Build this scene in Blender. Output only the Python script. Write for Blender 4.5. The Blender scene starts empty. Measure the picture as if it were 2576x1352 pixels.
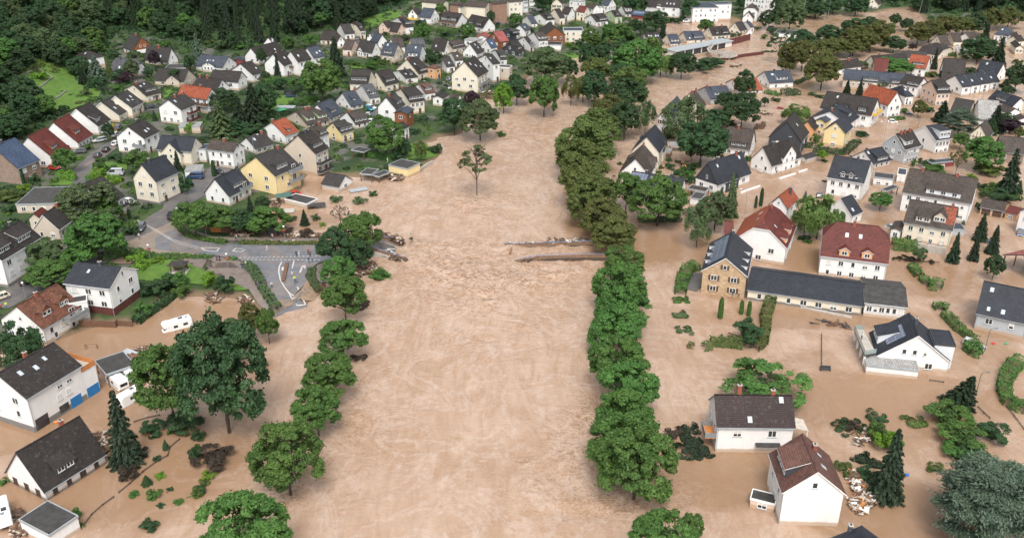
import bpy, bmesh, math, random
import numpy as np
from mathutils import Vector, Matrix, noise as mnoise
from mathutils.geometry import tessellate_polygon
SC = bpy.context.scene
R = math.radians
# ---------------------------------------------------------------- camera, sky, sun, exposure
CAMH, PITCH, FPX, PW, PH = 100.0, R(25.5), 2313.0, 2576.0, 1352.0
cam_data = bpy.data.cameras.new('camera'); cam = bpy.data.objects.new('camera', cam_data)
SC.collection.objects.link(cam); SC.camera = cam
cam.location = (0, 0, CAMH); cam.rotation_euler = (math.pi/2-PITCH, 0, 0)
cam_data.sensor_width = 36.0; cam_data.lens = 36.0*FPX/PW
cam_data.clip_start = 1.0; cam_data.clip_end = 5000.0
world = bpy.data.worlds.new('World'); SC.world = world; world.use_nodes = True
wn = world.node_tree; wn.nodes.clear()
sky = wn.nodes.new('ShaderNodeTexSky'); sky.sky_type = 'NISHITA'; sky.sun_disc = False
SUN_EL, SUN_AZ = 56.0, 178.0
sky.sun_elevation = R(SUN_EL); sky.sun_rotation = R(SUN_AZ); sky.air_density = 1.0; sky.dust_density = 4.0
hs = wn.nodes.new('ShaderNodeHueSaturation'); hs.inputs['Saturation'].default_value = 0.22
bg = wn.nodes.new('ShaderNodeBackground'); bg.inputs['Strength'].default_value = 0.15
wo = wn.nodes.new('ShaderNodeOutputWorld')
wn.links.new(sky.outputs[0], hs.inputs['Color']); wn.links.new(hs.outputs[0], bg.inputs[0]); wn.links.new(bg.outputs[0], wo.inputs[0])
sl = bpy.data.lights.new('sun', 'SUN'); sun = bpy.data.objects.new('sun', sl); SC.collection.objects.link(sun)
sl.energy = 1.15; sl.angle = R(22); sl.color = (1.0, 0.95, 0.88)
az = R(SUN_AZ); el = R(SUN_EL)
sdir = Vector((math.sin(az)*math.cos(el), math.cos(az)*math.cos(el), math.sin(el)))
sun.rotation_euler = sdir.to_track_quat('Z', 'Y').to_euler()
SC.view_settings.view_transform = 'Standard'; SC.view_settings.look = 'None'
SC.view_settings.exposure = 0.74; SC.view_settings.gamma = 1.0; SC.view_settings.use_curve_mapping = False
# ---------------------------------------------------------------- from photo detail views to the ground
TILES = {1:(0,0,2.504),2:(700,0,2.504),3:(1400,0,2.504),4:(2100,0,2.504),5:(2800,0,2.504),6:(3388,0,2.504),
 7:(0,440,2.504),8:(700,340,2.504),9:(1400,400,2.504),10:(2100,440,2.504),11:(2700,440,2.504),12:(3288,440,2.504),
 13:(0,800,2.504),14:(700,820,2.504),15:(1400,840,1.932),16:(2600,820,2.331),17:(3288,820,2.331),18:(0,1240,2.504),
 19:(0,1606,2.504),20:(700,1400,1.812),21:(1600,1400,1.813),22:(2600,1300,2.414),23:(3288,1240,2.504),
 24:(2600,1606,2.504),25:(3288,1606,2.504),0:(0,0,0.63013)}
def px(t, x, y):
    ox, oy, k = TILES[t]
    return ((ox+x/k)*0.63013, (oy+y/k)*0.63013)
CP, SP = math.cos(PITCH), math.sin(PITCH)
def ray(x, y):
    r = (x-PW/2)/FPX; d = (y-PH/2)/FPX
    return (r, CP-d*SP, -SP-d*CP)
def atz(x, y, z):
    d = ray(x, y); k = (z-CAMH)/d[2]
    return Vector((d[0]*k, d[1]*k, z))
def proj(p):
    x, y, z = p[0], p[1], p[2]-CAMH
    f = y*CP-z*SP; u = y*SP+z*CP
    return (PW/2+FPX*x/f, PH/2-FPX*u/f)
def scale_at(p): return FPX/(p[1]*CP-(p[2]-CAMH)*SP)
LAND = [(-500,905),(60,884),(103,869),(209,834),(219,816),(297,820),(335,824),(390,780),(443,744),(592,748),(602,752),(657,783),
 (690,800),(743,781),(773,771),(801,743),(819,725),(826,680),(836,658),(840,640),(838,606),(819,600),(693,598),(665,586),(690,560),(676,520),(698,497),
 (756,480),(766,452),(763,436),(803,440),(906,446),(985,446),(1023,447),(1056,432),(1088,408),(1103,395),(1114,380),(1100,366),
 (1060,372),(1062,362),(1104,353),(1101,345),(1134,343),(1164,338),(1172,315),(1190,285),(1209,252),(1242,250),(1290,215),(1320,201),
 (1350,175),(1394,156),(1464,141),(1509,141),(1560,128),(1623,118),(1640,92),(1676,75),(1678,58),(1716,53),(1791,50),(1837,45),
 (1903,58),(1912,46),(2021,48),(2084,45),(2086,36),(2205,33),(2240,24),(2308,26),(2330,60),(2480,52),(2800,40),(2900,-150),(-900,-150),(-900,600)]
LANDW = np.array([atz(x, y, 0)[:2] for x, y in LAND])
FOOT = [(-600,640),(-200,470),(0,365),(150,275),(205,200),(260,140),(300,85),(400,98),(480,118),(600,118),(700,100),(800,72),(900,68),(1000,15),(1150,-45),(1300,-60),(2100,-45),(2300,10),(2480,14),(2800,14),(3300,-100),(3300,-300),(-2500,-300),(-2500,640)]
FOOTW = np.array([atz(x, y, 6)[:2] if y > -200 else ((x-1288)*1.0, 2600) for x, y in FOOT])
def sdist(px_, py_, poly):
    n = len(poly); d = np.full(px_.shape, 1e9); ins = np.zeros(px_.shape, bool)
    for i in range(n):
        a = poly[i]; b = poly[(i+1) % n]; e = b-a
        wx = px_-a[0]; wy = py_-a[1]
        t = np.clip((wx*e[0]+wy*e[1])/max(e@e, 1e-9), 0, 1)
        d = np.minimum(d, (wx-e[0]*t)**2+(wy-e[1]*t)**2)
        c = ((a[1] > py_) != (b[1] > py_))
        if e[1] != 0: ins ^= c & (px_ < e[0]*(py_-a[1])/e[1]+a[0])
    return np.sqrt(d)*np.where(ins, 1, -1)
GX0, GX1, GY0, GY1, GS = -560., 640., 40., 1240., 3.0
gx = np.arange(GX0, GX1+GS, GS); gy = np.arange(GY0, GY1+GS, GS)
MX, MY = np.meshgrid(gx, gy)
sd = sdist(MX, MY, LANDW); fd = np.maximum(sdist(MX, MY, FOOTW), 0)
HG = np.clip(sd*0.3, -1.8, 0.9)+np.clip(sd-8, 0, 260)*0.03
HG += 0.46*np.where(fd < 12, fd*fd/24, fd-6)
HG = np.minimum(HG, 190)
HG += np.where(fd > 8, 1.0, 0.0)*2.0*np.sin(MX*0.05+1)*np.sin(MY*0.043)
def hgt(x, y):
    i = (x-GX0)/GS; j = (y-GY0)/GS
    i = min(max(i, 0), len(gx)-2.001); j = min(max(j, 0), len(gy)-2.001)
    a = int(i); b = int(j); u = i-a; v = j-b
    return float((HG[b, a]*(1-u)+HG[b, a+1]*u)*(1-v)+(HG[b+1, a]*(1-u)+HG[b+1, a+1]*u)*v)
def gnd(x, y): return max(0.0, hgt(x, y))
def G(x, y, dz=0.0):
    d = ray(x, y); k = 60.0
    for _ in range(4000):
        z = CAMH+d[2]*k
        if z <= gnd(d[0]*k, d[1]*k)+dz: break
        k += max(0.2, (z-gnd(d[0]*k, d[1]*k)-dz)*0.5)
        if k > 1600: break
    return Vector((d[0]*k, d[1]*k, gnd(d[0]*k, d[1]*k)))
def T(t, x, y): return G(*px(t, x, y))
# ---------------------------------------------------------------- materials
MATS = {}
def newmat(name):
    m = bpy.data.materials.new(name); m.use_nodes = True; m.node_tree.nodes.clear()
    nt = m.node_tree; out = nt.nodes.new('ShaderNodeOutputMaterial'); b = nt.nodes.new('ShaderNodeBsdfPrincipled')
    nt.links.new(b.outputs[0], out.inputs[0]); MATS[name] = m
    return m, nt, b
def N(nt, typ, **kw):
    n = nt.nodes.new(typ)
    for k, v in kw.items():
        if k in n.inputs: n.inputs[k].default_value = v
        else: setattr(n, k, v)
    return n
def ramp(nt, fac, stops):
    r = nt.nodes.new('ShaderNodeValToRGB'); e = r.color_ramp.elements
    while len(e) < len(stops): e.new(0.5)
    for i, (p, c) in enumerate(stops):
        e[i].position = p; e[i].color = (c[0], c[1], c[2], 1) if not isinstance(c, (int, float)) else (c, c, c, 1)
    nt.links.new(fac, r.inputs[0]); return r.outputs[0]
def mixc(nt, fac, a, b, mode='MIX'):
    m = nt.nodes.new('ShaderNodeMix'); m.data_type = 'RGBA'; m.blend_type = mode
    for s, v in ((0, fac), (6, a), (7, b)):
        if hasattr(v, 'links'): nt.links.new(v, m.inputs[s])
        elif isinstance(v, (int, float)): m.inputs[s].default_value = v
        else: m.inputs[s].default_value = (v[0], v[1], v[2], 1)
    return m.outputs[2]
def mth(nt, op, a, b=None):
    m = nt.nodes.new('ShaderNodeMath'); m.operation = op
    for s, v in ((0, a), (1, b)):
        if v is None: continue
        if hasattr(v, 'links'): nt.links.new(v, m.inputs[s])
        else: m.inputs[s].default_value = v
    return m.outputs[0]
def bump(nt, bsdf, h, strength=0.4, dist=0.1):
    b = nt.nodes.new('ShaderNodeBump'); b.inputs['Strength'].default_value = strength; b.inputs['Distance'].default_value = dist
    nt.links.new(h, b.inputs['Height']); nt.links.new(b.outputs[0], bsdf.inputs['Normal'])
def coords(nt, kind='Object', scale=None, rot=None):
    tc = nt.nodes.new('ShaderNodeTexCoord')
    if scale is None: return tc.outputs[kind]
    mp = nt.nodes.new('ShaderNodeMapping'); mp.inputs['Scale'].default_value = scale
    if rot: mp.inputs['Rotation'].default_value = rot
    nt.links.new(tc.outputs[kind], mp.inputs[0]); return mp.outputs[0]
def noise(nt, vec, scale, detail=3, rough=0.55, dist=0.0):
    n = nt.nodes.new('ShaderNodeTexNoise'); n.inputs['Scale'].default_value = scale; n.inputs['Detail'].default_value = detail
    n.inputs['Roughness'].default_value = rough; n.inputs['Distortion'].default_value = dist
    nt.links.new(vec, n.inputs['Vector']); return n.outputs['Fac']
def plain(name, col, rough=0.7, var=0.15, sc=1.5, metal=0.0, spec=None):
    m, nt, b = newmat(name)
    f = noise(nt, coords(nt), sc, 4)
    c = ramp(nt, f, [(0.3, [v*(1-var) for v in col]), (0.7, [min(1, v*(1+var)) for v in col])])
    nt.links.new(c, b.inputs['Base Color']); b.inputs['Roughness'].default_value = rough; b.inputs['Metallic'].default_value = metal
    if spec is not None: b.inputs['Specular IOR Level'].default_value = spec
    return m
def wallmat(name, col, mud=True):
    m, nt, b = newmat(name); co = coords(nt)
    f = noise(nt, co, 0.5, 5, 0.6); f2 = noise(nt, coords(nt, scale=(2.5, 2.5, 0.4)), 1.2, 3)
    c = ramp(nt, f, [(0.25, [v*0.9 for v in col]), (0.75, col)])
    c = mixc(nt, ramp(nt, f2, [(0.45, 0.0), (0.8, 0.32)]), c, [v*0.68 for v in col])
    if mud:   # dried flood mud on the lowest metre of the render
        sep = nt.nodes.new('ShaderNodeSeparateXYZ'); nt.links.new(co, sep.inputs[0])
        h = mth(nt, 'SUBTRACT', sep.outputs[2], mth(nt, 'MULTIPLY', noise(nt, co, 0.9, 3), 0.5))
        k = ramp(nt, h, [(0.30, 0.8), (0.62, 0.0)])
        c = mixc(nt, k, c, (0.42, 0.29, 0.185))
    nt.links.new(c, b.inputs['Base Color']); b.inputs['Roughness'].default_value = 0.85
    bump(nt, b, noise(nt, co, 12, 3), 0.15, 0.02)
    return m
def roofmat(name, col, var=0.35, moss=None, col2=None, row=0.34):
    m, nt, b = newmat(name); uv = coords(nt, 'UV'); co = coords(nt)
    br = nt.nodes.new('ShaderNodeTexBrick'); nt.links.new(uv, br.inputs['Vector'])
    br.inputs['Scale'].default_value = 1.0; br.inputs['Brick Width'].default_value = 0.42; br.inputs['Row Height'].default_value = row
    br.inputs['Mortar Size'].default_value = 0.05; br.inputs['Mortar Smooth'].default_value = 0.6
    c1 = [v*(1-var) for v in col]; c2 = [min(1, v*(1+var)) for v in (col2 or col)]
    br.inputs['Color1'].default_value = (*c1, 1); br.inputs['Color2'].default_value = (*c2, 1)
    br.inputs['Mortar'].default_value = (*[v*0.35 for v in col], 1)
    br.inputs['Bias'].default_value = -0.1
    n1 = noise(nt, co, 0.35, 5, 0.65)
    c = mixc(nt, ramp(nt, n1, [(0.42, 0.0), (0.75, 0.5)]), br.outputs['Color'], [v*1.5 for v in col])
    if moss: c = mixc(nt, ramp(nt, noise(nt, co, 1.6, 6, 0.7), [(0.56, 0.0), (0.66, 0.75)]), c, moss)
    nt.links.new(c, b.inputs['Base Color']); b.inputs['Roughness'].default_value = 0.6; b.inputs['Specular IOR Level'].default_value = 0.35
    wv = nt.nodes.new('ShaderNodeSeparateXYZ'); nt.links.new(uv, wv.inputs[0])
    saw = mth(nt, 'FRACT', mth(nt, 'DIVIDE', wv.outputs[1], row))
    bump(nt, b, mth(nt, 'ADD', saw, mth(nt, 'MULTIPLY', br.outputs['Fac'], -0.8)), 0.7, 0.05)
    return m
ROOFC = {'k':(0.028,0.032,0.042),'g':(0.042,0.038,0.037),'b':(0.031,0.025,0.023),'n':(0.066,0.050,0.042),'r':(0.30,0.075,0.035),'m':(0.125,0.028,0.021),'c':(0.034,0.019,0.018),
 's':(0.052,0.064,0.085),'t':(0.150,0.060,0.036),'G':(0.085,0.088,0.096),'e':(0.34,0.33,0.32),'u':(0.050,0.075,0.13),'p':(0.135,0.066,0.052),'q':(0.30,0.085,0.075)}
ROOFN = dict(k='anthracite',g='grey tile',b='black brown',n='weathered brown',r='orange tile',m='maroon tile',s='slate grey',t='old terracotta',G='light grey',e='pale gravel',u='blue slate',p='pink brown',q='red metal')
for k_, c_ in ROOFC.items():
    roofmat('roof_'+k_, c_, var=0.5 if k_ in 'tn' else 0.3, moss=(0.085,0.08,0.065) if k_ in 'gbnc' else ((0.09,0.07,0.055) if k_ == 't' else None))
WALLC = {'w':(0.80,0.79,0.77),'c':(0.76,0.69,0.56),'y':(0.80,0.64,0.34),'o':(0.72,0.38,0.18),'p':(0.74,0.55,0.44),'g':(0.42,0.44,0.46),'k':(0.26,0.17,0.13),
 'd':(0.045,0.05,0.06),'B':(0.58,0.50,0.41),'t':(0.23,0.085,0.035),'W':(0.70,0.72,0.74),'G':(0.50,0.60,0.38),'r':(0.22,0.05,0.045)}
for k_, c_ in WALLC.items(): wallmat('wall_'+k_, c_, mud=k_ not in 'dt')
def brickmat(name, c1, c2, mo, w=0.5, h=0.2, sc=1.0):
    m, nt, b = newmat(name); co = coords(nt); s = nt.nodes.new('ShaderNodeSeparateXYZ'); nt.links.new(co, s.inputs[0])
    cb = nt.nodes.new('ShaderNodeCombineXYZ'); nt.links.new(mth(nt, 'ADD', s.outputs[0], s.outputs[1]), cb.inputs[0]); nt.links.new(s.outputs[2], cb.inputs[1])
    br = nt.nodes.new('ShaderNodeTexBrick'); nt.links.new(cb.outputs[0], br.inputs['Vector'])
    br.inputs['Scale'].default_value = sc; br.inputs['Brick Width'].default_value = w; br.inputs['Row Height'].default_value = h; br.inputs['Mortar Size'].default_value = 0.02
    br.inputs['Color1'].default_value = (*c1, 1); br.inputs['Color2'].default_value = (*c2, 1); br.inputs['Mortar'].default_value = (*mo, 1)
    c = mixc(nt, ramp(nt, noise(nt, co, 1.3, 5), [(0.35, 0.0), (0.7, 0.5)]), br.outputs['Color'], [v*0.55 for v in c1])
    nt.links.new(c, b.inputs['Base Color']); b.inputs['Roughness'].default_value = 0.9; bump(nt, b, br.outputs['Fac'], 0.5, 0.03)
brickmat('wall_k', (0.25,0.16,0.12), (0.33,0.22,0.16), (0.35,0.30,0.26), 0.45, 0.16)
brickmat('wall_s', (0.42,0.28,0.15), (0.60,0.42,0.25), (0.55,0.48,0.38), 0.62, 0.27)
brickmat('wall_b', (0.30,0.17,0.12), (0.36,0.21,0.15), (0.32,0.25,0.2), 0.5, 0.25)
plain('trim_white', (0.78,0.78,0.76), 0.5, 0.05); plain('trim_dark', (0.05,0.05,0.055), 0.5, 0.1); plain('trim_brown', (0.10,0.055,0.035), 0.6, 0.2)
plain('shutter', (0.62,0.61,0.57), 0.6, 0.06); plain('chimney_brick', (0.28,0.085,0.055), 0.9, 0.25, 4); plain('chimney_slate', (0.06,0.065,0.08), 0.7, 0.2)
plain('zinc', (0.33,0.36,0.38), 0.4, 0.12, 0.6); plain('concrete', (0.40,0.37,0.33), 0.85, 0.18, 0.8); plain('wood_orange', (0.50,0.20,0.06), 0.6, 0.2, 3)
plain('wood_brown', (0.14,0.075,0.045), 0.8, 0.3, 3); plain('white_paint', (0.82,0.82,0.80), 0.35, 0.04); plain('blue_door', (0.015,0.17,0.42), 0.5, 0.1)
plain('metal_grey', (0.22,0.24,0.25), 0.45, 0.1); plain('blue_rail', (0.16,0.27,0.48), 0.5, 0.1); plain('orange_panel', (0.72,0.20,0.04), 0.5, 0.06)
plain('lamp_green', (0.05,0.13,0.12), 0.5, 0.1); plain('tarp_blue', (0.03,0.15,0.5), 0.5, 0.1); plain('black_rubber', (0.02,0.02,0.02), 0.7, 0.1)
plain('maroon_steel', (0.11,0.035,0.03), 0.7, 0.25); plain('stone_plinth', (0.19,0.18,0.17), 0.9, 0.15); plain('debris_wood', (0.20,0.12,0.075), 0.85, 0.5, 2.5)
plain('debris_white', (0.50,0.44,0.37), 0.8, 0.2, 2); plain('green_plastic', (0.05,0.28,0.12), 0.5, 0.1); plain('brass_yellow', (0.75,0.45,0.03), 0.6, 0.1)
m, nt, b = newmat('glass'); nt.links.new(ramp(nt, noise(nt, coords(nt), 0.8, 2), [(0.35, (0.02,0.023,0.026)), (0.65, (0.07,0.075,0.08))]), b.inputs['Base Color']); b.inputs['Roughness'].default_value = 0.12
m, nt, b = newmat('skylight_glass'); b.inputs['Base Color'].default_value = (0.45,0.5,0.54,1); b.inputs['Roughness'].default_value = 0.08
m, nt, b = newmat('clear_glass'); b.inputs['Base Color'].default_value = (0.30,0.38,0.37,1); b.inputs['Roughness'].default_value = 0.1; b.inputs['Alpha'].default_value = 0.55
m, nt, b = newmat('solar'); uv = coords(nt)
br = N(nt, 'ShaderNodeTexBrick'); nt.links.new(uv, br.inputs['Vector']); br.offset = 0.0
br.inputs['Scale'].default_value = 1; br.inputs['Brick Width'].default_value = 1.0; br.inputs['Row Height'].default_value = 1.6; br.inputs['Mortar Size'].default_value = 0.025
br.inputs['Color1'].default_value = (0.10,0.12,0.17,1); br.inputs['Color2'].default_value = (0.13,0.15,0.2,1); br.inputs['Mortar'].default_value = (0.35,0.37,0.4,1)
nt.links.new(br.outputs[0], b.inputs['Base Color']); b.inputs['Roughness'].default_value = 0.15
def leafmat(name, dark, light, rand=0.25):
    m, nt, b = newmat(name)
    at = N(nt, 'ShaderNodeAttribute', attribute_name='leaf'); oi = nt.nodes.new('ShaderNodeObjectInfo')
    n1 = noise(nt, coords(nt), 0.55, 2)
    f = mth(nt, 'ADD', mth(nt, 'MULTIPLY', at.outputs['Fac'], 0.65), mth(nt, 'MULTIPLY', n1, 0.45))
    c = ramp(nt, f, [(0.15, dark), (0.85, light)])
    v = mth(nt, 'ADD', mth(nt, 'MULTIPLY', oi.outputs['Random'], rand), 1-rand/2)
    hsn = N(nt, 'ShaderNodeHueSaturation'); nt.links.new(c, hsn.inputs['Color']); nt.links.new(v, hsn.inputs['Value'])
    nt.links.new(mth(nt, 'ADD', mth(nt, 'MULTIPLY', oi.outputs['Random'], 0.03), 0.485), hsn.inputs['Hue'])
    nt.links.new(hsn.outputs[0], b.inputs['Base Color']); b.inputs['Roughness'].default_value = 0.6; b.inputs['Specular IOR Level'].default_value = 0.25
LEAF = dict(m=((0.020,0.055,0.013),(0.088,0.175,0.036)), d=((0.012,0.034,0.013),(0.046,0.094,0.034)), y=((0.030,0.052,0.012),(0.108,0.145,0.036)),
 o=((0.030,0.042,0.011),(0.112,0.122,0.032)), w=((0.035,0.07,0.016),(0.14,0.20,0.05)), l=((0.04,0.10,0.010),(0.15,0.27,0.025)),
 b=((0.026,0.048,0.030),(0.115,0.165,0.112)), c=((0.007,0.016,0.008),(0.026,0.045,0.022)), p=((0.018,0.010,0.014),(0.05,0.025,0.035)),
 g=((0.026,0.048,0.018),(0.095,0.140,0.055)), f=((0.006,0.016,0.007),(0.025,0.047,0.018)), s=((0.02,0.016,0.012),(0.06,0.045,0.03)))
for k_, (a_, b_) in LEAF.items(): leafmat('leaf_'+k_, a_, b_)
plain('bark', (0.075,0.055,0.042), 0.9, 0.3, 3)
# ---------------------------------------------------------------- mesh building
COL = SC.collection
def tag(o, label=None, cat=None, group=None, kind=None):
    if label: o['label'] = label
    if cat: o['category'] = cat
    if group: o['group'] = group
    if kind: o['kind'] = kind
    return o
def empty(name, loc, rz=0.0):
    o = bpy.data.objects.new(name, None); COL.objects.link(o); o.location = loc; o.rotation_euler = (0, 0, rz); o.empty_display_size = 0.5
    return o
class MB:
    def __init__(s): s.v = []; s.f = []; s.m = []; s.uv = {}
    def poly(s, pts, m=0, uv=None):
        b = len(s.v); s.v += [tuple(p) for p in pts]; s.f.append(tuple(range(b, b+len(pts)))); s.m.append(m)
        if uv: s.uv[len(s.f)-1] = uv
        return s
    def box(s, x0, x1, y0, y1, z0, z1, m=0, M=None):
        P = [(x0,y0,z0),(x1,y0,z0),(x1,y1,z0),(x0,y1,z0),(x0,y0,z1),(x1,y0,z1),(x1,y1,z1),(x0,y1,z1)]
        if M is not None: P = [tuple(M @ Vector(p)) for p in P]
        b = len(s.v); s.v += P
        for q in ((0,3,2,1),(4,5,6,7),(0,1,5,4),(1,2,6,5),(2,3,7,6),(3,0,4,7)): s.f.append(tuple(b+i for i in q)); s.m.append(m)
        return s
    def bar(s, a, b_, w, h, m=0):
        a = Vector(a); b_ = Vector(b_); d = b_-a; L = d.length
        if L < 1e-6: return s
        q = d.to_track_quat('X', 'Z').to_matrix().to_4x4(); q.translation = a
        return s.box(0, L, -w/2, w/2, -h/2, h/2, m, q)
    def tube(s, pts, rads, n=8, m=0, cap=True):
        rings = []
        for i, p in enumerate(pts):
            p = Vector(p); d = (Vector(pts[min(i+1, len(pts)-1)])-Vector(pts[max(i-1, 0)])).normalized()
            q = d.to_track_quat('Z', 'X'); b = len(s.v)
            for k in range(n):
                a = 2*math.pi*k/n; s.v.append(tuple(p+q @ Vector((math.cos(a)*rads[i], math.sin(a)*rads[i], 0))))
            rings.append(b)
        for i in range(len(rings)-1):
            for k in range(n):
                s.f.append((rings[i]+k, rings[i]+(k+1) % n, rings[i+1]+(k+1) % n, rings[i+1]+k)); s.m.append(m)
        if cap:
            s.f.append(tuple(rings[0]+k for k in reversed(range(n)))); s.m.append(m)
            s.f.append(tuple(rings[-1]+k for k in range(n))); s.m.append(m)
        return s
    def ball(s, c, rx, ry, rz, m=0, nu=12, nv=8, M=None):
        b = len(s.v)
        for j in range(nv+1):
            t = math.pi*j/nv
            for i in range(nu):
                a = 2*math.pi*i/nu; p = Vector((c[0]+rx*math.sin(t)*math.cos(a), c[1]+ry*math.sin(t)*math.sin(a), c[2]+rz*math.cos(t)))
                s.v.append(tuple(M @ p) if M is not None else tuple(p))
        for j in range(nv):
            for i in range(nu): s.f.append((b+j*nu+i, b+(j+1)*nu+i, b+(j+1)*nu+(i+1) % nu, b+j*nu+(i+1) % nu)); s.m.append(m)
        return s
    def mesh(s, name, mats, smooth=False):
        me = bpy.data.meshes.new(name); me.from_pydata(s.v, [], s.f)
        for mm in mats: me.materials.append(MATS[mm])
        me.polygons.foreach_set('material_index', s.m)
        if s.uv:
            ul = me.uv_layers.new(name='UVMap')
            for p in me.polygons:
                u = s.uv.get(p.index)
                if u:
                    for k, li in enumerate(p.loop_indices): ul.data[li].uv = u[k]
        if smooth: me.polygons.foreach_set('use_smooth', [True]*len(me.polygons))
        me.update(); return me
    def build(s, name, mats, parent=None, loc=(0,0,0), rz=0.0, smooth=False):
        if isinstance(mats, str): mats = [mats]
        o = bpy.data.objects.new(name, s.mesh(name, mats, smooth)); COL.objects.link(o); o.location = loc; o.rotation_euler = (0, 0, rz)
        if parent: o.parent = parent
        return o
def inst(name, me, parent=None, loc=(0,0,0), rz=0.0, sc=None):
    o = bpy.data.objects.new(name, me); COL.objects.link(o); o.location = loc; o.rotation_euler = (0, 0, rz)
    if sc: o.scale = sc
    if parent: o.parent = parent
    return o
# ---------------------------------------------------------------- the ground
def grid_obj(name, X, Y, Z, mats, attr=None, keep=None):
    ny, nx = X.shape; me = bpy.data.meshes.new(name)
    v = np.stack([X.ravel(), Y.ravel(), Z.ravel()], 1)
    I = np.arange(ny*nx).reshape(ny, nx); q = np.stack([I[:-1,:-1], I[:-1,1:], I[1:,1:], I[1:,:-1]], -1).reshape(-1, 4)
    if keep is not None: q = q[keep[:-1,:-1].ravel()]
    me.vertices.add(len(v)); me.vertices.foreach_set('co', v.astype(np.float32).ravel())
    me.loops.add(len(q)*4); me.loops.foreach_set('vertex_index', q.astype(np.int32).ravel())
    me.polygons.add(len(q)); me.polygons.foreach_set('loop_start', np.arange(0, len(q)*4, 4, dtype=np.int32))
    me.polygons.foreach_set('use_smooth', np.ones(len(q), bool))
    for m_ in mats: me.materials.append(MATS[m_])
    if attr:
        for k, a in attr.items():
            at = me.attributes.new(k, 'FLOAT', 'POINT'); at.data.foreach_set('value', a.astype(np.float32).ravel())
    me.update(calc_edges=True); me.validate()
    o = bpy.data.objects.new(name, me); COL.objects.link(o); return o
m, nt, b = newmat('ground'); co = coords(nt)
c = ramp(nt, noise(nt, co, 0.06, 6, 0.65), [(0.3, (0.014,0.030,0.010)), (0.5, (0.030,0.060,0.015)), (0.7, (0.065,0.095,0.024))])
c = mixc(nt, ramp(nt, noise(nt, co, 0.5, 5, 0.7), [(0.5, 0.0), (0.75, 0.7)]), c, (0.022,0.042,0.015))
at = N(nt, 'ShaderNodeAttribute', attribute_name='shore')
sh = mth(nt, 'ADD', at.outputs['Fac'], mth(nt, 'MULTIPLY', noise(nt, co, 0.25, 4), 4.0))
c = mixc(nt, ramp(nt, mth(nt, 'DIVIDE', sh, 10.0), [(0.3, 1.0), (0.52, 0.0)]), c, (0.17,0.115,0.07))
at2 = N(nt, 'ShaderNodeAttribute', attribute_name='town')
c = mixc(nt, mth(nt, 'MULTIPLY', at2.outputs['Fac'], ramp(nt, noise(nt, co, 0.11, 3, 0.6), [(0.5, 0.0), (0.6, 0.85)])), c, (0.12,0.11,0.10))
nt.links.new(c, b.inputs['Base Color']); b.inputs['Roughness'].default_value = 0.95; bump(nt, b, noise(nt, co, 1.5, 4), 0.6, 0.3)
town = ((fd < 1) & (sd > 6)).astype(float)
tag(grid_obj('ground', MX, MY, HG, ['ground'], {'shore': sd, 'town': town}), kind='structure')
fx = np.arange(-2400, 2401, 100.); fy = np.arange(-200, 4001, 100.); FX, FY = np.meshgrid(fx, fy)
FZ = np.where(FY > 1240, np.minimum((FY-1240)*0.12, 120), -2.2)-3+np.where(np.abs(FX+0) > 600, 0, 0)
tag(grid_obj('far_terrain', FX, FY, np.where((FX > -560) & (FX < 640) & (FY < 1240), -8.0, FZ), ['ground'], {'shore': FX*0+50, 'town': FX*0}), kind='structure')
# ---------------------------------------------------------------- flood water: real waves, strongest at the broken bridge and behind trunks
m, nt, b = newmat('flood_water'); co = coords(nt)
at = N(nt, 'ShaderNodeAttribute', attribute_name='turb'); tf = at.outputs['Fac']
fl = coords(nt, scale=(1.0, 0.42, 1.0))
n_big = noise(nt, co, 0.018, 5, 0.6, 0.6); n_mid = noise(nt, fl, 0.16, 6, 0.62, 1.2); n_fine = noise(nt, co, 1.1, 5, 0.65, 0.4)
n_ang = noise(nt, coords(nt, scale=(0.45, 1.0, 1.0), rot=(0, 0, 0.35)), 0.32, 7, 0.68, 1.6)
c = ramp(nt, n_big, [(0.25, (0.315,0.207,0.138)), (0.5, (0.380,0.259,0.182)), (0.78, (0.435,0.314,0.235))])
c = mixc(nt, ramp(nt, n_mid, [(0.42, 0.0), (0.62, 0.45)]), c, (0.50,0.375,0.29))
c = mixc(nt, ramp(nt, n_ang, [(0.30, 0.5), (0.44, 0.0)]), c, (0.32,0.20,0.118))
n_flow = noise(nt, coords(nt, scale=(0.30, 0.055, 1.0), rot=(0, 0, -0.12)), 0.9, 6, 0.6, 2.5)
c = mixc(nt, ramp(nt, n_flow, [(0.36, 0.5), (0.48, 0.0)]), c, (0.335,0.215,0.138))
c = mixc(nt, ramp(nt, n_flow, [(0.54, 0.0), (0.70, 0.35)]), c, (0.50,0.385,0.31))
at2 = N(nt, 'ShaderNodeAttribute', attribute_name='still'); sf = at2.outputs['Fac']
sw = mth(nt, 'ADD', mth(nt, 'MULTIPLY', sf, 1.3), mth(nt, 'MULTIPLY', mth(nt, 'SUBTRACT', noise(nt, co, 0.05, 5, 0.6, 1.0), 0.5), 1.2))
c = mixc(nt, ramp(nt, sw, [(0.35, 0.0), (0.75, 0.85)]), c, (0.262,0.160,0.093))  # calm water browner: less froth, and dark reflections put into the colour
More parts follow.
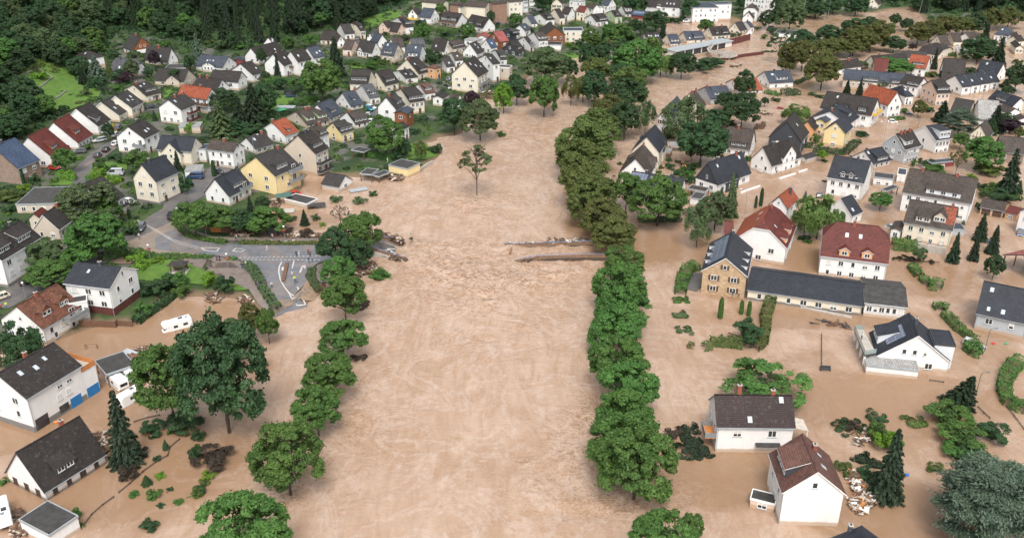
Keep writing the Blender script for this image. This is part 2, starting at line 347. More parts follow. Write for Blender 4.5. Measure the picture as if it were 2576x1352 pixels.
# tan crests and silt streaks where the current is rough
ridge = mth(nt, 'ABSOLUTE', mth(nt, 'SUBTRACT', noise(nt, coords(nt, scale=(0.55, 1.0, 1.0)), 0.35, 6, 0.6, 2.2), 0.5))
streak = ramp(nt, ridge, [(0.0, 1.0), (0.045, 0.0)])
c = mixc(nt, mth(nt, 'MULTIPLY', streak, mth(nt, 'ADD', mth(nt, 'MULTIPLY', tf, 1.05), 0.15)), c, (0.235,0.12,0.052))
foamr = mth(nt, 'ABSOLUTE', mth(nt, 'SUBTRACT', noise(nt, co, 0.055, 7, 0.62, 1.4), 0.5))
foam = mth(nt, 'MULTIPLY', ramp(nt, foamr, [(0.0, 1.0), (0.03, 0.0)]), ramp(nt, n_fine, [(0.35, 0.2), (0.6, 0.8)]))
c = mixc(nt, mth(nt, 'MULTIPLY', mth(nt, 'MULTIPLY', foam, 0.55), mth(nt, 'SUBTRACT', 1.0, sf)), c, (0.53,0.44,0.39))
c = mixc(nt, mth(nt, 'MULTIPLY', tf, ramp(nt, noise(nt, co, 0.9, 5, 0.7, 1.0), [(0.5, 0.0), (0.63, 0.75)])), c, (0.58,0.44,0.33))
nt.links.new(c, b.inputs['Base Color']); b.inputs['IOR'].default_value = 1.33
nt.links.new(mth(nt, 'ADD', mth(nt, 'MULTIPLY', mth(nt, 'ADD', tf, mth(nt, 'SUBTRACT', 1.0, sf)), 0.10), 0.05), b.inputs['Roughness'])
hh = mth(nt, 'ADD', mth(nt, 'MULTIPLY', n_mid, 1.5), mth(nt, 'MULTIPLY', n_fine, mth(nt, 'ADD', 0.09, mth(nt, 'MULTIPLY', tf, 0.25)))); hh = mth(nt, 'ADD', hh, mth(nt, 'MULTIPLY', n_ang, 0.5)); hh = mth(nt, 'MULTIPLY', hh, mth(nt, 'ADD', mth(nt, 'MULTIPLY', mth(nt, 'SUBTRACT', 1.0, mth(nt, 'MULTIPLY', sf, 0.9)), mth(nt, 'ADD', 0.35, mth(nt, 'MULTIPLY', n_big, 0.5))), mth(nt, 'MULTIPLY', tf, 0.5)))
bump(nt, b, hh, 0.8, 0.8)
def vnoise(x, y, seed):
    xi = np.floor(x).astype(np.int64); yi = np.floor(y).astype(np.int64); u = x-xi; v = y-yi; u = u*u*(3-2*u); v = v*v*(3-2*v)
    def h(a, b_): 
        n = (a*374761393+b_*668265263+seed*982451653) & 0x7fffffff; n = ((n ^ (n >> 13))*1274126177) & 0x7fffffff
        return ((n ^ (n >> 16)) & 0xffff)/65535.0
    return (h(xi, yi)*(1-u)+h(xi+1, yi)*u)*(1-v)+(h(xi, yi+1)*(1-u)+h(xi+1, yi+1)*u)*v
def fbm(x, y, seed, o=4):
    r = 0; a = 0.5
    for i in range(o): r = r+a*vnoise(x, y, seed+i); x = x*2.03+7.1; y = y*2.03+3.7; a *= 0.5
    return r
TURB = []   # (pixel x, pixel y, radius across, radius along, strength)
for q in [(1100,640,14,10,1),(1150,665,20,12,1),(1200,690,22,12,1.0),(1270,695,22,10,1),(1340,675,20,9,1),(1400,655,16,7,1),(1460,645,14,5,.7),(1130,700,16,12,.8),
  (1180,735,20,12,.8),(1120,760,16,12,.5),(1250,740,22,14,.5),(1340,740,20,16,.35),(1200,505,10,7,.9),(1215,530,10,9,.7),(1180,515,9,6,.7),(1010,612,8,5,.8),(1060,620,10,6,.9),
  (1340,620,25,5,.7),(1230,345,14,12,.4),(1330,330,14,12,.4),(735,1240,5,4,.9),(775,1190,5,6,.7),(860,1040,5,5,.9),(905,1100,8,10,.4),(900,900,6,5,.5),(920,955,5,6,.5),
  (1480,1060,5,8,.9),(1450,1150,6,10,.8),(1570,1250,10,6,.9),(1640,1250,8,6,.7),(1400,1240,8,9,.4),(700,790,7,4,.6),(830,770,7,7,.6),(1750,1100,5,5,.5),(1330,1160,3,1.2,.8),
  (1000,690,10,8,.5),(1000,520,20,20,.25),(1400,800,22,20,.2),(1160,800,25,20,.35),(1250,800,20,18,.3)]:
    p = atz(q[0], q[1], 0); TURB.append((p.x, p.y, q[2], q[3], q[4]))
STILL = []
for q in [(60,1060,16,12,1),(200,1010,20,12,.9),(330,840,26,14,1),(480,800,18,12,.8),(250,900,14,10,.8),(380,1130,24,14,.75),(140,1260,14,9,1),(330,1250,22,12,.55),(640,900,10,14,.5),(730,555,16,10,.9),(800,470,12,8,.6),
  (1660,610,22,16,.9),(1480,560,8,14,.7),(1880,720,20,12,.7),(1900,790,22,10,.6),(2030,645,14,12,1),(2080,800,30,6,.9),(2030,740,30,8,.5),(2230,1010,30,14,.9),(2100,1010,20,10,.5),(2320,700,16,14,.8),(2260,590,10,14,.9),(2420,830,22,14,.6),
  (1800,1190,18,12,.9),(1950,1180,14,12,.8),(2290,1290,16,10,.9),(2120,1290,10,8,.7),(2380,1190,22,12,.4),(1730,1260,16,10,.5),(2170,530,14,10,.8),(1990,440,16,8,.5),(2120,400,16,12,.6),(1640,390,10,14,.5),(2500,900,20,14,.5),(2080,225,30,20,.6),(1850,70,30,10,.6),(2150,80,60,14,.6),(1700,900,14,14,.35)]:
    p = atz(q[0], q[1], 0); STILL.append((p.x, p.y, q[2], q[3], q[4]))
def still_at(X, Y):
    t = np.zeros(X.shape)
    for x, y, a, b_, s_ in STILL: t = np.maximum(t, s_*np.exp(-(((X-x)/a)**2+((Y-y)/b_)**2)**1.5))
    m_ = sdist(X, Y, np.array([atz(a, b, 0)[:2] for a, b in ((1740,1400),(1680,900),(1640,640),(1600,480),(1680,330),(2050,230),(2600,100),(2900,1400))]))
    return np.maximum(t, .42*np.clip(m_/14, 0, 1))
def turb_at(X, Y):
    t = np.zeros(X.shape)
    for x, y, a, b_, s_ in TURB: t = np.maximum(t, s_*np.exp(-(((X-x)/a)**2+((Y-y)/b_)**2)))
    return t
def water_patch(name, xs, ys, keepf=None):
    X, Y = np.meshgrid(xs, ys); t = turb_at(X, Y)*(0.35+1.1*fbm(X*0.18, Y*0.18, 5)); t = np.clip(t, 0, 1)
    Z = (fbm(X*0.12, Y*0.06, 11)-0.47)*0.25+(fbm(X*0.5+Y*0.15, Y*0.35, 3, 4)-0.47)*(0.10+1.9*t)+(1-np.abs(2*fbm(X*0.25, Y*0.5+X*.12, 17)-0.95)*2)*0.3*t
    return X, Y, Z, t
xs = np.arange(-300, 300.1, 0.9); ys = np.arange(60, 420, 0.9)
X, Y, Z, t = water_patch('flood_water', xs, ys)
ex = np.concatenate([[-1500., -800, -500, -380], xs, [380, 500, 800, 1500.]]); ey = np.concatenate([[-400., -100], ys, [430, 460, 520, 640, 800, 1000, 1400, 2000, 3000]])
XX, YY = np.meshgrid(ex, ey); ZZ = np.zeros(XX.shape); TT = np.zeros(XX.shape); SS = still_at(XX, YY); Z = Z*(1-.8*still_at(X, Y)*(t < .2)); ZZ[2:2+len(ys), 4:4+len(xs)] = Z; TT[2:2+len(ys), 4:4+len(xs)] = t
tag(grid_obj('flood_water', XX, YY, ZZ, ['flood_water'], {'turb': TT, 'still': SS}), kind='structure')
# ---------------------------------------------------------------- sheets laid on the terrain (roads, paths, lawns, markings)
def drape(name, pts, mat, dz, z_const=None, thick=0.0):
    """pts: world xy outline; cut along a 4 m grid and laid on the terrain"""
    bm = bmesh.new(); vs = [bm.verts.new((p[0], p[1], 0)) for p in pts]; f = bm.faces.new(vs)
    bmesh.ops.triangulate(bm, faces=[f])
    xs_ = [p[0] for p in pts]; ys_ = [p[1] for p in pts]; st = 3.0
    for a0, a1, ax in ((min(xs_), max(xs_), 0), (min(ys_), max(ys_), 1)):
        k = math.floor(a0/st)*st+0.5
        while k < a1:
            if k > a0:
                co_ = (k, 0, 0) if ax == 0 else (0, k, 0); no = (1, 0, 0) if ax == 0 else (0, 1, 0)
                bmesh.ops.bisect_plane(bm, geom=bm.verts[:]+bm.edges[:]+bm.faces[:], plane_co=co_, plane_no=no)
            k += st
    for v in bm.verts: v.co.z = (hgt(v.co.x, v.co.y) if z_const is None else z_const)+dz
    bmesh.ops.recalc_face_normals(bm, faces=bm.faces[:])
    for f in bm.faces:
        if f.normal.z < 0: f.normal_flip()
    me = bpy.data.meshes.new(name); bm.to_mesh(me); bm.free(); me.materials.append(MATS[mat])
    o = bpy.data.objects.new(name, me); COL.objects.link(o); tag(o, kind='structure'); return o
def strip(name, pts, w, mat, dz):
    """pts: world points of the centre line; w width in metres"""
    L = []; Rr = []
    for i, p in enumerate(pts):
        a = Vector(pts[max(i-1, 0)][:2]); c_ = Vector(pts[min(i+1, len(pts)-1)][:2]); d = (c_-a).normalized(); n = Vector((-d.y, d.x)); p2 = Vector(p[:2])
        L.append(p2+n*w/2); Rr.append(p2-n*w/2)
    mb = MB()
    for i in range(len(pts)-1):
        k = max(1, int((L[i+1]-L[i]).length/2.0)); mcount = max(1, int(w/2.5))
        for j in range(k):
            for q in range(mcount):
                def pt(s_, e): 
                    a = L[i].lerp(L[i+1], s_); b_ = Rr[i].lerp(Rr[i+1], s_); r_ = a.lerp(b_, e); return (r_.x, r_.y, hgt(r_.x, r_.y)+dz)
                mb.poly([pt(j/k, q/mcount), pt(j/k, (q+1)/mcount), pt((j+1)/k, (q+1)/mcount), pt((j+1)/k, q/mcount)])
    o = mb.build(name, mat); tag(o, kind='structure'); return o
def roadmat(name, col, mud, wet):
    m, nt, b = newmat(name); co = coords(nt)
    c = ramp(nt, noise(nt, co, 0.35, 6, 0.65, 0.5), [(0.3, [v*0.8 for v in col]), (0.7, [v*1.3 for v in col])])
    c = mixc(nt, ramp(nt, noise(nt, co, 0.10, 5, 0.7, 1.0), [(0.45, 0.0), (0.62, mud)]), c, (0.30,0.21,0.14))
    nt.links.new(c, b.inputs['Base Color']); nt.links.new(ramp(nt, noise(nt, co, 0.15, 3), [(0.4, wet), (0.6, 0.75)]), b.inputs['Roughness'])
    bump(nt, b, noise(nt, co, 8, 3), 0.2, 0.02)
roadmat('asphalt', (0.10,0.097,0.097), 0.15, 0.35); roadmat('asphalt_wet', (0.125,0.13,0.145), 0.35, 0.2); roadmat('mud_road', (0.20,0.165,0.135), 0.8, 0.4)
roadmat('pavement', (0.16,0.13,0.115), 0.2, 0.5); roadmat('mud', (0.22,0.15,0.10), 0.9, 0.25); plain('marking', (0.50,0.48,0.45), 0.7, 0.2)
m, nt, b = newmat('lawn'); co = coords(nt)
c = ramp(nt, noise(nt, co, 0.5, 5, 0.6), [(0.3, (0.055,0.115,0.014)), (0.7, (0.10,0.19,0.024))])
nt.links.new(c, b.inputs['Base Color']); b.inputs['Roughness'].default_value = 0.9; bump(nt, b, noise(nt, co, 6, 3), 0.6, 0.1)
# ---------------------------------------------------------------- houses
HOUSES = []; MC = {}
def hash01(*a):
    return (math.sin(sum((i+1)*12.9898*v for i, v in enumerate(a)))*43758.5453) % 1.0
def window_mesh(w, h, style):
    k = ('win', round(w, 1), round(h, 1), style)
    if k not in MC:
        mb = MB(); fr = 0.10 if w < 1.6 else 0.11
        mb.box(-w/2, -w/2+fr, -0.06, 0.02, 0, h, 0); mb.box(w/2-fr, w/2, -0.06, 0.02, 0, h, 0)
        mb.box(-w/2+fr, w/2-fr, -0.057, 0.02, h-fr, h, 0); mb.box(-w/2+fr, w/2-fr, -0.057, 0.02, 0, fr, 0)
        if w >= 1.05: mb.box(-0.05, 0.05, -0.054, 0.02, fr, h-fr, 0)
        if w >= 2.2:
            for q in (-1, 1): mb.box(q*w/4-0.04, q*w/4+0.04, -0.053, 0.02, fr, h-fr, 0)
        mb.box(-w/2-0.08, w/2+0.08, -0.14, 0.0, -0.07, 0.0, 1)
        if style in 'hH': mb.box(-w/2+fr, w/2-fr, -0.045, 0.0, h*(0.45 if style == 'h' else 0.05), h-fr, 2)
        if style == 'v':
            for q in (-1, 1): mb.box(q*(w/2+0.3)-0.25, q*(w/2+0.3)+0.25, -0.05, 0.0, 0, h, 1)
        g = MB().box(-w/2+fr*0.5, w/2-fr*0.5, -0.02, 0.0, fr*0.5, h-fr*0.5, 0)
        fm = {'w':'trim_white','h':'trim_white','H':'trim_white','b':'trim_brown','d':'trim_dark','v':'trim_white'}[style]
        MC[k] = (mb.mesh('window', [fm, 'trim_brown' if style in 'bv' else 'zinc', 'shutter']), g.mesh('pane', ['glass']))
    return MC[k]
def add_window(parent, x, y, z, rz, w, h, style, pane=True, name='window'):
    a, g = window_mesh(w, h, style); o = inst(name, a, parent, (x, y, z), rz)
    if parent.parent is not None:      # a window of a dormer is itself a sub-part: glass joined in one mesh
        k = ('j', round(w, 1), round(h, 1), style)
        if k not in MC:
            bm = bmesh.new(); bm.from_mesh(a); n0 = len(bm.faces); bm.from_mesh(g); bm.faces.ensure_lookup_table()
            for f in bm.faces[n0:]: f.material_index = 3
            me = bpy.data.meshes.new('window'); bm.to_mesh(me); bm.free()
            for mm in list(a.materials)+[MATS['glass']]: me.materials.append(mm)
            MC[k] = me
        o.data = MC[k]
    else: inst('pane', g, o)
    return o
def wrow(parent, c, out, width, z, n, style, w=None, h=1.25, seed=0.0):
    ox, oy = out; rz = math.atan2(oy, ox)+math.pi/2; tx, ty = math.cos(rz), math.sin(rz)
    if n <= 0: return
    w = w or (1.25 if width/n < 3.4 else 1.5); h = h+.12
    for i in range(n):
        s_ = ((i+0.5)/n-0.5)*width*(0.92 if n > 1 else 1)
        r = hash01(seed, i*3.1, z, width); st = style
        if style == 'w': st = 'h' if r < 0.22 else ('H' if r < 0.32 else 'w')
        ww = w if hash01(i, seed, 7) > 0.3 else max(0.7, w*0.7)
        add_window(parent, c[0]+tx*s_, c[1]+ty*s_, z, rz, round(ww, 1), h, st)
def parse(opt):
    d = {}
    for tk in opt.split():
        k, _, a = tk.partition(':'); d.setdefault(k, []).append(a.split(',') if a else [])
    return d
def solve(t, pts, O):
    P = [px(t, pts[i], pts[i+1]) for i in range(0, len(pts), 2)]
    e = float(O['e'][0][0]) if 'e' in O else 4.2
    gz = 0.0
    for _ in range(6):
        if 'b' in O:
            bx = px(t, float(O['b'][0][0]), float(O['b'][0][1])); B = atz(*bx, gz); d = ray(*P[0]); k = (B.y-0.25)/d[1]
            e = min(13, max(1.8, CAMH+d[2]*k-gz))
        a = atz(*P[0], gz+e); c = atz(*P[1], gz+e)
        g2 = max(gnd(a.x, a.y), 0)*0.5+0.5*gnd(c.x, c.y)
        gz = gz*0.4+0.6*g2
    a = atz(*P[0], gz+e); c = atz(*P[1], gz+e); u = Vector((c.x-a.x, c.y-a.y)); L = u.length; u.normalize()
    if len(P) > 3:
        g = atz(*P[3], gz+e); v = Vector((g.x-a.x, g.y-a.y)); n = Vector((-u.y, u.x)); s = 1 if v.dot(n) > 0 else -1
        ang = math.atan2(v.y, v.x)-math.atan2(u.y, u.x)-s*math.pi/2; ang = (ang+math.pi) % (2*math.pi)-math.pi; ang = max(-0.35, min(0.35, ang))
        rot = Matrix.Rotation(ang*0.5, 2); u = rot @ u; n = Vector((-u.y, u.x)); w = max(2.5, abs(v.length*math.cos(ang)*1.0))
        mid = Vector((a.x, a.y))+n*(s*w/2)
        lo, hi = gz+e, gz+e+14
        for _ in range(30):
            mz = (lo+hi)/2
            if proj((mid.x, mid.y, mz))[1] > P[2][1]: lo = mz
            else: hi = mz
        rise = lo-gz-e
        if 'p' in O: rise = w/2*math.tan(R(float(O['p'][0][0])))
        rise = max(0.12*w, min(0.72*w, rise))
    else:
        tp = math.tan(R(float(O['p'][0][0]) if 'p' in O else 42)); best = None
        for s_ in (1, -1):
            n = Vector((-u.y, u.x))*s_
            for k in range(10, 110):
                dd = k*0.1; q = proj((a.x+n.x*dd, a.y+n.y*dd, gz+e+dd*tp)); er = (q[0]-P[2][0])**2+(q[1]-P[2][1])**2
                if best is None or er < best[0]: best = (er, s_, dd)
        s = best[1]; w = 2*best[2]; rise = best[2]*tp; n = Vector((-u.y, u.x))
    n = Vector((-u.y, u.x)); C = Vector((a.x, a.y))+u*(L/2)+n*(s*w/2)
    if len(P) > 3 and 'flat' not in O:   # fit the box to all four read points at once, with mild priors on its proportions
        fixp = 'p' in O; tgt = P; w0 = min(max(w, 4), 14); th0 = math.atan2(u.y, u.x)
        def res(q):
            cx_, cy_, th, L_, w_, ri = q; ux, uy = math.cos(th), math.sin(th); nx, ny = -uy, ux
            Hh = float(O['h'][0][0]) if 'h' in O else 0.0; hx_ = min(Hh*w_/2, L_/2-.2)
            K = [(-L_/2, -s*w_/2, e), (L_/2, -s*w_/2, e), (-L_/2+hx_, 0, e+ri), (-L_/2, s*w_/2, e)]; r_ = []
            for (lx, ly, lz), t_ in zip(K, tgt):
                pr = proj((cx_+ux*lx+nx*ly, cy_+uy*lx+ny*ly, gz+lz)); r_ += [pr[0]-t_[0], pr[1]-t_[1]]
            rr0 = math.tan(R(float(O['p'][0][0])))/2 if fixp else .45
            r_ += [(ri/max(w_, 1)-rr0)/(.004 if fixp else .13), (w_-10 if w_ > 10 else min(0, w_-7))*.2, (th-th0)*2]
            return np.array(r_)
        q = np.array([C.x, C.y, th0, L, w0, min(max(rise, .3*w0), .6*w0)]); lam = 1e-2; f0 = res(q)
        for it in range(25):
            Jm = np.stack([(res(q+np.eye(6)[i]*h_)-f0)/h_ for i, h_ in enumerate((.01, .01, .001, .01, .01, .01))], 1)
            dq = -np.linalg.solve(Jm.T@Jm+lam*np.diag(np.diag(Jm.T@Jm)+1e-9), Jm.T@f0); q2 = q+dq; q2[3] = max(q2[3], 2.5); q2[4] = max(q2[4], 2.5); q2[5] = min(max(q2[5], .1*q2[4]), .8*q2[4]); f2 = res(q2)
            if f2@f2 < f0@f0: q, f0, lam = q2, f2, lam*.4
            else: lam *= 5
        C = Vector((q[0], q[1])); u = Vector((math.cos(q[2]), math.sin(q[2]))); L, w, rise = float(q[3]), float(q[4]), float(q[5])
        if f0[:8]@f0[:8] > 150: print('FIT', t, pts, round(float(f0[:8]@f0[:8])), [round(float(v), 1) for v in (L, w, rise)])
    return dict(gz=gz, e=e, L=L, w=w, rise=rise, s=s, C=C, rz=math.atan2(u.y, u.x))
def roof_mesh(L, w, e, rise, hip, roof, trim, t=0.22, roof2=None, side2=1):
    mb = MB(); H = hip; zh = e+rise*(1-H); hx = min(H*w/2, L/2-0.2); sl = math.hypot(w/2, rise)
    for q in (1, -1):
        y = q*w/2; pts = [(-L/2*q, -y, e), (L/2*q, -y, e)]
        if H > 0: pts += [(L/2*q, -y*H, zh), ((L/2-hx)*q, 0, e+rise), (-(L/2-hx)*q, 0, e+rise), (-L/2*q, -y*H, zh)] if H < 1 else [((L/2-hx)*q, 0, e+rise), (-(L/2-hx)*q, 0, e+rise)]
        else: pts += [(L/2*q, 0, e+rise), (-L/2*q, 0, e+rise)]
        mb.poly(pts, 2 if (roof2 and q == side2) else 0, [(p[0], (p[2]-e)/max(rise, .01)*sl) for p in pts])
        mb.poly([(p[0], p[1], p[2]-t) for p in reversed(pts)], 1)
    ends = []
    for q in (1, -1):
        x = q*L/2
        if H > 0:
            pts = [(x, -q*w/2*H, zh), (x, q*w/2*H, zh), (q*(L/2-hx), 0, e+rise)]
            mb.poly(pts, 0, [(p[1], (p[2]-zh)*1.3) for p in pts])
            prof = [(x, -q*w/2, e), (x, -q*w/2*H, zh), (x, q*w/2*H, zh), (x, q*w/2, e)] if H < 1 else [(x, -q*w/2, e), (x, q*w/2, e)]
        else: prof = [(x, -q*w/2, e), (x, 0, e+rise), (x, q*w/2, e)]
        for i in range(len(prof)-1):
            a, b_ = prof[i], prof[i+1]; mb.poly([(a[0], a[1], a[2]-t), (b_[0], b_[1], b_[2]-t), b_, a], 1)
    for q in (1, -1):
        y = -q*w/2; mb.poly([(-q*L/2, y, e-t), (q*L/2, y, e-t), (q*L/2, y, e), (-q*L/2, y, e)], 1)
    # ridge cap
    if rise > 0.8: mb.box(-L/2+hx+0.03, L/2-hx-0.03, -0.14, 0.14, e+rise-0.06, e+rise+0.05, 0)
    return mb.build('roof', ['roof_'+roof, trim, 'roof_'+(roof2 or roof)])
def house(t, pts, opt, label):
    O = parse(opt); flat = 'flat' in O
    S = solve(t, pts, O); L, w, e, rise, s = S['L'], S['w'], S['e'], S['rise'], S['s']
    roof = O.get('r', [['g']])[0][0]; wall = O.get('w', [['w']])[0][0]; hip = float(O['h'][0][0]) if 'h' in O else 0.0
    nm = O.get('N', [['house']])[0][0]
    root = empty(nm, (S['C'].x, S['C'].y, S['gz']), S['rz'])
    tag(root, label, O.get('cat', [[nm.replace('_', ' ')]])[0][0].replace('_', ' '), O['grp'][0][0].replace('_', ' ') if 'grp' in O else None)
    HOUSES.append((root, label, S)); sc = scale_at((S['C'].x, S['C'].y, S['gz']))
    near = sc > 7.0; seed = S['C'].x*0.13+S['C'].y*0.07
    trim = {'w':'trim_white','d':'trim_dark','b':'trim_brown','z':'zinc'}[O.get('T', [['z' if flat else 'd']])[0][0]]
    ov = 0.0 if flat else (0.4 if L > 6 else 0.25); og = 0.0 if flat else (0.3 if L > 6 else 0.2)
    if 'ov' in O: ov = og = float(O['ov'][0][0])
    if flat: ov = og = 0.12
    tp = rise/(w/2); tk = 0.3 if flat else 0.22
    wx, wy = L/2-og, w/2-ov; zw = e-tk+0.01 if flat else e+ov*tp-tk-0.02; bot = -2.2
    # walls (one closed mesh; gables follow the roof)
    mb = MB(); zr = e+rise-tk-0.02; H = hip
    if flat or H >= 1:
        mb.box(-wx, wx, -wy, wy, bot, (e-tk if flat else zw-0.02), 0)
    else:
        hy = w/2*H; zh = e+rise*(1-H)-tk-0.02
        prof = [(-wy, bot), (wy, bot), (wy, zw)]+([(hy, zh), (-hy, zh)] if H > 0 else [(0, zr)])+[(-wy, zw)]
        mb.poly([(-wx, y, z) for y, z in reversed(prof)], 0); mb.poly([(wx, y, z) for y, z in prof], 0)
        for i in range(len(prof)):
            a, b_ = prof[i], prof[(i+1) % len(prof)]
            mb.poly([(-wx, a[0], a[1]), (-wx, b_[0], b_[1]), (wx, b_[0], b_[1]), (wx, a[0], a[1])], 0)
    wo = mb.build('wall', 'wall_'+wall, root)
    if 'open' in O: bpy.data.objects.remove(wo)
    if 'pl' in O:   # darker plinth band
        z1 = float(O['pl'][0][0]); pm = O['pl'][0][1] if len(O['pl'][0]) > 1 else 'stone_plinth'
        MB().box(-wx-0.04, wx+0.04, -wy-0.04, wy+0.04, bot, z1, 0).build('plinth', pm, root)
    if 'a' in O:    # clad upper gable
        z0 = e+float(O['a'][0][1]) if len(O['a'][0]) > 1 else e-0.1; mb = MB()
        y0 = min(wy, (e+rise-z0)/tp-0.25); yt = 0.0
        prof = [(-wy if z0 < e else -y0, z0), (wy if z0 < e else y0, z0)]+([(wy, zw-.05)] if z0 < e else [])+[(0, zr-.05)]+([(-wy, zw-.05)] if z0 < e else [])
        for xq, fl in ((-wx-0.05, 1), (-wx+0.05, 0)): mb.poly([(xq, y, z) for y, z in (reversed(prof) if fl else prof)], 0)
        for i in range(len(prof)):
            a, b_ = prof[i], prof[(i+1) % len(prof)]; mb.poly([(-wx-.05, a[0], a[1]), (-wx-.05, b_[0], b_[1]), (-wx+.05, b_[0], b_[1]), (-wx+.05, a[0], a[1])])
        mb.build('gable_cladding', 'wall_'+O['a'][0][0], root)
    if flat:
        mb = MB(); mb.poly([(-L/2,-w/2,e), (L/2,-w/2,e), (L/2,w/2,e), (-L/2,w/2,e)], 0, [(-L/2,-w/2), (L/2,-w/2), (L/2,w/2), (-L/2,w/2)])
        mb.poly([(-L/2,w/2,e-tk), (L/2,w/2,e-tk), (L/2,-w/2,e-tk), (-L/2,-w/2,e-tk)], 1); c4 = [(-L/2,-w/2), (L/2,-w/2), (L/2,w/2), (-L/2,w/2)]
        for i in range(4):
            a, b_ = c4[i], c4[(i+1) % 4]; mb.poly([(a[0], a[1], e-tk), (b_[0], b_[1], e-tk), (b_[0], b_[1], e), (a[0], a[1], e)], 1)
        for (x0, x1, y0, y1) in ((-L/2, L/2, -w/2, -w/2+.15), (-L/2, L/2, w/2-.15, w/2), (-L/2, -L/2+.15, -w/2+.15, w/2-.15), (L/2-.15, L/2, -w/2+.15, w/2-.15)): mb.box(x0, x1, y0, y1, e+0.002, e+0.12, 1)
        ro = mb.build('roof', ['roofing_felt' if roof == 'F' else 'roof_'+roof, trim], root)
    else:
        ro = roof_mesh(L, w, e, rise, hip, roof, trim, roof2=O['r2'][0][0] if 'r2' in O else None, side2=-s); ro.parent = root
    # windows
    sty = O.get('W', [['w']])[0][0]; vs = -s
    nfl = max(1, int((e-0.3)/2.7))
    Fr = [int(v) for v in O['F'][0]] if 'F' in O else [max(1, round((L-1)/(3.3 if L > 8 else 4)))]*nfl
    Gr = [int(v) for v in O['G'][0]] if 'G' in O else ([1 if w < 7.5 else 2] if rise > 2.4 and hip < .6 else [0])+[max(1, round((w-1.5)/3.6))]*nfl
    if 'open' in O: Fr = []; Gr = []
    for i, n in enumerate(Fr):
        z = e-2.15-2.75*i
        if z > 0.25 or nfl == 1: wrow(root, (0, vs*(wy)), (0, vs), 2*wx, max(z, .3), n, sty, seed=seed+i)
    for i, n in enumerate(Gr):
        if i == 0:
            if n and rise > 1.5: wrow(root, (-wx, 0), (-1, 0), 1.6*n if w < 9 else 2.2*n, e+min(0.9, rise*0.25), n, sty if sty != 'w' else 'w', w=0.9, h=1.05, seed=seed+9)
        else:
            z = e-2.15-2.75*(i-1)
            if z > 0.25 or nfl == 1: wrow(root, (-wx, 0), (-1, 0), 2*wy, max(z, .3), n, sty, seed=seed+20+i)
    if near or L > 12:   # the sides turned away from the camera get windows too
        for i in range(nfl):
            z = e-2.15-2.75*i
            if z > 0.25 and nm in ('house', 'apartment_building'): wrow(root, (wx, 0), (1, 0), 2*wy, z, max(1, round(w/4)), 'w', seed=seed+40+i)
    if nm in ('house', 'apartment_building') and 'open' not in O and e > 2.4:
        dx = wx*0.35*(1 if hash01(seed, 3) > .5 else -1); mb = MB(); mb.box(-0.5, 0.5, -0.07, 0.0, 0, 2.05, 0); mb.box(-0.58, 0.58, -0.05, 0.0, 2.05, 2.13, 1)
        if S['gz'] > 0.4: mb.build('door', ['trim_brown', 'trim_white'], root, (dx, vs*wy, 0.02), math.atan2(vs, 0)+math.pi/2)
    if near and not flat:
        MB().box(-L/2, L/2, vs*(w/2+0.02)-0.07, vs*(w/2+0.02)+0.07, e-0.2, e-0.08, 0).build('gutter', 'zinc', root)
        MB().tube([(-wx+0.15, vs*(wy+0.08), -1), (-wx+0.15, vs*(wy+0.08), e-0.2)], [0.05, 0.05], 6).build('downpipe', 'zinc', root)
    sgn = vs; tx = lambda t_: -L/2+t_*L
    def slope_z(yabs): return e+rise*(1-yabs/(w/2))
    for a in O.get('c', []):
        t_ = float(a[0]); mt = 'chimney_slate' if len(a) > 1 and a[1] == 's' else 'chimney_brick'; yy = float(a[2]) if len(a) > 2 else 0.3*sgn
        hh = float(a[3]) if len(a) > 3 else 0.9; x = tx(t_)
        mb = MB(); z0 = slope_z(abs(yy))-0.6; zt = e+rise+hh if abs(yy) < 1.2 else slope_z(abs(yy))+hh
        mb.box(x-.35, x+.35, yy-.28, yy+.28, z0, zt, 0); mb.box(x-.42, x+.42, yy-.35, yy+.35, zt+0.003, zt+.1, 1); mb.box(x-.18, x+.18, yy-.12, yy+.12, zt+.105, zt+.25, 2)
        mb.build('chimney', [mt, 'concrete', 'trim_dark'], ro)
    ang = math.atan2(rise, w/2)
    def on_slope(t_, f, side):
        y = side*(w/2)*(1-f); z = e+rise*f
        # local frame: X along ridge, Y up the slope, Z outward normal
        up = Vector((0, -side*math.cos(ang), math.sin(ang))); no = Vector((0, side*math.sin(ang), math.cos(ang))); xa = up.cross(no)
        M = Matrix(((xa.x, up.x, no.x, tx(t_)), (xa.y, up.y, no.y, y), (xa.z, up.z, no.z, z), (0, 0, 0, 1))); return M
    for a in O.get('k', []):
        side = sgn*(-1 if len(a) > 2 and a[2] == 'o' else 1); M = on_slope(float(a[0]), float(a[1]), side); ww, hh = (0.8, 1.15)
        mb = MB(); mb.box(-ww/2, ww/2, -hh/2, hh/2, -0.05, 0.07, 0, M); mb.box(-ww/2+.09, ww/2-.09, -hh/2+.09, hh/2-.09, 0.072, 0.085, 1, M)
        mb.build('skylight', ['trim_dark' if hash01(M[0][3]) > .6 else 'zinc', 'skylight_glass'], ro)
    for a in O.get('S', []):
        t0, t1, f0, f1 = map(float, a[:4]); side = sgn*(-1 if len(a) > 4 and a[4] == 'o' else 1); M = on_slope((t0+t1)/2, (f0+f1)/2, side)
        W2 = (t1-t0)*L/2; H2 = (f1-f0)*math.hypot(w/2, rise)/2
        mb = MB().box(-W2, W2, -H2, H2, -0.04, 0.04); o = mb.build('solar_panel', 'solar', ro); o.matrix_local = M @ Matrix.Translation((0, 0, 0.12))
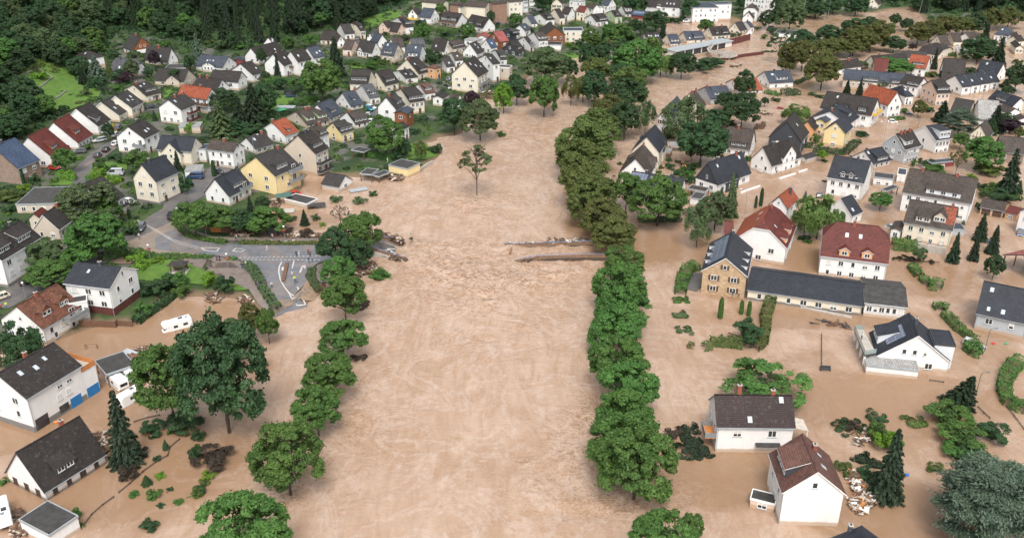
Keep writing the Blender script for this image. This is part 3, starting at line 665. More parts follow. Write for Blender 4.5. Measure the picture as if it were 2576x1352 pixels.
    for a in O.get('d', []):
        t_, wd = float(a[0]), float(a[1]); ty = a[2] if len(a) > 2 else 's'; f0 = float(a[3]) if len(a) > 3 and a[3] else 0.22
        hd = float(a[4]) if len(a) > 4 and a[4] else 1.35; dw = a[5] if len(a) > 5 and a[5] else 'd'; side = sgn*(-1 if len(a) > 6 and a[6] == 'o' else 1)
        nw = int(a[7]) if len(a) > 7 else max(1, round(wd/1.7))
        x = tx(t_); yf = w/2*(1-f0); zf = e+rise*f0; zt = zf+hd
        hd = min(hd, rise*(1-f0)*0.8); zt = zf+hd; mb = MB()
        yi = yf
        if ty in 'sf':
            t2 = max(0.05, min(tp*0.45, tp-hd/(yf*0.97))) if ty == 's' else 0.04
            dy = min(yf, hd/(tp-t2)); zi = zt+dy*t2
            for q in (-1, 1): mb.poly([(x+q*wd/2, side*yf, zf-.1), (x+q*wd/2, side*yf, zt), (x+q*wd/2, side*(yf-dy), zi-0.02)][::(1 if q*side < 0 else -1)], 0)
            fp = [(x-wd/2, side*yf, zf-.1), (x+wd/2, side*yf, zf-.1), (x+wd/2, side*yf, zt), (x-wd/2, side*yf, zt)]
            mb.poly(fp if side < 0 else fp[::-1], 0)
            o2 = 0.3; yo = yf+o2; za = zt-o2*t2
            rp = [(x-wd/2-.2, side*yo, za+.1), (x+wd/2+.2, side*yo, za+.1), (x+wd/2+.2, side*(yf-dy-.15), zi+.14), (x-wd/2-.2, side*(yf-dy-.15), zi+.14)]
            up = rp if side < 0 else rp[::-1]; mb.poly(up, 1, [(p[0], abs(p[1])) for p in up]); mb.poly([(p[0], p[1], p[2]-.12) for p in reversed(up)], 2)
            for i in range(4):
                p, q_ = up[i], up[(i+1) % 4]; mb.poly([(p[0], p[1], p[2]-.12), (q_[0], q_[1], q_[2]-.12), q_, p], 2)
        else:
            rd = wd/2*(0.9 if ty == 'g' else 0.6); 
            fp = [(x-wd/2, side*yf, zf-.1), (x+wd/2, side*yf, zf-.1), (x+wd/2, side*yf, zt), (x, side*yf, zt+rd), (x-wd/2, side*yf, zt)]
            mb.poly(fp if side < 0 else fp[::-1], 0)
            yb = max(0.0, yf-(hd+rd)/tp-0.1)
            for q in (-1, 1):
                p4 = [(x+q*wd/2, side*yf, zf-.1), (x+q*wd/2, side*yf, zt), (x+q*wd/2, side*max(0, yf-hd/tp), zt)]; mb.poly(p4[::(1 if q*side < 0 else -1)], 0)
                o2 = 0.25; rr = rd/(wd/2)
                a0 = (x+q*(wd/2+o2), side*(yf+o2), zt-o2*rr+.1); a1 = (x, side*(yf+o2), zt+rd+.1); a2 = (x, side*yb, zt+rd+.1); a3 = (x+q*(wd/2+o2), side*max(0, yf-hd/tp-.3), zt-o2*rr+.1)
                pp = [a0, a1, a2, a3] if q*side > 0 else [a3, a2, a1, a0]
                mb.poly(pp, 1, [(p[1], abs(p[0]-x)) for p in pp]); mb.poly([(p[0], p[1], p[2]-.12) for p in reversed(pp)], 2)
                for i in range(4):
                    p, q_ = pp[i], pp[(i+1) % 4]; mb.poly([(p[0], p[1], p[2]-.12), (q_[0], q_[1], q_[2]-.12), q_, p], 2)
        do = mb.build('dormer', ['wall_'+dw, 'roof_'+(roof if roof != 'F' else 'g'), trim], root)
        rz = math.atan2(side, 0)+math.pi/2; wh = max(0.6, min(1.15, hd-0.3)); wn_ = min(1.3, (wd-0.3)/nw-0.15)
        for i in range(nw):
            add_window(do, x+((i+.5)/nw-.5)*(wd-.2), side*(yf+.0), zf+(hd-wh)*0.6, rz, round(max(.6, wn_), 1), round(wh, 1), 'w')
    for a in O.get('x', []):   # cross gable: t, width, projection, eave height, roof rise factor, [wall], nwin
        t_, wd, pj, he = map(float, a[:4]); rr = float(a[4]) if len(a) > 4 and a[4] else 0.9; cw = a[5] if len(a) > 5 and a[5] else wall; nw = int(a[6]) if len(a) > 6 else 2
        x = tx(t_); yf = wy+pj; rd = wd/2*rr; mb = MB(); zb = bot if pj > 0.05 or he > e+.5 else bot; yf += 0.03
        fp = [(x-wd/2, -yf), (x+wd/2, -yf)]
        prof = [(x-wd/2, zb), (x+wd/2, zb), (x+wd/2, he), (x, he+rd), (x-wd/2, he)]
        f1 = [(p[0], sgn*yf, p[1]) for p in prof]; f2 = [(p[0], sgn*0.3, p[1]) for p in prof]
        mb.poly(f1 if sgn < 0 else f1[::-1], 0)
        for i in range(5):
            if i in (2, 3): continue
            j = (i+1) % 5; q4 = [f2[i], f2[j], f1[j], f1[i]]; mb.poly(q4 if sgn < 0 else q4[::-1], 0)
        co_ = mb.build('cross_gable', 'wall_'+cw, root); mb = MB(); o2 = 0.35
        for q in (-1, 1):
            pp = [(x+q*(wd/2+o2), sgn*(yf+o2), he-o2*rr+.16), (x, sgn*(yf+o2), he+rd+.16), (x, 0, he+rd+.16), (x+q*(wd/2+o2), 0, he-o2*rr+.16)]
            if q*sgn < 0: pp = pp[::-1]
            mb.poly(pp, 0, [(p[1], abs(p[0]-x)*1.3) for p in pp]); mb.poly([(p[0], p[1], p[2]-.16) for p in reversed(pp)], 1)
            for i in range(4):
                p, q_ = pp[i], pp[(i+1) % 4]; mb.poly([(p[0], p[1], p[2]-.16), (q_[0], q_[1], q_[2]-.16), q_, p], 1)
        mb.build('roof', ['roof_'+roof, trim], root)
        rz = math.atan2(sgn, 0)+math.pi/2
        zz = [he-1.9-2.7*i for i in range(4) if he-1.9-2.7*i > 0.3]
        for z in zz:
            for i in range(nw): add_window(root, x+((i+.5)/nw-.5)*(wd-1), sgn*yf, z, rz, 0.9, 1.2, sty)
        if wd > 4: add_window(root, x, sgn*yf, he+0.2, rz, 0.8, 1.0, sty)
    for a in O.get('B', []):   # balcony: side(F/G), t0, t1, z, depth, railing material
        sd_, t0, t1, z, dp = a[0], float(a[1]), float(a[2]), float(a[3]), float(a[4]); rm = a[5] if len(a) > 5 else 'trim_dark'; rm = rm.replace('-', '_')
        if z < 0: z = e+z
        if sd_ == 'F': x0, x1 = tx(t0), tx(t1); y0 = sgn*(wy+.01); M = Matrix.Translation(((x0+x1)/2, y0, z)) @ Matrix.Rotation(math.atan2(sgn, 0)+math.pi/2, 4, 'Z'); W2 = (x1-x0)/2
        else:
            y0_, y1_ = -sgn*w/2+sgn*t0*w, -sgn*w/2+sgn*t1*w; M = Matrix.Translation((-wx-.01, (y0_+y1_)/2, z)) @ Matrix.Rotation(math.pi+math.pi/2, 4, 'Z'); W2 = abs(y1_-y0_)/2
        mb = MB(); mb.box(-W2, W2, -dp, 0, -.15, 0.0, 0, M)
        for (x0, x1, y0, y1) in ((-W2, W2, -dp, -dp+.05), (-W2, -W2+.05, -dp+.05, 0), (W2-.05, W2, -dp+.05, 0)): mb.box(x0, x1, y0, y1, 0.1, 1.0, 1, M)
        mb.build('balcony', ['concrete', rm], root)
        for i in range(max(1, int(W2/1.6))):
            n_ = max(1, int(W2/1.6)); c_ = M @ Vector((((i+.5)/n_-.5)*2*W2, 0, 0.05)); add_window(root, c_.x, c_.y, c_.z, M.to_euler().z, 1.6, 2.05, 'w', name='balcony_door')
    for a in O.get('gd', []):  # garage doors: side, t0, t1, height, material
        t0, t1, hg = float(a[1]), float(a[2]), float(a[3]); gm = a[4].replace('-', '_'); zb = float(a[5]) if len(a) > 5 else -0.3
        if a[0] == 'F': x0, x1 = tx(t0), tx(t1); MB().box(x0, x1, sgn*(wy+.01)-.03, sgn*(wy+.01)+.03, zb, hg).build('garage_door', gm, root)
        else:
            y0, y1 = sorted((sgn*w/2-sgn*t0*w, sgn*w/2-sgn*t1*w)); MB().box(-wx-.04, -wx+.02, y0, y1, zb, hg).build('garage_door', gm, root)
    if 'open' in O:
        n_ = max(2, int(L/3.5)+1); mb = MB()
        for i in range(n_):
            for q in (-1, 1):
                x = -wx+0.15+(2*wx-.3)*i/(n_-1); MB().box(x-.1, x+.1, q*(wy-.15)-.1, q*(wy-.15)+.1, bot, e-.25).build('post', 'wood_brown', root)
    S['ro'] = ro; S['tx'] = tx; S['wx'] = wx; S['wy'] = wy; S['sgn'] = sgn
    return root, S
plain('roofing_felt', (0.045,0.043,0.042), 0.9, 0.35, 0.8); MATS['roof_F'] = MATS['roofing_felt']
def houses(table):
    for ln in table.strip().splitlines():
        ln = ln.strip()
        if not ln or ln[0] == '#': continue
        t, pts, opt, label = [v.strip() for v in ln.split('|')]
        try: house(int(t), [float(v) for v in pts.replace(',', ' ').split()], opt, label)
        except Exception as ex: print('HOUSE FAIL', ln, ex)
houses('''
7|180,585,405,495,-120,398|b:195,745 p:38 r:u w:k F:2,1 G:0 c:.35,s|brick house with blue slate roof beside the forest edge
7|545,490,720,385,265,275|b:545,580 p:44 r:m d:.45,3.2,s,.3,1.3,t F:2 G:1,2|white house with maroon roof beside the brick house
7|785,330,935,240,520,130|b:790,395 p:44 r:m d:.45,3.4,s,.3,1.3,t F:4 G:1,2|white house with maroon roof next to the grey parked estate car
1|985,1270,1115,1195,755,1095|b:990,1350 p:42 r:b T:w d:.3,3,s,.2,1.2 a:w F:1 G:1,1|white house with black roof edged by white verges
1|1195,1160,1320,1090,990,1045|b:1200,1220 p:38 r:g w:c T:w k:.3,.45 k:.6,.6 F:3 G:0,1|near half of the cream terraced pair with skylights
1|1320,1085,1440,1020,1150,960|e:3.6 p:38 r:g w:c T:w k:.35,.5 k:.7,.6 F:3 G:0,0|far half of the cream terraced pair with skylights
1|1480,970,1612,910,1290,850,1245,890|b:1490,1040 r:b w:c d:.55,5,f,.25,1.2 k:.3,.75 k:.6,.85 c:.2 F:3 G:1,1|cream house with long flat dormer by the lawn terrace
1|1310,530,1225,465,1415,368,1545,458|e:2.6 r:g a:t c:.5 F:1 G:2,2|steep roofed house with brown timber gable under the forest
1|1680,610,1435,600,1710,475,1790,602|b:1690,645 r:g k:.8,.35 k:.35,.35 c:.5 F:2 G:1,1|white gabled house with two skylights below the forest
1|880,608,745,548,895,490,1040,570|b:870,700 p:28 h:1 r:b k:.5,.6 F:1 G:0,1|white hipped house behind the blue spruce
1|1365,725,1105,720,1400,580,1450,680|b:1375,760 h:.4 r:G k:.7,.3 c:.7,s F:2 G:1,1|grey half hipped house behind the light conifer
1|1840,825,1535,795,1885,693,1962,752|b:1850,875 r:b w:B x:.35,6,1,2.6,.7,,1 F:2 G:1,3|sandy brick bungalow with wide dark roof
2|318,1010,20,950,360,882,435,945|b:330,1150 r:r c:.65 c:.35 F:3 G:1,2,2 B:F,.0,.45,3.0,1.4,wood-brown|tall white house with orange tiled roof and red balcony
1|1815,1097,1970,1030,1670,995,1578,1070|b:1835,1250 r:g c:.4 c:.9 k:.2,.7 F:0 G:0,2,3,2 B:F,.35,.95,3.0,1.5,maroon-steel B:F,.35,.95,.3,1.5,maroon-steel|white three storey house with red balconies on its side
7|1455,280,1600,210,1255,165,1160,262|b:1480,440 r:b k:.45,.35 k:.65,.4 c:.6,s,.2 F:2 G:1,2,2 B:G,.62,.98,2.9,1.6,metal-grey|white house with glass fronted balcony beside the parked cars
7|1905,405,1560,395,1965,265,2033,340|b:1915,550 r:k w:c x:.55,6.5,1.2,4.6,1.0,,3 F:2 G:1,1,1|cream house with anthracite roof and tall central gable
7|1565,712,1790,620,1400,540,1320,680|b:1600,940 r:k w:c pl:.7 c:.3,s F:2,2 G:1,2,2,3|solitary cream house with anthracite roof on the bend of road
7|1060,945,1258,858,770,800|b:1100,1110 p:34 r:b B:F,.1,.95,2.6,1.5,trim-dark F:3 G:0,0|dark roofed house with black balcony behind the leafy tree
7|600,930,850,762,85,1000,85,1000|e:3.0 flat r:F w:B F:3 G:0,4 N:workshop cat:workshop|long flat roofed workshop with mossy black felt
7|600,1215,722,1092,415,1048,325,1175|b:635,1371 r:g w:B T:w c:.95 F:2,2 G:0,2,2|beige gabled house with ribbed grey roof
7|410,1085,500,1020,330,1030|e:4.5 p:40 r:m w:B F:0 G:0,1 ov:.2|small beige annex with maroon roof
13|20,605,420,365,-210,435|b:95,865 p:42 r:b d:.2,4,s,.25,1.5 d:.68,4.6,s,.25,1.5 k:.8,.75 c:.75,s,.4 F:4,4,4 G:0,2,2 T:w pl:.5|long white terrace with black roof and two dormers
13|1095,875,625,835,1215,665,1390,685|b:1165,1145 r:k k:.62,.65 c:.45,s F:3,3,3 G:1,2,2 pl:1.9,maroon_steel T:w|white house with anthracite roof and brick red ground floor
13|445,1295,830,1045,130,1060,0,1180|b:490,1452 r:t w:w d:.3,2.6,g,.3,1.3,t d:.72,2.8,g,.3,1.3,t c:.45 F:3,2 G:1,3,3 B:F,.5,.98,2.9,2.0,metal-grey|white house with mottled terracotta roof and two gabled dormers
18|265,885,825,545,-40,640|b:410,1220 p:30 r:b F:0 G:0,2,2 k:.25,.7 k:.68,.72 k:.48,.62 c:.52,b,.5 gd:F,.06,.28,2.4,trim-dark pl:1.2 T:z|large white house with skylights and blue garage doors
19|445,900,1070,515,145,500,45,700|b:465,985 r:b d:.42,3.6,s,.18,1.3 c:.38,b,2.2 c:.72,b,.3 F:4 G:0,3,0 W:b pl:.4|white house with brown roof and brick chimneys by the spruce
19|490,1330,775,1125,200,1155,200,1155|e:2.8 flat r:F w:w F:0 G:0,0 N:garage|white flat roofed garage with mossy black felt
8|580,668,308,640,625,572,700,612|b:595,835 r:n F:3,3 G:1,2,2 c:.5|white cube house with weathered brown roof above parked van
8|810,648,990,582,692,522,635,580|b:815,690 r:g c:.8 k:.3,.7 F:3 G:0,1|low white house with grey roof behind the yellow block
8|1100,515,1240,455,960,365,850,435|b:1110,605 r:r d:.45,1.6,s,.2,.9 c:.05 F:2,2 G:0,3,3|white house with orange roof and one small grey dormer
8|1325,415,1540,335,1190,262,1105,300|b:1330,440 r:n w:B d:.3,3.4,s,.25,1.3,G d:.82,3.6,s,.25,1.3,G c:.45 c:.6 F:4 G:1,1|long beige house with brown roof and brick chimneys
8|1545,335,1690,268,1445,165|b:1560,380 p:42 r:s d:.5,3.6,s,.25,1.3 c:.1,s F:4 G:0,0|white end house with slate grey roof joined to beige one
8|1005,905,1255,805,790,715,640,835|b:1020,1115 r:g w:y d:.42,5,f,.2,1.5 F:2,1,1 G:0,2,2,2 c:.85 B:F,.52,.98,6.0,1.6,metal-grey B:F,.52,.98,3.1,1.6,metal-grey|large yellow apartment house with white roofed dormer and balconies
8|1420,690,1540,625,1190,500,1085,630|b:1440,900 r:b w:B d:.5,5,f,.25,1.3 F:2,2 G:0,1,1,0 c:.5,s B:F,.05,.95,3.3,1.4,trim-dark B:F,.05,.95,.6,1.6,trim-dark|large beige gabled house with dark balconies near the flood edge
8|1430,525,1540,480,1330,430|e:5.5 p:36 r:n d:.6,3.5,f,.15,1.3 F:2,2 G:0,0 c:.9|brown roofed house behind the large beige gable
8|1665,495,1785,440,1560,375,1500,430|b:1670,590 r:g w:y d:.5,5.5,f,.15,1.5 F:2,2 G:1,1,1|yellow house with wide dark dormer
8|1815,410,1935,350,1690,270,1650,320|b:1815,440 r:n d:.5,5.5,s,.15,1.5 c:.15 F:2 G:0,1|white house with brown shed dormer above white terrace
8|1765,225,1885,175,1650,75,1600,150|b:1770,255 r:s d:.5,2,s,.35,1 F:2 G:1,2 c:.95|white house with slate roof and small wooden gable balcony
3|200,1000,298,950,90,850,45,900|b:205,1070 r:G d:.5,2.6,s,.25,1.2 F:2,2 G:0,1,1|white gabled house with plain grey roof above parked cars
8|540,1110,770,1000,385,935,285,1075|b:545,1205 r:k T:d d:.55,4.6,s,.22,1.6 F:3 G:1,2 c:.93,s B:F,.5,.95,3.0,1.2,metal-grey|white house with anthracite roof and long shed dormer near junction
8|1635,1020,1450,990,1700,900,1780,940|b:1640,1065 r:g F:0 G:0,1 N:outbuilding T:d|white outbuilding with ribbed grey roof standing in the flood
8|1310,1188,1445,1140,1040,1148,1040,1148|b:1310,1235 flat r:F w:B F:0 G:0,0 N:garage T:w|low beige flat roofed garage in the flood below yellow block
9|565,688,680,625,385,638,385,638|b:565,778 flat r:F w:y F:0 G:0,0 N:garage T:z|yellow flat roofed garage at the water edge
9|210,745,290,690,85,735,85,735|e:2.6 flat r:F w:B F:0 G:0,0 N:carport open|flat roofed carport open to the flood
9|280,765,390,712,215,745,215,745|e:2.2 flat r:F w:B F:0 G:0,0 N:lean_to open|low dark lean to beside the carport
9|130,520,205,487,0,497,0,497|e:2.8 flat r:F w:B F:0 G:0,0 N:pergola open|flat dark pergola behind the garden hedge
3|175,840,-20,830,230,702|e:5 p:42 r:b w:c d:.5,7,f,.2,1.5 F:2,2 G:1,2,2|cream house with wide black roof and flat dormer
3|350,865,487,815,240,715,180,805|b:365,935 r:b w:c d:.5,5,s,.2,1.4 F:2,2 G:0,2,1|cream gabled house with black roof and two window dormer
3|455,1085,550,1045,345,970,262,1075|b:465,1225 r:g d:.6,4,s,.25,1.4 c:.3 F:1,1 G:0,1,1|tall white gabled house beside the red brown balcony annex
3|565,1140,640,1090,500,1090|e:5.5 p:20 r:s w:t F:1 G:0,1 N:annex|red brown clad annex between two white houses
3|605,1032,745,990,470,885,430,920|e:5 r:b w:c d:.5,6,s,.15,1.4 c:.1 F:3 G:0,1,1|cream house with black roof and long white windowed dormer
3|760,955,850,905,650,840,635,860|b:765,1030 r:p d:.5,3,s,.3,1.4 c:.5,s F:2 G:1,1|white house with pinkish brown roof
3|690,745,790,705,545,590,455,690|b:690,810 r:b w:c d:.6,4.5,s,.12,1.3 k:.3,.6 c:.1 F:2,2 G:0,1|cream house with long black roof and brick chimney
3|560,800,675,755,465,705,415,712|b:565,860 r:b d:.6,2.5,s,.3,1.4 k:.3,.5 c:.5,s F:3 G:0,1|white house with black roof and central dormer
3|850,690,925,662,790,655,775,662|b:855,800 p:24 h:1 r:p w:o F:1,1 G:0,1,1|small orange timber house with pinkish roof
3|965,680,1045,650,890,570,860,610|b:965,745 r:g k:.5,.35 F:1,1 G:0,1,1|white gabled house behind the orange timber house
3|1050,620,1128,585,990,525,970,545|e:3.4 r:n k:.5,.5 F:1 G:0,1|white house with weathered roof behind the big cream gable
3|1275,770,1380,710,1130,615,1000,745|b:1275,935 r:b w:c k:.25,.75 k:.5,.55 k:.75,.4 F:3,3 G:0,3,2,2 B:F,.1,.95,3.2,1.3,metal-grey B:F,.1,.95,.4,1.3,metal-grey|big cream four storey gabled house with riverside balconies
3|1435,650,1495,625,1320,548,1278,585|b:1440,830 r:b k:.3,.6 F:1 G:1,2,1,1|tall white gabled house next to the beige block
3|1590,678,1618,655,1443,668,1443,668|b:1590,805 flat r:F w:B F:1,1 G:0,1,0 T:w|beige flat roofed block with terrace on top
3|1265,540,1335,510,1185,435,1115,525|b:1270,585 r:g k:.5,.75 k:.6,.45 F:2 G:1,3,2|white gabled house with three windows across its gable
3|935,512,800,498,978,390,1018,490|b:935,558 r:b k:.7,.35 F:2 G:1,2|white house with steep black roof and one skylight
3|1020,485,1155,458,985,395|e:3.6 p:34 r:n w:B d:.5,7,s,.2,1 F:4 G:0,1|beige house with low brown roof and ribbon of dormers
3|690,580,532,565,720,447,760,520|e:3.2 r:s d:.45,4,f,.05,1.6,w k:.4,.75 F:2 G:1,1|white house with slate roof and white flat dormer
3|430,560,295,540,480,435,530,525|e:3.4 r:s w:B d:.5,4,s,.15,1.2,B k:.7,.8 F:2 G:2,2|stone coloured gabled house with slate roof and dormer
3|700,440,565,435,722,378,758,462|e:4.2 r:G w:y F:3 G:1,2|pale yellow house with grey roof
3|480,440,370,420,500,375,552,465|e:3.2 r:n F:2 G:1,1 d:.5,3,s,.3,1|white gabled house with brown roof by the purple shrub
3|270,430,195,405,315,345,372,415|e:3.2 r:s F:2 G:0,1|white gabled house with slate roof up the side street
3|200,405,270,330,225,302,155,395|e:2.4 p:50 r:G F:1 G:2,1|narrow white house with pointed front gable
3|215,535,55,500,255,420,305,510|e:3 r:g x:.75,4,.3,3.0,1,,2 F:1 G:1,1|white house with grey roof by the garden slide
2|1760,500,1665,490,1800,400,1845,455|e:3.2 r:n w:p F:1 G:1,2|peach gabled house with brown roof
2|1615,430,1560,372,1650,358,1705,420|e:2.8 r:n F:1 G:1,1|small white gabled house behind the tall conifer
2|1565,395,1440,400,1605,308,1660,365|e:2.6 r:b w:c F:2 G:0,1|cream house with black roof below the meadow
2|1700,345,1795,330,1635,245,1615,290|e:3.2 r:g F:2 G:0,1|white house with dark roof below the meadow
2|1850,325,1910,290,1790,210,1730,258|e:4.5 r:b w:c h:.4 d:.5,2,s,.3,1 F:2 G:1,1|cream half hipped house beside the meadow
3|470,325,300,300,500,232,565,300|b:475,362 r:b w:p x:.75,6,1.5,4,.9,,1 F:2 G:0,2|peach house with black roof and cross gable
3|565,280,630,262,438,178,415,205|e:4 r:b d:.6,3,s,.3,1.3 c:.3 F:1 G:0,1|white house with sweeping black roof and pale dormer
3|680,150,715,128,590,90,580,150|b:680,240 r:g w:w F:1 G:1,1 c:.2 B:G,.0,1,2.6,2,brass-yellow|white house with yellow lower terrace
3|800,180,680,170,840,88,895,155|b:775,250 r:s F:1 G:2,3,1|white house with plain slate roof beside the twin balcony house
3|1060,235,880,200,1125,135,1165,190|b:1060,290 r:b d:.25,4,f,.15,1.4 d:.75,4,f,.15,1.4 F:3 G:0,1,0 B:F,.05,.95,2.2,1.6,wood-brown|white double house with dark balconies and flat dormers
3|1320,275,1145,245,1390,180,1450,265|b:1330,325 r:b d:.3,4,s,.2,1.3 d:.75,3,s,.2,1 F:3,2 G:0,1,1|white house with wide black roof below the hospital
3|1500,435,1585,398,1418,322,1365,382|e:4.4 r:q w:t F:1 G:1,2|timber clad house with red metal roof
3|1375,385,1400,350,1310,350|e:2.8 p:25 r:q w:w F:0 G:0,0 N:annex|small annex with red metal roof
3|1410,490,1470,465,1340,395,1300,455|e:3.4 r:u k:.5,.5 F:1 G:1,2|white gabled house with blue slate roof
3|1510,610,1565,580,1425,500,1405,510|e:4.5 r:g d:.6,3,s,.25,1.1 F:2 G:0,1|white house with weathered roof behind the tall white gable
3|1675,530,1748,500,1580,415,1510,495|b:1670,565 r:b w:d d:.5,3,s,.25,1.1 F:2 G:1,2|black slate clad house with brown roof
3|1810,470,1832,425,1705,370,1675,400|b:1815,545 r:b F:0 G:1,1,1 B:F,.1,.9,3,1.2,metal-grey|narrow white gabled house with glass attic
3|1890,420,1975,390,1810,325,1778,350|b:1905,525 r:n w:w d:.5,4,s,.2,1.1,W F:3,3 G:0,1,1|tall white house with brown roof and pale dormer by the river
3|1755,320,1805,287,1670,250,1635,290|e:3.6 r:s k:.4,.5 F:1 G:0,1|small white house with slate roof above the black slate house
3|1815,250,1870,225,1750,160,1712,195|b:1830,290 r:s F:1 G:0,1,0|white house with slate roof and garden fence
3|1680,365,1690,320,1540,290,1505,300|e:4.5 p:20 r:g w:d F:2 G:0,1 d:.4,5,f,.2,1|dark flat gabled house behind the red metal roof
3|1265,410,1305,385,1140,392,1140,392|e:3.6 flat r:e w:w F:1 G:0,2 T:z|low white flat roofed house beside the red metal annex
4|215,205,290,190,110,140,80,165|e:3.6 r:b d:.6,3,s,.25,1.3 F:1 G:0,1|white house with black roof below the hospital car park
4|345,190,392,170,270,90,232,145|e:4 r:b w:c F:1 G:0,1|cream house with long black roof
4|425,150,350,135,460,75,492,130|e:4 r:b F:2 G:1,2|white house with black roof next to the long roofed cream one
4|370,50,385,20,300,-12,250,30|e:5 r:b w:c W:v F:1 G:0,2,2|cream house with red shutters at the top edge
4|545,20,592,8,435,5,435,5|e:6 flat r:e w:w F:2,1 G:0,3,2 T:z|white block with flat roof at the top edge
4|585,125,500,118,610,65,645,110|e:5 r:m w:c F:2 G:1,1|cream house with maroon brown roof
4|670,95,610,72,715,45,745,78|e:5 r:n F:1 G:0,1|cream gabled house behind the maroon roofed one
4|820,58,745,50,865,-12,902,45|e:5 r:s F:2 G:1,3,2|tall white gabled house with slate roof at the top edge
4|775,90,712,60,745,42,695,80|e:5 p:30 r:s F:0 G:0,1|low slate roofed white wing in front of the tall gable
4|710,225,828,200,630,145,588,180|b:715,280 r:b d:.6,5,s,.12,1.4 k:.5,.8 F:3,2 G:0,1|white house with black patterned roof and white dormer
4|895,175,965,160,840,105,800,130|b:900,245 r:b w:G d:.5,1.6,s,.3,1 F:1,1 G:0,1|light green house with black roof
4|1000,145,1080,135,945,60,912,95|b:1003,180 r:g d:.5,3.5,f,.3,1.8,w F:2 G:0,1|white house with boxy white attic
4|1195,165,1050,140,1225,105,1240,150|b:1190,215 p:22 r:u w:r F:0 G:0,1 N:barn S:.2,.9,.3,.8|dark red timber barn with blue solar roof
4|1330,75,1185,62,1345,0|e:3.5 p:32 r:b F:0 G:0,1 N:hall|long black roofed hall at the top edge
4|1535,80,1310,72,1548,-5,1562,45|b:1510,185 r:b h:.4 k:.3,.4 k:.45,.4 k:.6,.4 F:2,2,2 G:0,1,1 B:F,.85,1,5,1.4,trim-white|large white three storey house with three skylights
4|1930,78,1790,22,1708,42,1708,42|e:8.5 flat r:s w:w F:3,3,3 G:0,5,5,5 T:z|white office block with light blue flat roof
4|2060,40,1985,18,1870,28,1870,28|e:9 flat r:s w:w F:2,2 G:0,3,3 T:z|taller rear wing of white office block
4|1240,460,1382,440,1185,330|e:3.4 p:44 r:b w:c d:.55,3.5,s,.15,1.3 k:.25,.75 k:.4,.72 k:.7,.7 k:.85,.68 F:2 G:1,1|cream house with steep black roof and four white skylights
4|1450,445,1552,425,1400,345,1362,390|b:1455,475 r:s w:c d:.5,4,s,.2,1.2,W F:3 G:0,2|cream house with slate roof standing in flood water
4|1610,410,1795,385,1560,315,1528,355|b:1615,450 r:s w:c d:.65,5,s,.2,1.2 k:.2,.2 F:3 G:0,1 c:.9|long cream house with slate roof standing in flood water
5|110,365,295,340,70,270,20,315|b:115,410 r:b w:c d:.3,1.8,s,.2,1 d:.75,3,s,.2,1 c:.3 c:.7 F:4 G:1,2|cream house with black roof beside the flooded street
5|390,320,460,290,330,225,275,285|b:395,358 r:g w:c F:2 G:1,2|cream gabled house next to the stranded white van
5|505,290,530,262,430,215,400,240|e:3 r:s F:1 G:0,1|dark slate roofed house behind cream gable
5|560,125,578,90,510,25,420,110|b:560,235 p:40 h:.5 r:n d:.5,2,s,.3,1 F:1 G:0,2,2|white house with brown mansard roof
5|520,190,535,165,470,115,410,180|e:3 p:45 r:b F:1 G:1,1|black gabled house in front of the mansard house
5|640,-5,800,-30,440,10,440,10|e:12 flat r:e w:w F:6,6,6,6 G:0,6,6,6,6 N:apartment_building T:w|white apartment block at the top edge
5|102,1015,315,950,10,865,-28,895|b:95,1085 r:s w:g d:.5,5,s,.25,1.3,g c:.1 c:.75 B:F,.4,.95,1.8,1.4,wood-brown F:3 G:1,1|grey rendered house with slate roof beside the river
5|375,935,615,880,290,785,250,820|b:385,960 r:r F:3 G:1,2|white house with orange roof behind the dark tree
5|690,850,930,805,610,712,562,760|b:680,915 r:s d:.55,5,s,.22,1.4,W k:.25,.7 k:.32,.7 c:.4,s c:.75,s F:2 G:1,2|white house with slate roof nearest the far river bend
4|1745,1080,1805,1045,1610,950|e:4 p:46 r:n w:c c:.2 c:.9 F:1 G:0,1|cream house with brown roof mostly behind the birch
4|1480,1180,1590,1060,1405,1085,1305,1185|b:1440,1330 r:s W:v F:0 G:1,3,1|white gabled house with green shutters by the river
10|1340,425,1420,300,1205,262,1055,400|e:6 r:k w:c x:.7,5,.3,4.5,1,,1 G:1,1,1 F:1 d:.5,2,s,.3,1,d,o|cream gabled house with anthracite roof beside the river trees
10|1245,632,1320,500,1085,480,930,645|e:3.4 r:n x:.6,5,.5,4.0,1,,1 G:1,2 F:1 d:.5,3.2,s,.3,1.3,d,o c:.9|white gabled house with weathered brown roof by the river trees
10|1550,818,1020,745,1592,676|b:1560,990 p:40 r:k x:.28,6,1,4.6,1,,2 S:.68,.98,.12,.92 k:.6,.7 c:.25,s c:.72,s F:6,5 G:1,2,1|white house with solar panels behind the big green tree
11|415,742,755,632,315,520,180,680|b:410,845 r:k w:w a:d x:.45,6,.3,3.0,1,d,2 k:.2,.75 k:.85,.8 c:.25,s c:.8 F:3 G:1,2,1|anthracite house with slate clad gable and orange chimney
11|960,560,1265,465,860,365,738,490|b:960,660 r:b x:.55,6.5,.4,5.4,1,w,2 c:.3,s c:.85,s F:4,3 G:1,2,1|white cross gabled house with brown roof above white garden walls
11|1310,498,1420,460,1245,410,1240,475|b:1305,545 p:30 r:g h:.5 F:0 G:0,0 N:garage|dark hipped garage beside the white cross gabled house
11|735,388,470,370,787,192,800,320|b:725,470 r:n d:.45,5.5,s,.12,1.5 c:.6 F:3 G:1,2,1|white house with mossy brown roof and wide black dormer
11|1250,325,1330,220,1130,110,905,265|e:4.6 r:b w:d G:0,2,1 F:1 k:.5,.6|modern black clad house with broken gable
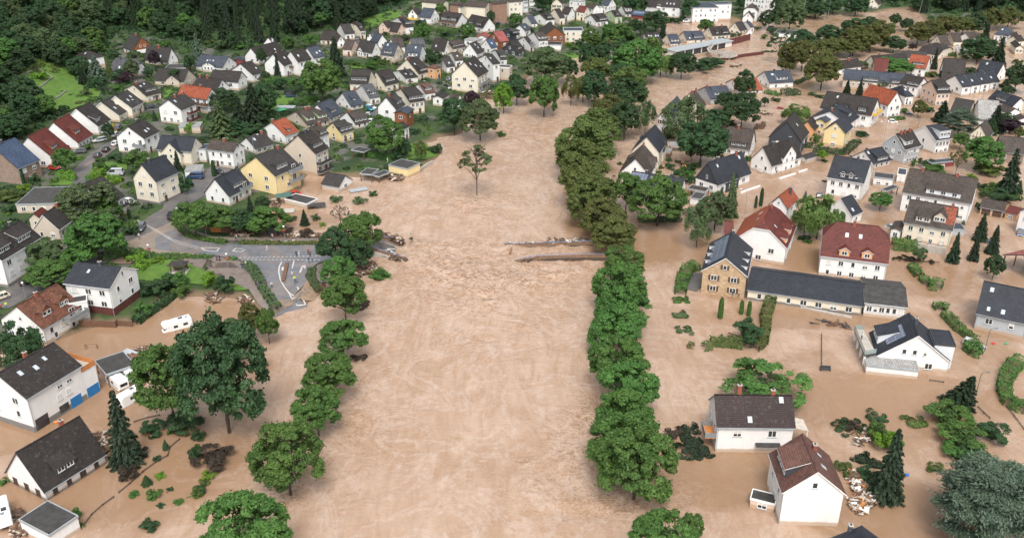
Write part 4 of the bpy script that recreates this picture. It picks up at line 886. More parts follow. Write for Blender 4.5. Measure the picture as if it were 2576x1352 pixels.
11|1695,212,1775,168,1600,118,1465,215|b:1695,355 r:k w:y F:1,1 G:1,1,1|yellow house with pale brick base and anthracite roof
11|1388,212,1430,150,1310,108,1225,165|b:1388,290 r:b w:o G:0,0,0 F:0|orange rendered wing with dark roof beside the yellow house
11|1470,150,1600,55,1470,30,1385,130|e:5 p:25 r:s w:y F:0 G:0,2,1|pale yellow link building between orange and yellow wings
5|1470,1215,1590,1175,1280,1110,1075,1200|b:1520,1325 r:k d:.6,3,s,.3,1.3 F:2,2 G:0,1 c:.1|white house with anthracite roof behind the yellow house
5|1700,1155,1182,1075,1768,985,1795,1085|b:1677,1290 r:b d:.2,3,f,.15,1.5,d d:.6,5,f,.12,1.5,d k:.75,.75 F:5,5 G:1,2,2 B:G,.2,.8,4.6,1.4,brass-yellow|long cream house with brown black roof and two flat dormers
6|395,1080,125,960,492,918,540,1015|b:360,1215 r:r F:5,5 G:1,2,3,3|tall white house with bright orange roof above white car
6|570,992,680,942,480,850,415,890|b:560,1085 p:28 h:1 r:k k:.5,.6 F:2,2 G:0,1,1|white house with hipped anthracite roof by the glass stairway
6|895,945,1028,915,800,795,735,855|b:880,1075 r:b w:p d:.5,5,s,.2,1.3 F:3,3 G:0,3,3|salmon pink gabled house with black roof
6|690,870,500,835,780,790|e:5 p:30 r:b w:w d:.3,5,f,.1,1.3 F:3 G:0,1|brown roofed house behind the salmon pink one
6|1145,888,1230,850,1055,752,960,805|b:1125,980 r:k k:.3,.4 F:1,1 G:0,2,1 grp:stepped_row_of_four_white_houses|nearest left house of four stepped white row houses
6|1240,872,1325,834,1150,736,1060,795|b:1220,965 r:k k:.3,.4 F:1,1 G:0,0,0 grp:stepped_row_of_four_white_houses|second from left of four stepped white row houses
6|1335,856,1420,818,1246,721,1155,780|b:1312,950 r:k k:.3,.4 F:1,1 G:0,0,0 grp:stepped_row_of_four_white_houses|third from left of four stepped white row houses
6|1430,840,1515,802,1342,706,1250,765|b:1405,925 r:k k:.3,.4 F:1,1 G:0,0,0 grp:stepped_row_of_four_white_houses|rightmost of four stepped white row houses
6|1480,760,1262,722,1522,610|b:1470,835 p:42 r:k w:w d:.5,6,s,.02,1.6,d k:.7,.75 F:3 G:1,1|anthracite roofed house behind the stepped row
6|1130,722,905,705,1165,592|b:1130,755 p:42 r:b d:.48,4,s,.3,1.2,W F:3 G:1,1|white house with dark brown roof and one grey dormer
6|775,690,578,670,810,560,830,640|b:765,780 r:r d:.45,5,s,.25,1.2 F:2,2 G:1,1|white house with orange red roof and grey dormer
6|500,585,160,610,540,500|e:3.2 p:40 r:b w:c d:.2,3,s,.15,1.1 d:.65,4,s,.2,1 c:.75 F:4 G:1,1|long low house with black brown roof and brick chimney
6|380,670,240,660,400,585|e:3.4 p:35 r:m w:c F:2 G:0,1|small cream house with red brown roof
6|790,580,545,575,805,510|e:3 p:38 r:g F:3 G:1,1|white house with long dark grey roof and gable window
6|645,850,-60,790,655,745|e:4 p:30 r:s w:B d:.2,6,f,.05,1.2 d:.6,6,f,.05,1.2 c:.4,s F:12 G:0,1 N:school_building|long school building with slate grey roof
5|1610,660,1385,690,1625,550|e:3.2 p:40 r:b c:.45 F:3 G:0,1|black roofed house with red chimney behind the trees
6|935,455,1020,450,880,352,820,415|e:3 r:n w:c F:1 G:1,1|left one of two cream gabled houses by the riverside avenue
6|1060,425,1140,415,1000,330,970,360|b:1040,475 r:n w:c F:1 G:0,1|right one of two cream gabled houses by the riverside avenue
6|1215,380,1310,372,1160,328,1112,365|b:1215,430 r:n F:1 G:0,1|white gabled house with yellow side wing
6|1600,350,1445,340,1590,262,1650,330|b:1590,425 p:30 h:1 r:s k:.6,.6 F:3,3 G:0,1,1|white hipped villa with slate blue roof
6|920,545,690,500,860,450,1070,500|e:2.8 p:24 h:.5 r:b w:c F:2 G:0,2|cream bungalow with broad black roof
6|1090,515,1100,470,1205,445,1205,520|e:3.4 flat r:e w:c F:1 G:0,0 T:w N:garage|cream garage with white flat roof
6|1615,400,1700,360,1640,335,1575,375|e:4 r:b F:1 G:1,1|white gabled house at the right edge by the hipped villa
6|1760,400,1690,400,1745,355,1640,400|e:4 p:35 r:b w:c F:1 G:1,1|cream house at the right edge above the glass conservatory
6|1750,500,1700,430,1720,440,1670,470|e:3.5 p:35 r:b w:c F:2 G:0,2|house with white glass conservatory at the right edge
6|1640,1065,1390,985,1688,935|e:3.6 p:42 r:k d:.55,5,s,.2,1.3 F:3 G:0,1|anthracite roofed house with two square dormer windows
6|1440,1105,1235,1090,1480,990|e:3 p:38 r:e w:w F:3 G:0,1|house with pale mottled roof
6|1200,1130,1010,1115,1255,1005,1268,1100|e:3 r:g w:c F:2 G:1,1|cream gabled house behind the blue cedar
6|1600,1130,1470,1090,1670,1080|e:3.4 p:25 r:n w:w F:2 G:0,1|low white extension with brown roof near right edge
6|1690,1200,1640,1160,1753,1150|e:3 p:25 r:n w:w F:2 G:0,1|low outbuilding with brown roof at the right edge
6|1690,1030,1790,1010,1753,890|b:1700,1130 p:42 r:s w:c F:1 G:1,1|cream gabled house cut by the right edge
12|820,425,980,342,705,235,590,315|b:795,570 r:b w:g d:.35,4,s,.25,1.3,W k:.15,.35 c:.3 c:.5 c:.8 F:5,5 G:1,3,1,1 T:w|grey rendered house with brown roof and three brick chimneys
12|1140,335,1280,267,985,150,900,205|b:1130,470 r:k T:w d:.6,4.5,f,.1,2.6,W F:4,3 G:0,1,1,1|white house with anthracite roof and boxy zinc dormer
12|505,575,680,480,395,400,290,440|b:500,625 r:k w:w d:.55,5,s,.15,1.4 c:.1,s k:.12,.8 F:3 G:1,0|white house with black roof beside the grey rendered one
12|405,735,32,670,492,510|b:370,920 p:42 r:k w:w d:.38,1.5,g,.12,1.2 d:.6,1.5,g,.12,1.2 c:.35,s c:.55,s F:4,3 G:1,1,1,1 T:w|tall white house with anthracite roof and two pointed dormers
12|295,1095,390,1000,155,882,30,960|e:3.2 r:k T:w G:0,2 F:1 k:.35,.3|white gabled cottage with anthracite roof behind the willow
12|1480,935,783,815,1570,690|b:1430,1140 p:36 r:n w:w d:.42,9,s,.12,1.5,W,v,3 c:.3 c:.8 F:7,7 G:1,2,2,1 N:apartment_building|long white apartment building with brown roof and wide dormer
12|1290,1205,795,1115,1348,970|b:1278,1381 p:40 r:n w:c d:.3,3,g,.25,1.6,B,v,2 d:.62,3.6,s,.15,1.5,B,v,2 c:.12 F:4,4,4 G:0,1,1,1 R:q|cream house with brown roof partly patched in new orange tiles
12|1810,1010,1560,965,1840,920|b:1795,1078 p:20 r:n w:B gd:F,.1,.46,2.1,trim-brown gd:F,.54,.9,2.1,trim-brown N:garage F:0 G:0,0|double garage with two dark brown doors
12|1935,1050,1810,1020,1950,955|b:1925,1105 p:20 r:m w:o N:shed F:1 G:0,0|orange timber shed with maroon roof beside double garage
12|1640,300,1700,220,1575,150,1445,238|e:4.4 r:n w:c G:0,2 F:0 half|half timbered cream gabled house
12|2020,440,1740,412,2010,275|e:3.6 p:40 r:n w:k F:2 G:0,0|brick house with brown roof at the right edge
12|1948,1008,2080,935,2010,865|b:1914,1212 p:40 r:k w:w G:0,1 F:0|white house with anthracite roof cut by the right edge
12|1085,530,1280,492,1105,505,1105,505|e:2.5 flat r:s w:r F:1 G:0,0 N:shed T:z|dark red garden shed with grey flat roof
12|825,650,850,590,735,640,735,640|e:3.0 flat r:s w:w F:1 G:0,1 N:annex T:w|small white flat roofed annex by the brown roofed carport
12|690,745,755,765,480,735,570,790|e:2.4 flat r:F w:w F:0 G:0,0 N:carport open|flat roofed carport behind the tall white house
12|700,690,705,640,500,665,500,665|e:3 flat r:F w:w F:0 G:0,2 N:annex|low white annex with rusty brown felt roof
12|1420,1195,1400,1130,1290,1200,1290,1200|e:2.4 flat r:s w:g F:0 G:0,0 N:lean_to|slate coloured lean to beside the orange patched roof
12|790,1225,830,1130,700,1130,680,1210|e:3 p:20 r:n w:w F:0 G:0,1 N:annex|brown roofed white annex left of the orange patched roof
17|605,547,-34,470,480,190|b:540,720 p:46 h:.45 r:m w:w d:.32,2.4,b,.08,1.5,o,v,1 d:.65,2.4,b,.08,1.5,o,v,1 k:.44,.66 k:.64,.66 c:.55,b,.3 F:5,5 G:0,2,1 T:w|white apartment house with maroon tiled roof and arched dormers
16|1285,425,1350,195,1005,125,780,300|b:1240,580 h:.3 r:m r2:r w:w k:.3,.6 d:.2,2.6,b,.1,1.4,o d:.6,2.6,b,.1,1.4,o k:.4,.7,o k:.7,.7,o c:.75 F:2,2 G:0,2,1 T:w|large white gabled house with orange and maroon roof
16|665,300,760,255,700,130,655,215|e:5 p:45 r:m w:w F:1 G:0,1 T:w N:wing|low maroon roofed wing left of the large white gable
16|895,660,950,400,700,490,460,610|b:885,862 r:k w:s h:.0 W:v S:.1,.9,.25,.9,o G:1,2,2 F:2,1 c:.9,s d:.2,1.3,f,.1,.9,w d:.45,1.3,f,.1,.9,w d:.7,1.3,f,.1,.9,w d:.25,1.2,f,.1,.9,w,o d:.5,1.2,f,.1,.9,w,o d:.75,1.2,f,.1,.9,w,o T:w|brown stone house with arched black shutters and solar roof
17|372,937,-715,782,383,725|b:340,1030 p:20 r:k w:c F:7 G:0,1 N:hall pl:.6|long cream hall with anthracite roof joined to stone house
17|788,950,378,905,778,762|e:3.4 p:14 r:F w:w F:6 G:0,0 N:annex T:w|annex with black corrugated roof and white lattice windows
23|1290,525,1160,280,940,245,535,445|b:1215,625 r:k w:w S:.2,.7,.3,.75,o d:.65,4.5,s,.1,1.8,W,o c:.6,s,-.6 F:1 G:3,2 T:w|modern white house with solar collector and glass balconies
23|960,600,940,500,428,560,428,560|b:925,682 flat r:e w:w F:0 G:0,0 N:garage T:z|white garage with gravel roof in front of modern house
23|1325,350,1300,205,1110,340,1110,340|e:6.0 flat r:k w:W F:1 G:0,0 N:wing T:d|slate roofed wing right of the modern white house
17|1415,1000,1900,1105,1430,682|b:1405,1140 p:38 r:k w:g k:.2,.78 k:.22,.2 k:.5,.2 F:2 G:0,2,1|grey house with black roof and roof windows at the right
22|635,977,1395,990,600,672,545,690|b:605,1215 p:42 r:c w:w c:.32,b,.3,1.8 c:.75,b,.2 k:.85,.85 k:.43,.25 F:2 G:0,2,1 T:z|white house with brown tiled roof and tall brick chimney
24|1305,905,1170,510,1670,692,1955,925|b:1272,1215 r:p w:w d:.55,5.5,s,.2,1.7,d k:.65,.6,o k:.35,.6,o c:.75,b,-1.5 F:2,1 G:1,0,0 T:w|white house with reddish brown roof and long shed dormer
11|1112,962,1232,888,1040,862,905,965|e:5 r:r c:.7,s,-1 G:1,1,1 F:1 B:G,.35,.65,2.4,.9,trim-dark|small white gabled house with orange roof and iron balcony
18|1060,640,1335,520,1005,470,1005,470|e:3 flat r:F w:B F:0 G:0,0 N:carport open|black flat roofed carport sheltering the caravans
10|1752,892,1800,832,1640,872,1640,872|e:2.6 flat r:F w:w F:0 G:0,0 N:carport gd:F,.15,.85,2.2,trim-dark|white carport with dark felt roof right of solar panel house
10|1795,815,1845,778,1605,785,1605,785|e:2.6 flat r:n w:B F:0 G:0,0 N:canopy open|weathered brown canopy behind the white carport
10|1450,415,1460,380,1352,405,1352,405|e:2.6 flat r:e w:w F:0 G:0,0 N:canopy open|pale canopy beside the cream gabled river house
10|1562,355,1568,325,1428,345,1428,345|e:2.4 flat r:e w:w F:0 G:0,0 N:canopy open|pale long canopy behind the cream gabled river house
17|1665,455,1900,400,1860,290|e:3.6 p:22 r:q w:w F:0 G:0,0 N:barn open|red metal roofed open barn at the right edge
25|70,1670,10,1370,430,1450|e:4 p:36 r:k w:w F:0 G:0,0 c:1.0,s,1.5 T:d|black roofed house cut off by the bottom edge
24|1240,1020,1235,915,1090,830,1080,860|b:1225,1030 flat r:F w:p F:1 G:0,1 N:annex T:w|small porch annex with black felt roof
4|880,500,910,455,850,390,740,450|e:4 p:34 h:1 r:m w:w F:1 G:0,2|white house with red hipped roof among the trees
4|400,370,330,300,300,270,175,330|e:5 p:35 r:b w:t F:2 G:0,3|red timber clad house with curved roof
4|575,310,560,275,378,310,378,310|e:6.2 flat r:s w:c F:1,1 G:0,3,3 T:w|cream modern house with slate flat roof
4|350,450,365,420,210,445,210,445|e:3 flat r:g w:w F:0 G:0,0 N:garage|white garage block above the park fence
4|740,330,690,310,590,340,590,340|e:3 flat r:e w:w F:1 G:0,1|low white flat roofed house among gardens
5|1250,140,1265,125,1020,160,1020,160|b:1250,182 flat r:e w:y F:0 G:0,6 N:sports_pavilion cat:pavilion|yellow sports pavilion beside the flooded field
5|940,345,980,310,730,330,730,330|e:2.6 flat r:F w:w F:0 G:0,4 N:pavilion|low white pavilion behind the avenue trees
6|300,60,330,20,250,-20,160,30|b:290,100 r:n w:c F:2,2 G:1,3,3|pale villa at the far end of the flooded field
3|1020,990,1130,1000,1060,925,950,1000|e:3.4 r:n F:1 G:0,1|small white gabled house below the green lawn
3|940,985,990,940,830,940,830,985|e:3.5 p:20 r:b F:1 G:0,1|low black roofed white house near the lawn
9|510,300,590,260,470,215|e:4.4 p:30 r:b F:2 G:0,1|white house hidden behind the large garden tree
8|300,640,330,590,210,630,210,630|e:4.5 flat r:s w:w F:1 G:0,1 N:annex|flat white link between cream and brown roofed house
13|870,1000,840,945,700,935,690,990|e:5 flat r:F w:w F:0 G:0,1 N:annex T:w|low annex with black felt roof beside white house
7|2010,600,2010,545,1840,600,1840,600|e:2.6 flat r:e w:w F:0 G:0,0 N:garage|pale flat garage behind the dark blue van
1|2000,1260,2000,1220,1790,1260,1790,1250|e:2.6 flat r:e w:B F:0 G:0,0 N:garage|pale garage below the three storey house
1|1860,680,1865,640,1700,655,1700,655|e:2.6 flat r:F w:t F:0 G:0,0 N:garage|garage with green planted roof
2|695,610,700,580,580,570,600,620|e:3 p:22 r:s w:r F:0 G:0,0 N:annex|red walled annex with grey metal roof
2|465,655,190,665,540,565,620,630|b:455,710 r:s x:.5,6,.5,3,.5,,3 k:.45,.5 k:.55,.5 k:.65,.5 c:.9,s F:2 G:1,2|white house with broad slate roof and black chimney
2|790,750,885,715,615,640,560,700|b:800,830 r:b k:.75,.4 F:2,1 G:1,1|white house with black roof and glass porch
2|630,820,335,800,660,715,725,775|b:640,905 r:b w:w F:2 G:2,1|cream white gabled house with black roof behind the red one
2|410,915,170,870,475,792,548,858|e:5 r:b c:.6 c:.9 F:1 G:1,2 B:G,.1,.9,2.4,1.4,trim-dark|white gabled house with long black balcony behind orange roof
2|840,595,1075,520,745,478,688,555|e:3 r:b k:.8,.4 F:1 G:0,1 x:.7,4,.2,3,.8,,1|large white house with long black roof under the forest
2|1030,510,1080,500,960,395,810,450|e:4 p:45 r:b k:.3,.7 k:.6,.8 F:1 G:0,1|rear part of large white house with roof windows
2|1085,650,1210,620,970,540,880,640|b:1095,765 r:b k:.5,.5 F:1,1 G:0,1,1 B:F,.5,.9,3,1,wood-brown|left one of two white houses with the dark firs in front
2|1225,620,1365,590,1120,530|b:1235,765 p:40 r:b k:.3,.5 F:2,2 G:0,0|right one of two white houses with the dark firs in front
2|1400,590,1500,565,1290,495,1270,510|e:4 p:38 r:s k:.5,.4 k:.8,.5 F:2 G:0,0|white house with slate roof left of the tall conifer
''')
# ---------------------------------------------------------------- foliage prototypes (unit crowns: radius 1, half height 1)
RNG = np.random.default_rng(7)
def unit(v): return v/np.maximum(np.linalg.norm(v, axis=-1, keepdims=True), 1e-9)
def leaves_mesh(name, P, Nn, size, shade, asp=1.0, mat='leaf_m', along=None):
    n = len(P); r = unit(RNG.normal(size=(n, 3))) if along is None else along
    t = unit(np.cross(Nn, r)) if along is None else along
    b = unit(np.cross(Nn, t)); s = (size*(0.6+0.8*RNG.random(n)))[:, None] if np.ndim(size) == 0 else size[:, None]
    a_ = t*s*asp; b_ = b*s
    V = np.stack([P-a_-b_*.5, P+a_*.2-b_, P+a_+b_*.5, P-a_*.2+b_], 1).reshape(-1, 3)
    me = bpy.data.meshes.new(name); me.vertices.add(4*n); me.vertices.foreach_set('co', V.astype(np.float32).ravel())
    me.loops.add(4*n); me.loops.foreach_set('vertex_index', np.arange(4*n, dtype=np.int32)); me.polygons.add(n)
    me.polygons.foreach_set('loop_start', np.arange(0, 4*n, 4, dtype=np.int32))
    at = me.attributes.new('leaf', 'FLOAT', 'FACE'); at.data.foreach_set('value', np.clip(shade, 0, 1).astype(np.float32))
    me.materials.append(MATS[mat]); me.update(calc_edges=True); return me
def clump_pts(c, rad, n, flat=1.0, out=0.7, center=(0,0,0)):
    d = unit(RNG.normal(size=(n, 3))); od = unit(np.array(c)-np.array(center)+1e-6)
    d = np.where((d@od)[:, None] < -0.25, d-2*(d@od)[:, None]*od, d)
    P = np.array(c)+d*rad*np.array([1, 1, flat])*(0.55+0.45*RNG.random((n, 1))**0.5)
    Nn = unit(d*0.8+od*out*.5+RNG.normal(size=(n, 3))*0.45+np.array([0, 0, .35])); return P, Nn
def crown(kind, seed):
    global RNG
    RNG = np.random.default_rng(seed); P = []; Nn = []; S = []; size = 0.05; asp = 1.0; AL = None
    if kind in ('broad', 'sparse', 'bush', 'willow', 'birch'):
        nc = {'broad': 255, 'sparse': 80, 'bush': 70, 'willow': 110, 'birch': 110}[kind]; nl = {'broad': 105, 'sparse': 60, 'bush': 120, 'willow': 105, 'birch': 80}[kind]
        size = {'broad': .025, 'sparse': .032, 'bush': .034, 'willow': .026, 'birch': .024}[kind]; asp = 1.3
        nlob = {'broad': 17, 'sparse': 9, 'bush': 7, 'willow': 11, 'birch': 11}[kind]; lobes = []
        for i in range(nlob):
            g = (i+.5)/nlob; z = .92-1.45*g+RNG.normal()*.08; a = i*2.399963+RNG.random()*.9; rr = math.sqrt(max(0, 1-min(1, abs(z))**2)); q_ = .50+.18*RNG.random()
            lobes.append((np.array([rr*math.cos(a)*q_*1.12, rr*math.sin(a)*q_*1.12, z*.70]), .36+.14*RNG.random(), RNG.random()))
        for i in range(nc):
            L_, lr, lsh = lobes[i % nlob]; g = (i//nlob+.5)/max(1, math.ceil(nc/nlob)); od = unit(L_+np.array([0, 0, .05]))
            d = unit(od*1.1+RNG.normal(size=3)*.75); 
            if d[2] < -.45: d[2] *= .3; d = unit(d)
            rad = (0.075+0.065*RNG.random())*(1.0 if kind != 'bush' else 1.5); k = 1.0; cc = L_+d*lr*(.72+.22*RNG.random() if kind != 'sparse' else 1.0); z = cc[2]
            if kind == 'bush': cc = cc*np.array([1.1, 1.1, .9])
            n = nl; u = unit(RNG.normal(size=(n, 3))); up = RNG.random(n) < .78; u[:, 2] = np.where(up, np.abs(u[:, 2]), u[:, 2])
            wob = 1+.22*np.sin(u[:, 0]*7+i)*np.cos(u[:, 1]*8-i)+.12*np.sin(u[:, 2]*9+2*i)
            p = cc+u*(rad*wob*(.72+.34*RNG.random(n)**.6))[:, None]*np.array([1.1, 1.1, .86])
            q = unit(u*.9+d*.25+RNG.normal(size=(n, 3))*.55+np.array([0, 0, .35])); sh = lsh
            stray = RNG.random(n) < .06; p[stray] += d*rad*.4+RNG.normal(size=(int(stray.sum()), 3))*.03
            if kind in ('willow', 'birch') and z < .6:
                m_ = int(nl*.6); st = np.repeat(cc[None], m_, 0)+RNG.normal(size=(m_, 3))*.09; st[:, 2] -= RNG.random(m_)*(.42 if kind == 'willow' else .3); st *= np.array([1.04, 1.04, 1])
                p = np.vstack([p, st]); q = np.vstack([q, unit(np.repeat(d[None], m_, 0)+RNG.normal(size=(m_, 3))*.4)])
            P.append(p); Nn.append(q); S.append(0.2*sh+0.35*RNG.random()+0.45*RNG.random(len(p)))
        if kind in ('broad', 'bush', 'willow'):
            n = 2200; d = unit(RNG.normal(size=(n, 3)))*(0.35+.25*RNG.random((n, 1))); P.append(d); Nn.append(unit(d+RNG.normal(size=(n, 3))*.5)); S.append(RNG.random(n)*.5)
    elif kind == 'conifer':
        size = .022; asp = 2.2; AL = []
        nlay = 20
        for L in range(nlay):
            z0 = -0.95+1.85*L/(nlay-1); R0 = 0.95*((1-(z0+1)/2*0.97)**0.85)
            nb = max(4, int(13*R0+3))
            for bI in range(nb):
                a = bI*2*math.pi/nb+RNG.random()*.7+L; ln = R0*(0.72+0.4*RNG.random()); n = int(40+170*ln); sh = RNG.random()
                t = RNG.random(n)**.7; wd = 0.16*ln*(1-t*.75)+.02; x = t*ln; y = (RNG.random(n)*2-1)*wd; zz = z0-0.16*t*ln*1.6-np.abs(y)*.5+RNG.normal(size=n)*.018
                ca, sa = math.cos(a), math.sin(a); P.append(np.stack([x*ca-y*sa, x*sa+y*ca, zz], 1))
                Nn.append(unit(np.stack([ca*.35+RNG.normal(size=n)*.35, sa*.35+RNG.normal(size=n)*.35, np.ones(n)*.9], 1)))
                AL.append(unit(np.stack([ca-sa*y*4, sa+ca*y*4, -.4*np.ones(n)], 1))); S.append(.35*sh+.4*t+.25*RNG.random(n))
        AL = np.vstack(AL)
    elif kind == 'column':
        size = .05
        for i in range(60):
            z = -1+2*(i+.5)/60; a = i*2.4; rr = math.sqrt(max(0.02, 1-max(0, z)**2.2))*(.75 if z > -.8 else .6); p, q = clump_pts((rr*math.cos(a)*.72, rr*math.sin(a)*.72, z*.94), .34, 80, .35, center=(0, 0, z*.9)); P.append(p); Nn.append(q); S.append(.4*RNG.random()+.5*RNG.random(80))
    elif kind == 'cedar':
        size = .013; asp = 3.2; AL = []
        for i in range(85):
            z = -0.75+1.65*RNG.random(); a = RNG.random()*6.283; Rm = (1-max(0, z+.1)**1.6*.85)*(1 if z > -.5 else .9); rr = Rm*(.35+.6*RNG.random()**.6); n = 520; sh = RNG.random()
            c = np.array([rr*math.cos(a), rr*math.sin(a), round(z*5)/5*.9+RNG.normal()*.03]); d = RNG.normal(size=(n, 3))*np.array([.12, .12, .022]); d[:, 2] -= .5*(d[:, 0]**2+d[:, 1]**2)
            P.append(c+d); Nn.append(unit(np.array([0, 0, 1.0])+RNG.normal(size=(n, 3))*.4+np.array([math.cos(a), math.sin(a), 0])*.3)); AL.append(unit(np.array([math.cos(a), math.sin(a), -.1])+RNG.normal(size=(n, 3))*.5)); S.append(.5*sh+.5*RNG.random(n))
        AL = np.vstack(AL)
    elif kind == 'bare':
        size = .03
        for i in range(26):
            d = unit(RNG.normal(size=3)); d[2] = abs(d[2])*.9-.2; p, q = clump_pts(d*(.6+.35*RNG.random()), .13, 22); P.append(p); Nn.append(q); S.append(RNG.random(22))
    P = np.vstack(P); Nn = np.vstack(Nn); S = np.concatenate(S)
    return leaves_mesh('crown', P, Nn, size, S, asp, along=AL)
CROWNS = {}
for k_, nv in (('broad', 5), ('sparse', 2), ('bush', 2), ('willow', 2), ('birch', 2), ('conifer', 3), ('column', 1), ('cedar', 1), ('bare', 1)):
    CROWNS[k_] = [crown(k_, 11+7*i+len(k_)) for i in range(nv)]
def trunk_mesh(kind, seed):
    r = random.Random(seed); mb = MB()
    if kind == 'limbs':
        mb.tube([(0, 0, -.25), (.01, 0, .25), (-.01, .01, .55), (.01, 0, .9), (0, 0, 1.25)], [.075, .055, .045, .03, .012], 8)
        for i in range(9):
            a = i*2.4+r.random(); z = .42+.07*i; l = .55+.2*r.random(); mb.tube([(0, 0, z), (.3*l*math.cos(a), .3*l*math.sin(a), z+.17), (l*math.cos(a), l*math.sin(a), z+.5*l)], [.028, .018, .006], 6)
    elif kind == 'bare':
        mb.tube([(0, 0, -.25), (.02, 0, .4), (-.02, .02, .8), (.01, 0, 1.4)], [.05, .04, .03, .01], 8)
        for i in range(16):
            a = i*2.4+r.random(); z = .45+.05*i; l = .6+.4*r.random(); p1 = (.35*l*math.cos(a), .35*l*math.sin(a), z+.2); p2 = (l*math.cos(a), l*math.sin(a), z+.5*l)
            mb.tube([(0, 0, z), p1, p2], [.018, .011, .003], 5)
            for q in range(3):
                b = a+r.uniform(-1, 1); mb.tube([p1, (p1[0]+.35*l*math.cos(b), p1[1]+.35*l*math.sin(b), p1[2]+.2)], [.008, .002], 4)
    else: mb.tube([(0, 0, -.25), (0, 0, .6), (0, 0, 1.0), (0, 0, 1.7)], [.05, .035, .026, .006], 8)
    return mb.mesh('trunk', ['bark'])
TRUNK = {'limbs': [trunk_mesh('limbs', s_) for s_ in (1, 2, 3)], 'bare': [trunk_mesh('bare', 4)], 'stem': [trunk_mesh('stem', 5)]}
ADJ = dict(m='leafy mid green tree', d='dark green tree', y='yellow green tree', o='olive brown tree', w='light green weeping tree', l='bright lime green tree', b='blue grey conifer', c='dark conifer', p='purple leaved tree', g='grey green tree', f='dark forest tree', s='brown mud stained bush')
SHN = dict(broad='broadleaf_tree', sparse='broadleaf_tree', bush='bush', willow='willow_tree', birch='birch_tree', conifer='conifer_tree', column='column_cypress', cedar='cedar_tree', bare='bare_tree')
USED = set(h[1] for h in HOUSES); HP = [(h[0], h[1], proj((h[2]['C'].x, h[2]['C'].y, h[2]['gz']+3)), Vector((h[2]['C'].x, h[2]['C'].y))) for h in HOUSES]
def autolabel(base, loc, img):
    c = sorted(HP, key=lambda h: (h[3]-Vector(loc[:2])).length)
    for extra in ('', 'small ', 'tall ', 'bushy ', 'narrow ', 'rounded ', 'spreading ', 'young ', 'dense '):
        for h in c[:7]:
            dx, dy = img[0]-h[2][0], img[1]-h[2][1]
            rel = ('left of' if dx < 0 else 'right of') if abs(dx) > abs(dy)*1.3 else ('behind' if dy < 0 else 'in front of')
            s_ = '%s%s %s the %s' % (extra, base, rel, h[1])
            if len(s_.split()) <= 16 and s_ not in USED: USED.add(s_); return s_
    return None
TREES = []; NT = 0
def plant(shape, leaf, base, R_, b_, zc, label=None, name=None, group=None, lean=0.0, noparts=False):
    global NT
    NT += 1; i = NT; nm = name or SHN[shape]
    if shape == 'conifer' and leaf == 'b': nm = 'spruce_tree'
    root = empty(nm, base); cm = CROWNS[shape][i % len(CROWNS[shape])]; rz = i*1.7
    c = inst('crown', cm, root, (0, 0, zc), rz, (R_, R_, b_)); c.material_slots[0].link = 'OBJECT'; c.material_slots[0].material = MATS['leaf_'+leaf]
    if lean: root.rotation_euler = (0.0, lean, 0.0)
    tk = 'bare' if shape in ('bare', 'sparse') else ('stem' if shape in ('conifer', 'column', 'cedar') else 'limbs')
    if shape != 'column' and not (shape == 'bush' and zc < 1.2):
        tm = TRUNK[tk][i % len(TRUNK[tk])]; inst('trunk', tm, root, (0, 0, 0), rz, (R_*.95, R_*.95, max(zc, .3)) if tk != 'stem' else (R_*.8, R_*.8, (zc+b_*.9)/1.75))
    tag(root, label, nm.replace('_', ' ').split()[-1] if nm.endswith(('tree', 'bush', 'cypress')) else 'tree', group)
    TREES.append((base[0], base[1], R_)); return root
def tree(cx, cy, w, h, code, label=None, clear=None, group=None, lean=0.0):
    """cx, cy, w, h: where the crown stands in the 2576 px wide photo view; real size and place follow from the ground under it"""
    leaf = code[0]; shape = {'B':'broad','S':'sparse','U':'bush','W':'willow','I':'birch','C':'conifer','K':'column','D':'cedar','X':'bare'}[code[1]]
    t = clear if clear is not None else {'broad':1.0,'sparse':3.5,'bush':-.4,'willow':.6,'birch':1.5,'conifer':.1,'column':-.2,'cedar':1.0,'bare':1.5}[shape]
    p = G(cx, cy+h*.3); 
    for _ in range(5):
        s = scale_at(p); r = w/2/s; dep = ray(cx, cy); th = math.atan2(-dep[2], math.hypot(dep[0], dep[1]))
        bb = max((h/2/s)**2-(r*math.sin(th))**2, ((0.35 if shape != 'bush' else .5)*r)**2); b_ = math.sqrt(bb)/math.cos(th); b_ = min(b_, r*2.2 if shape not in ('conifer', 'column') else 14)
        gz = gnd(p.x, p.y); zc = t+b_; c = atz(cx, cy, gz+zc); p = Vector((c.x, c.y, gz))
    if not label:
        label = autolabel(ADJ[leaf] if shape != 'bush' else ADJ[leaf].replace('tree', 'bush').replace('bush bush', 'bush'), p, (cx, cy))
        if not label: label = 'tree among the houses'; group = group or 'trees among the houses'
    else: USED.add(label)
    root = plant(shape, leaf, (p.x, p.y, gz), r, b_, zc, label, group=group, lean=lean); return root
LR = 'row of trees along the left river bank'; RR = 'row of trees along the right river bank'; OC = 'olive chestnut trees above the bridge'
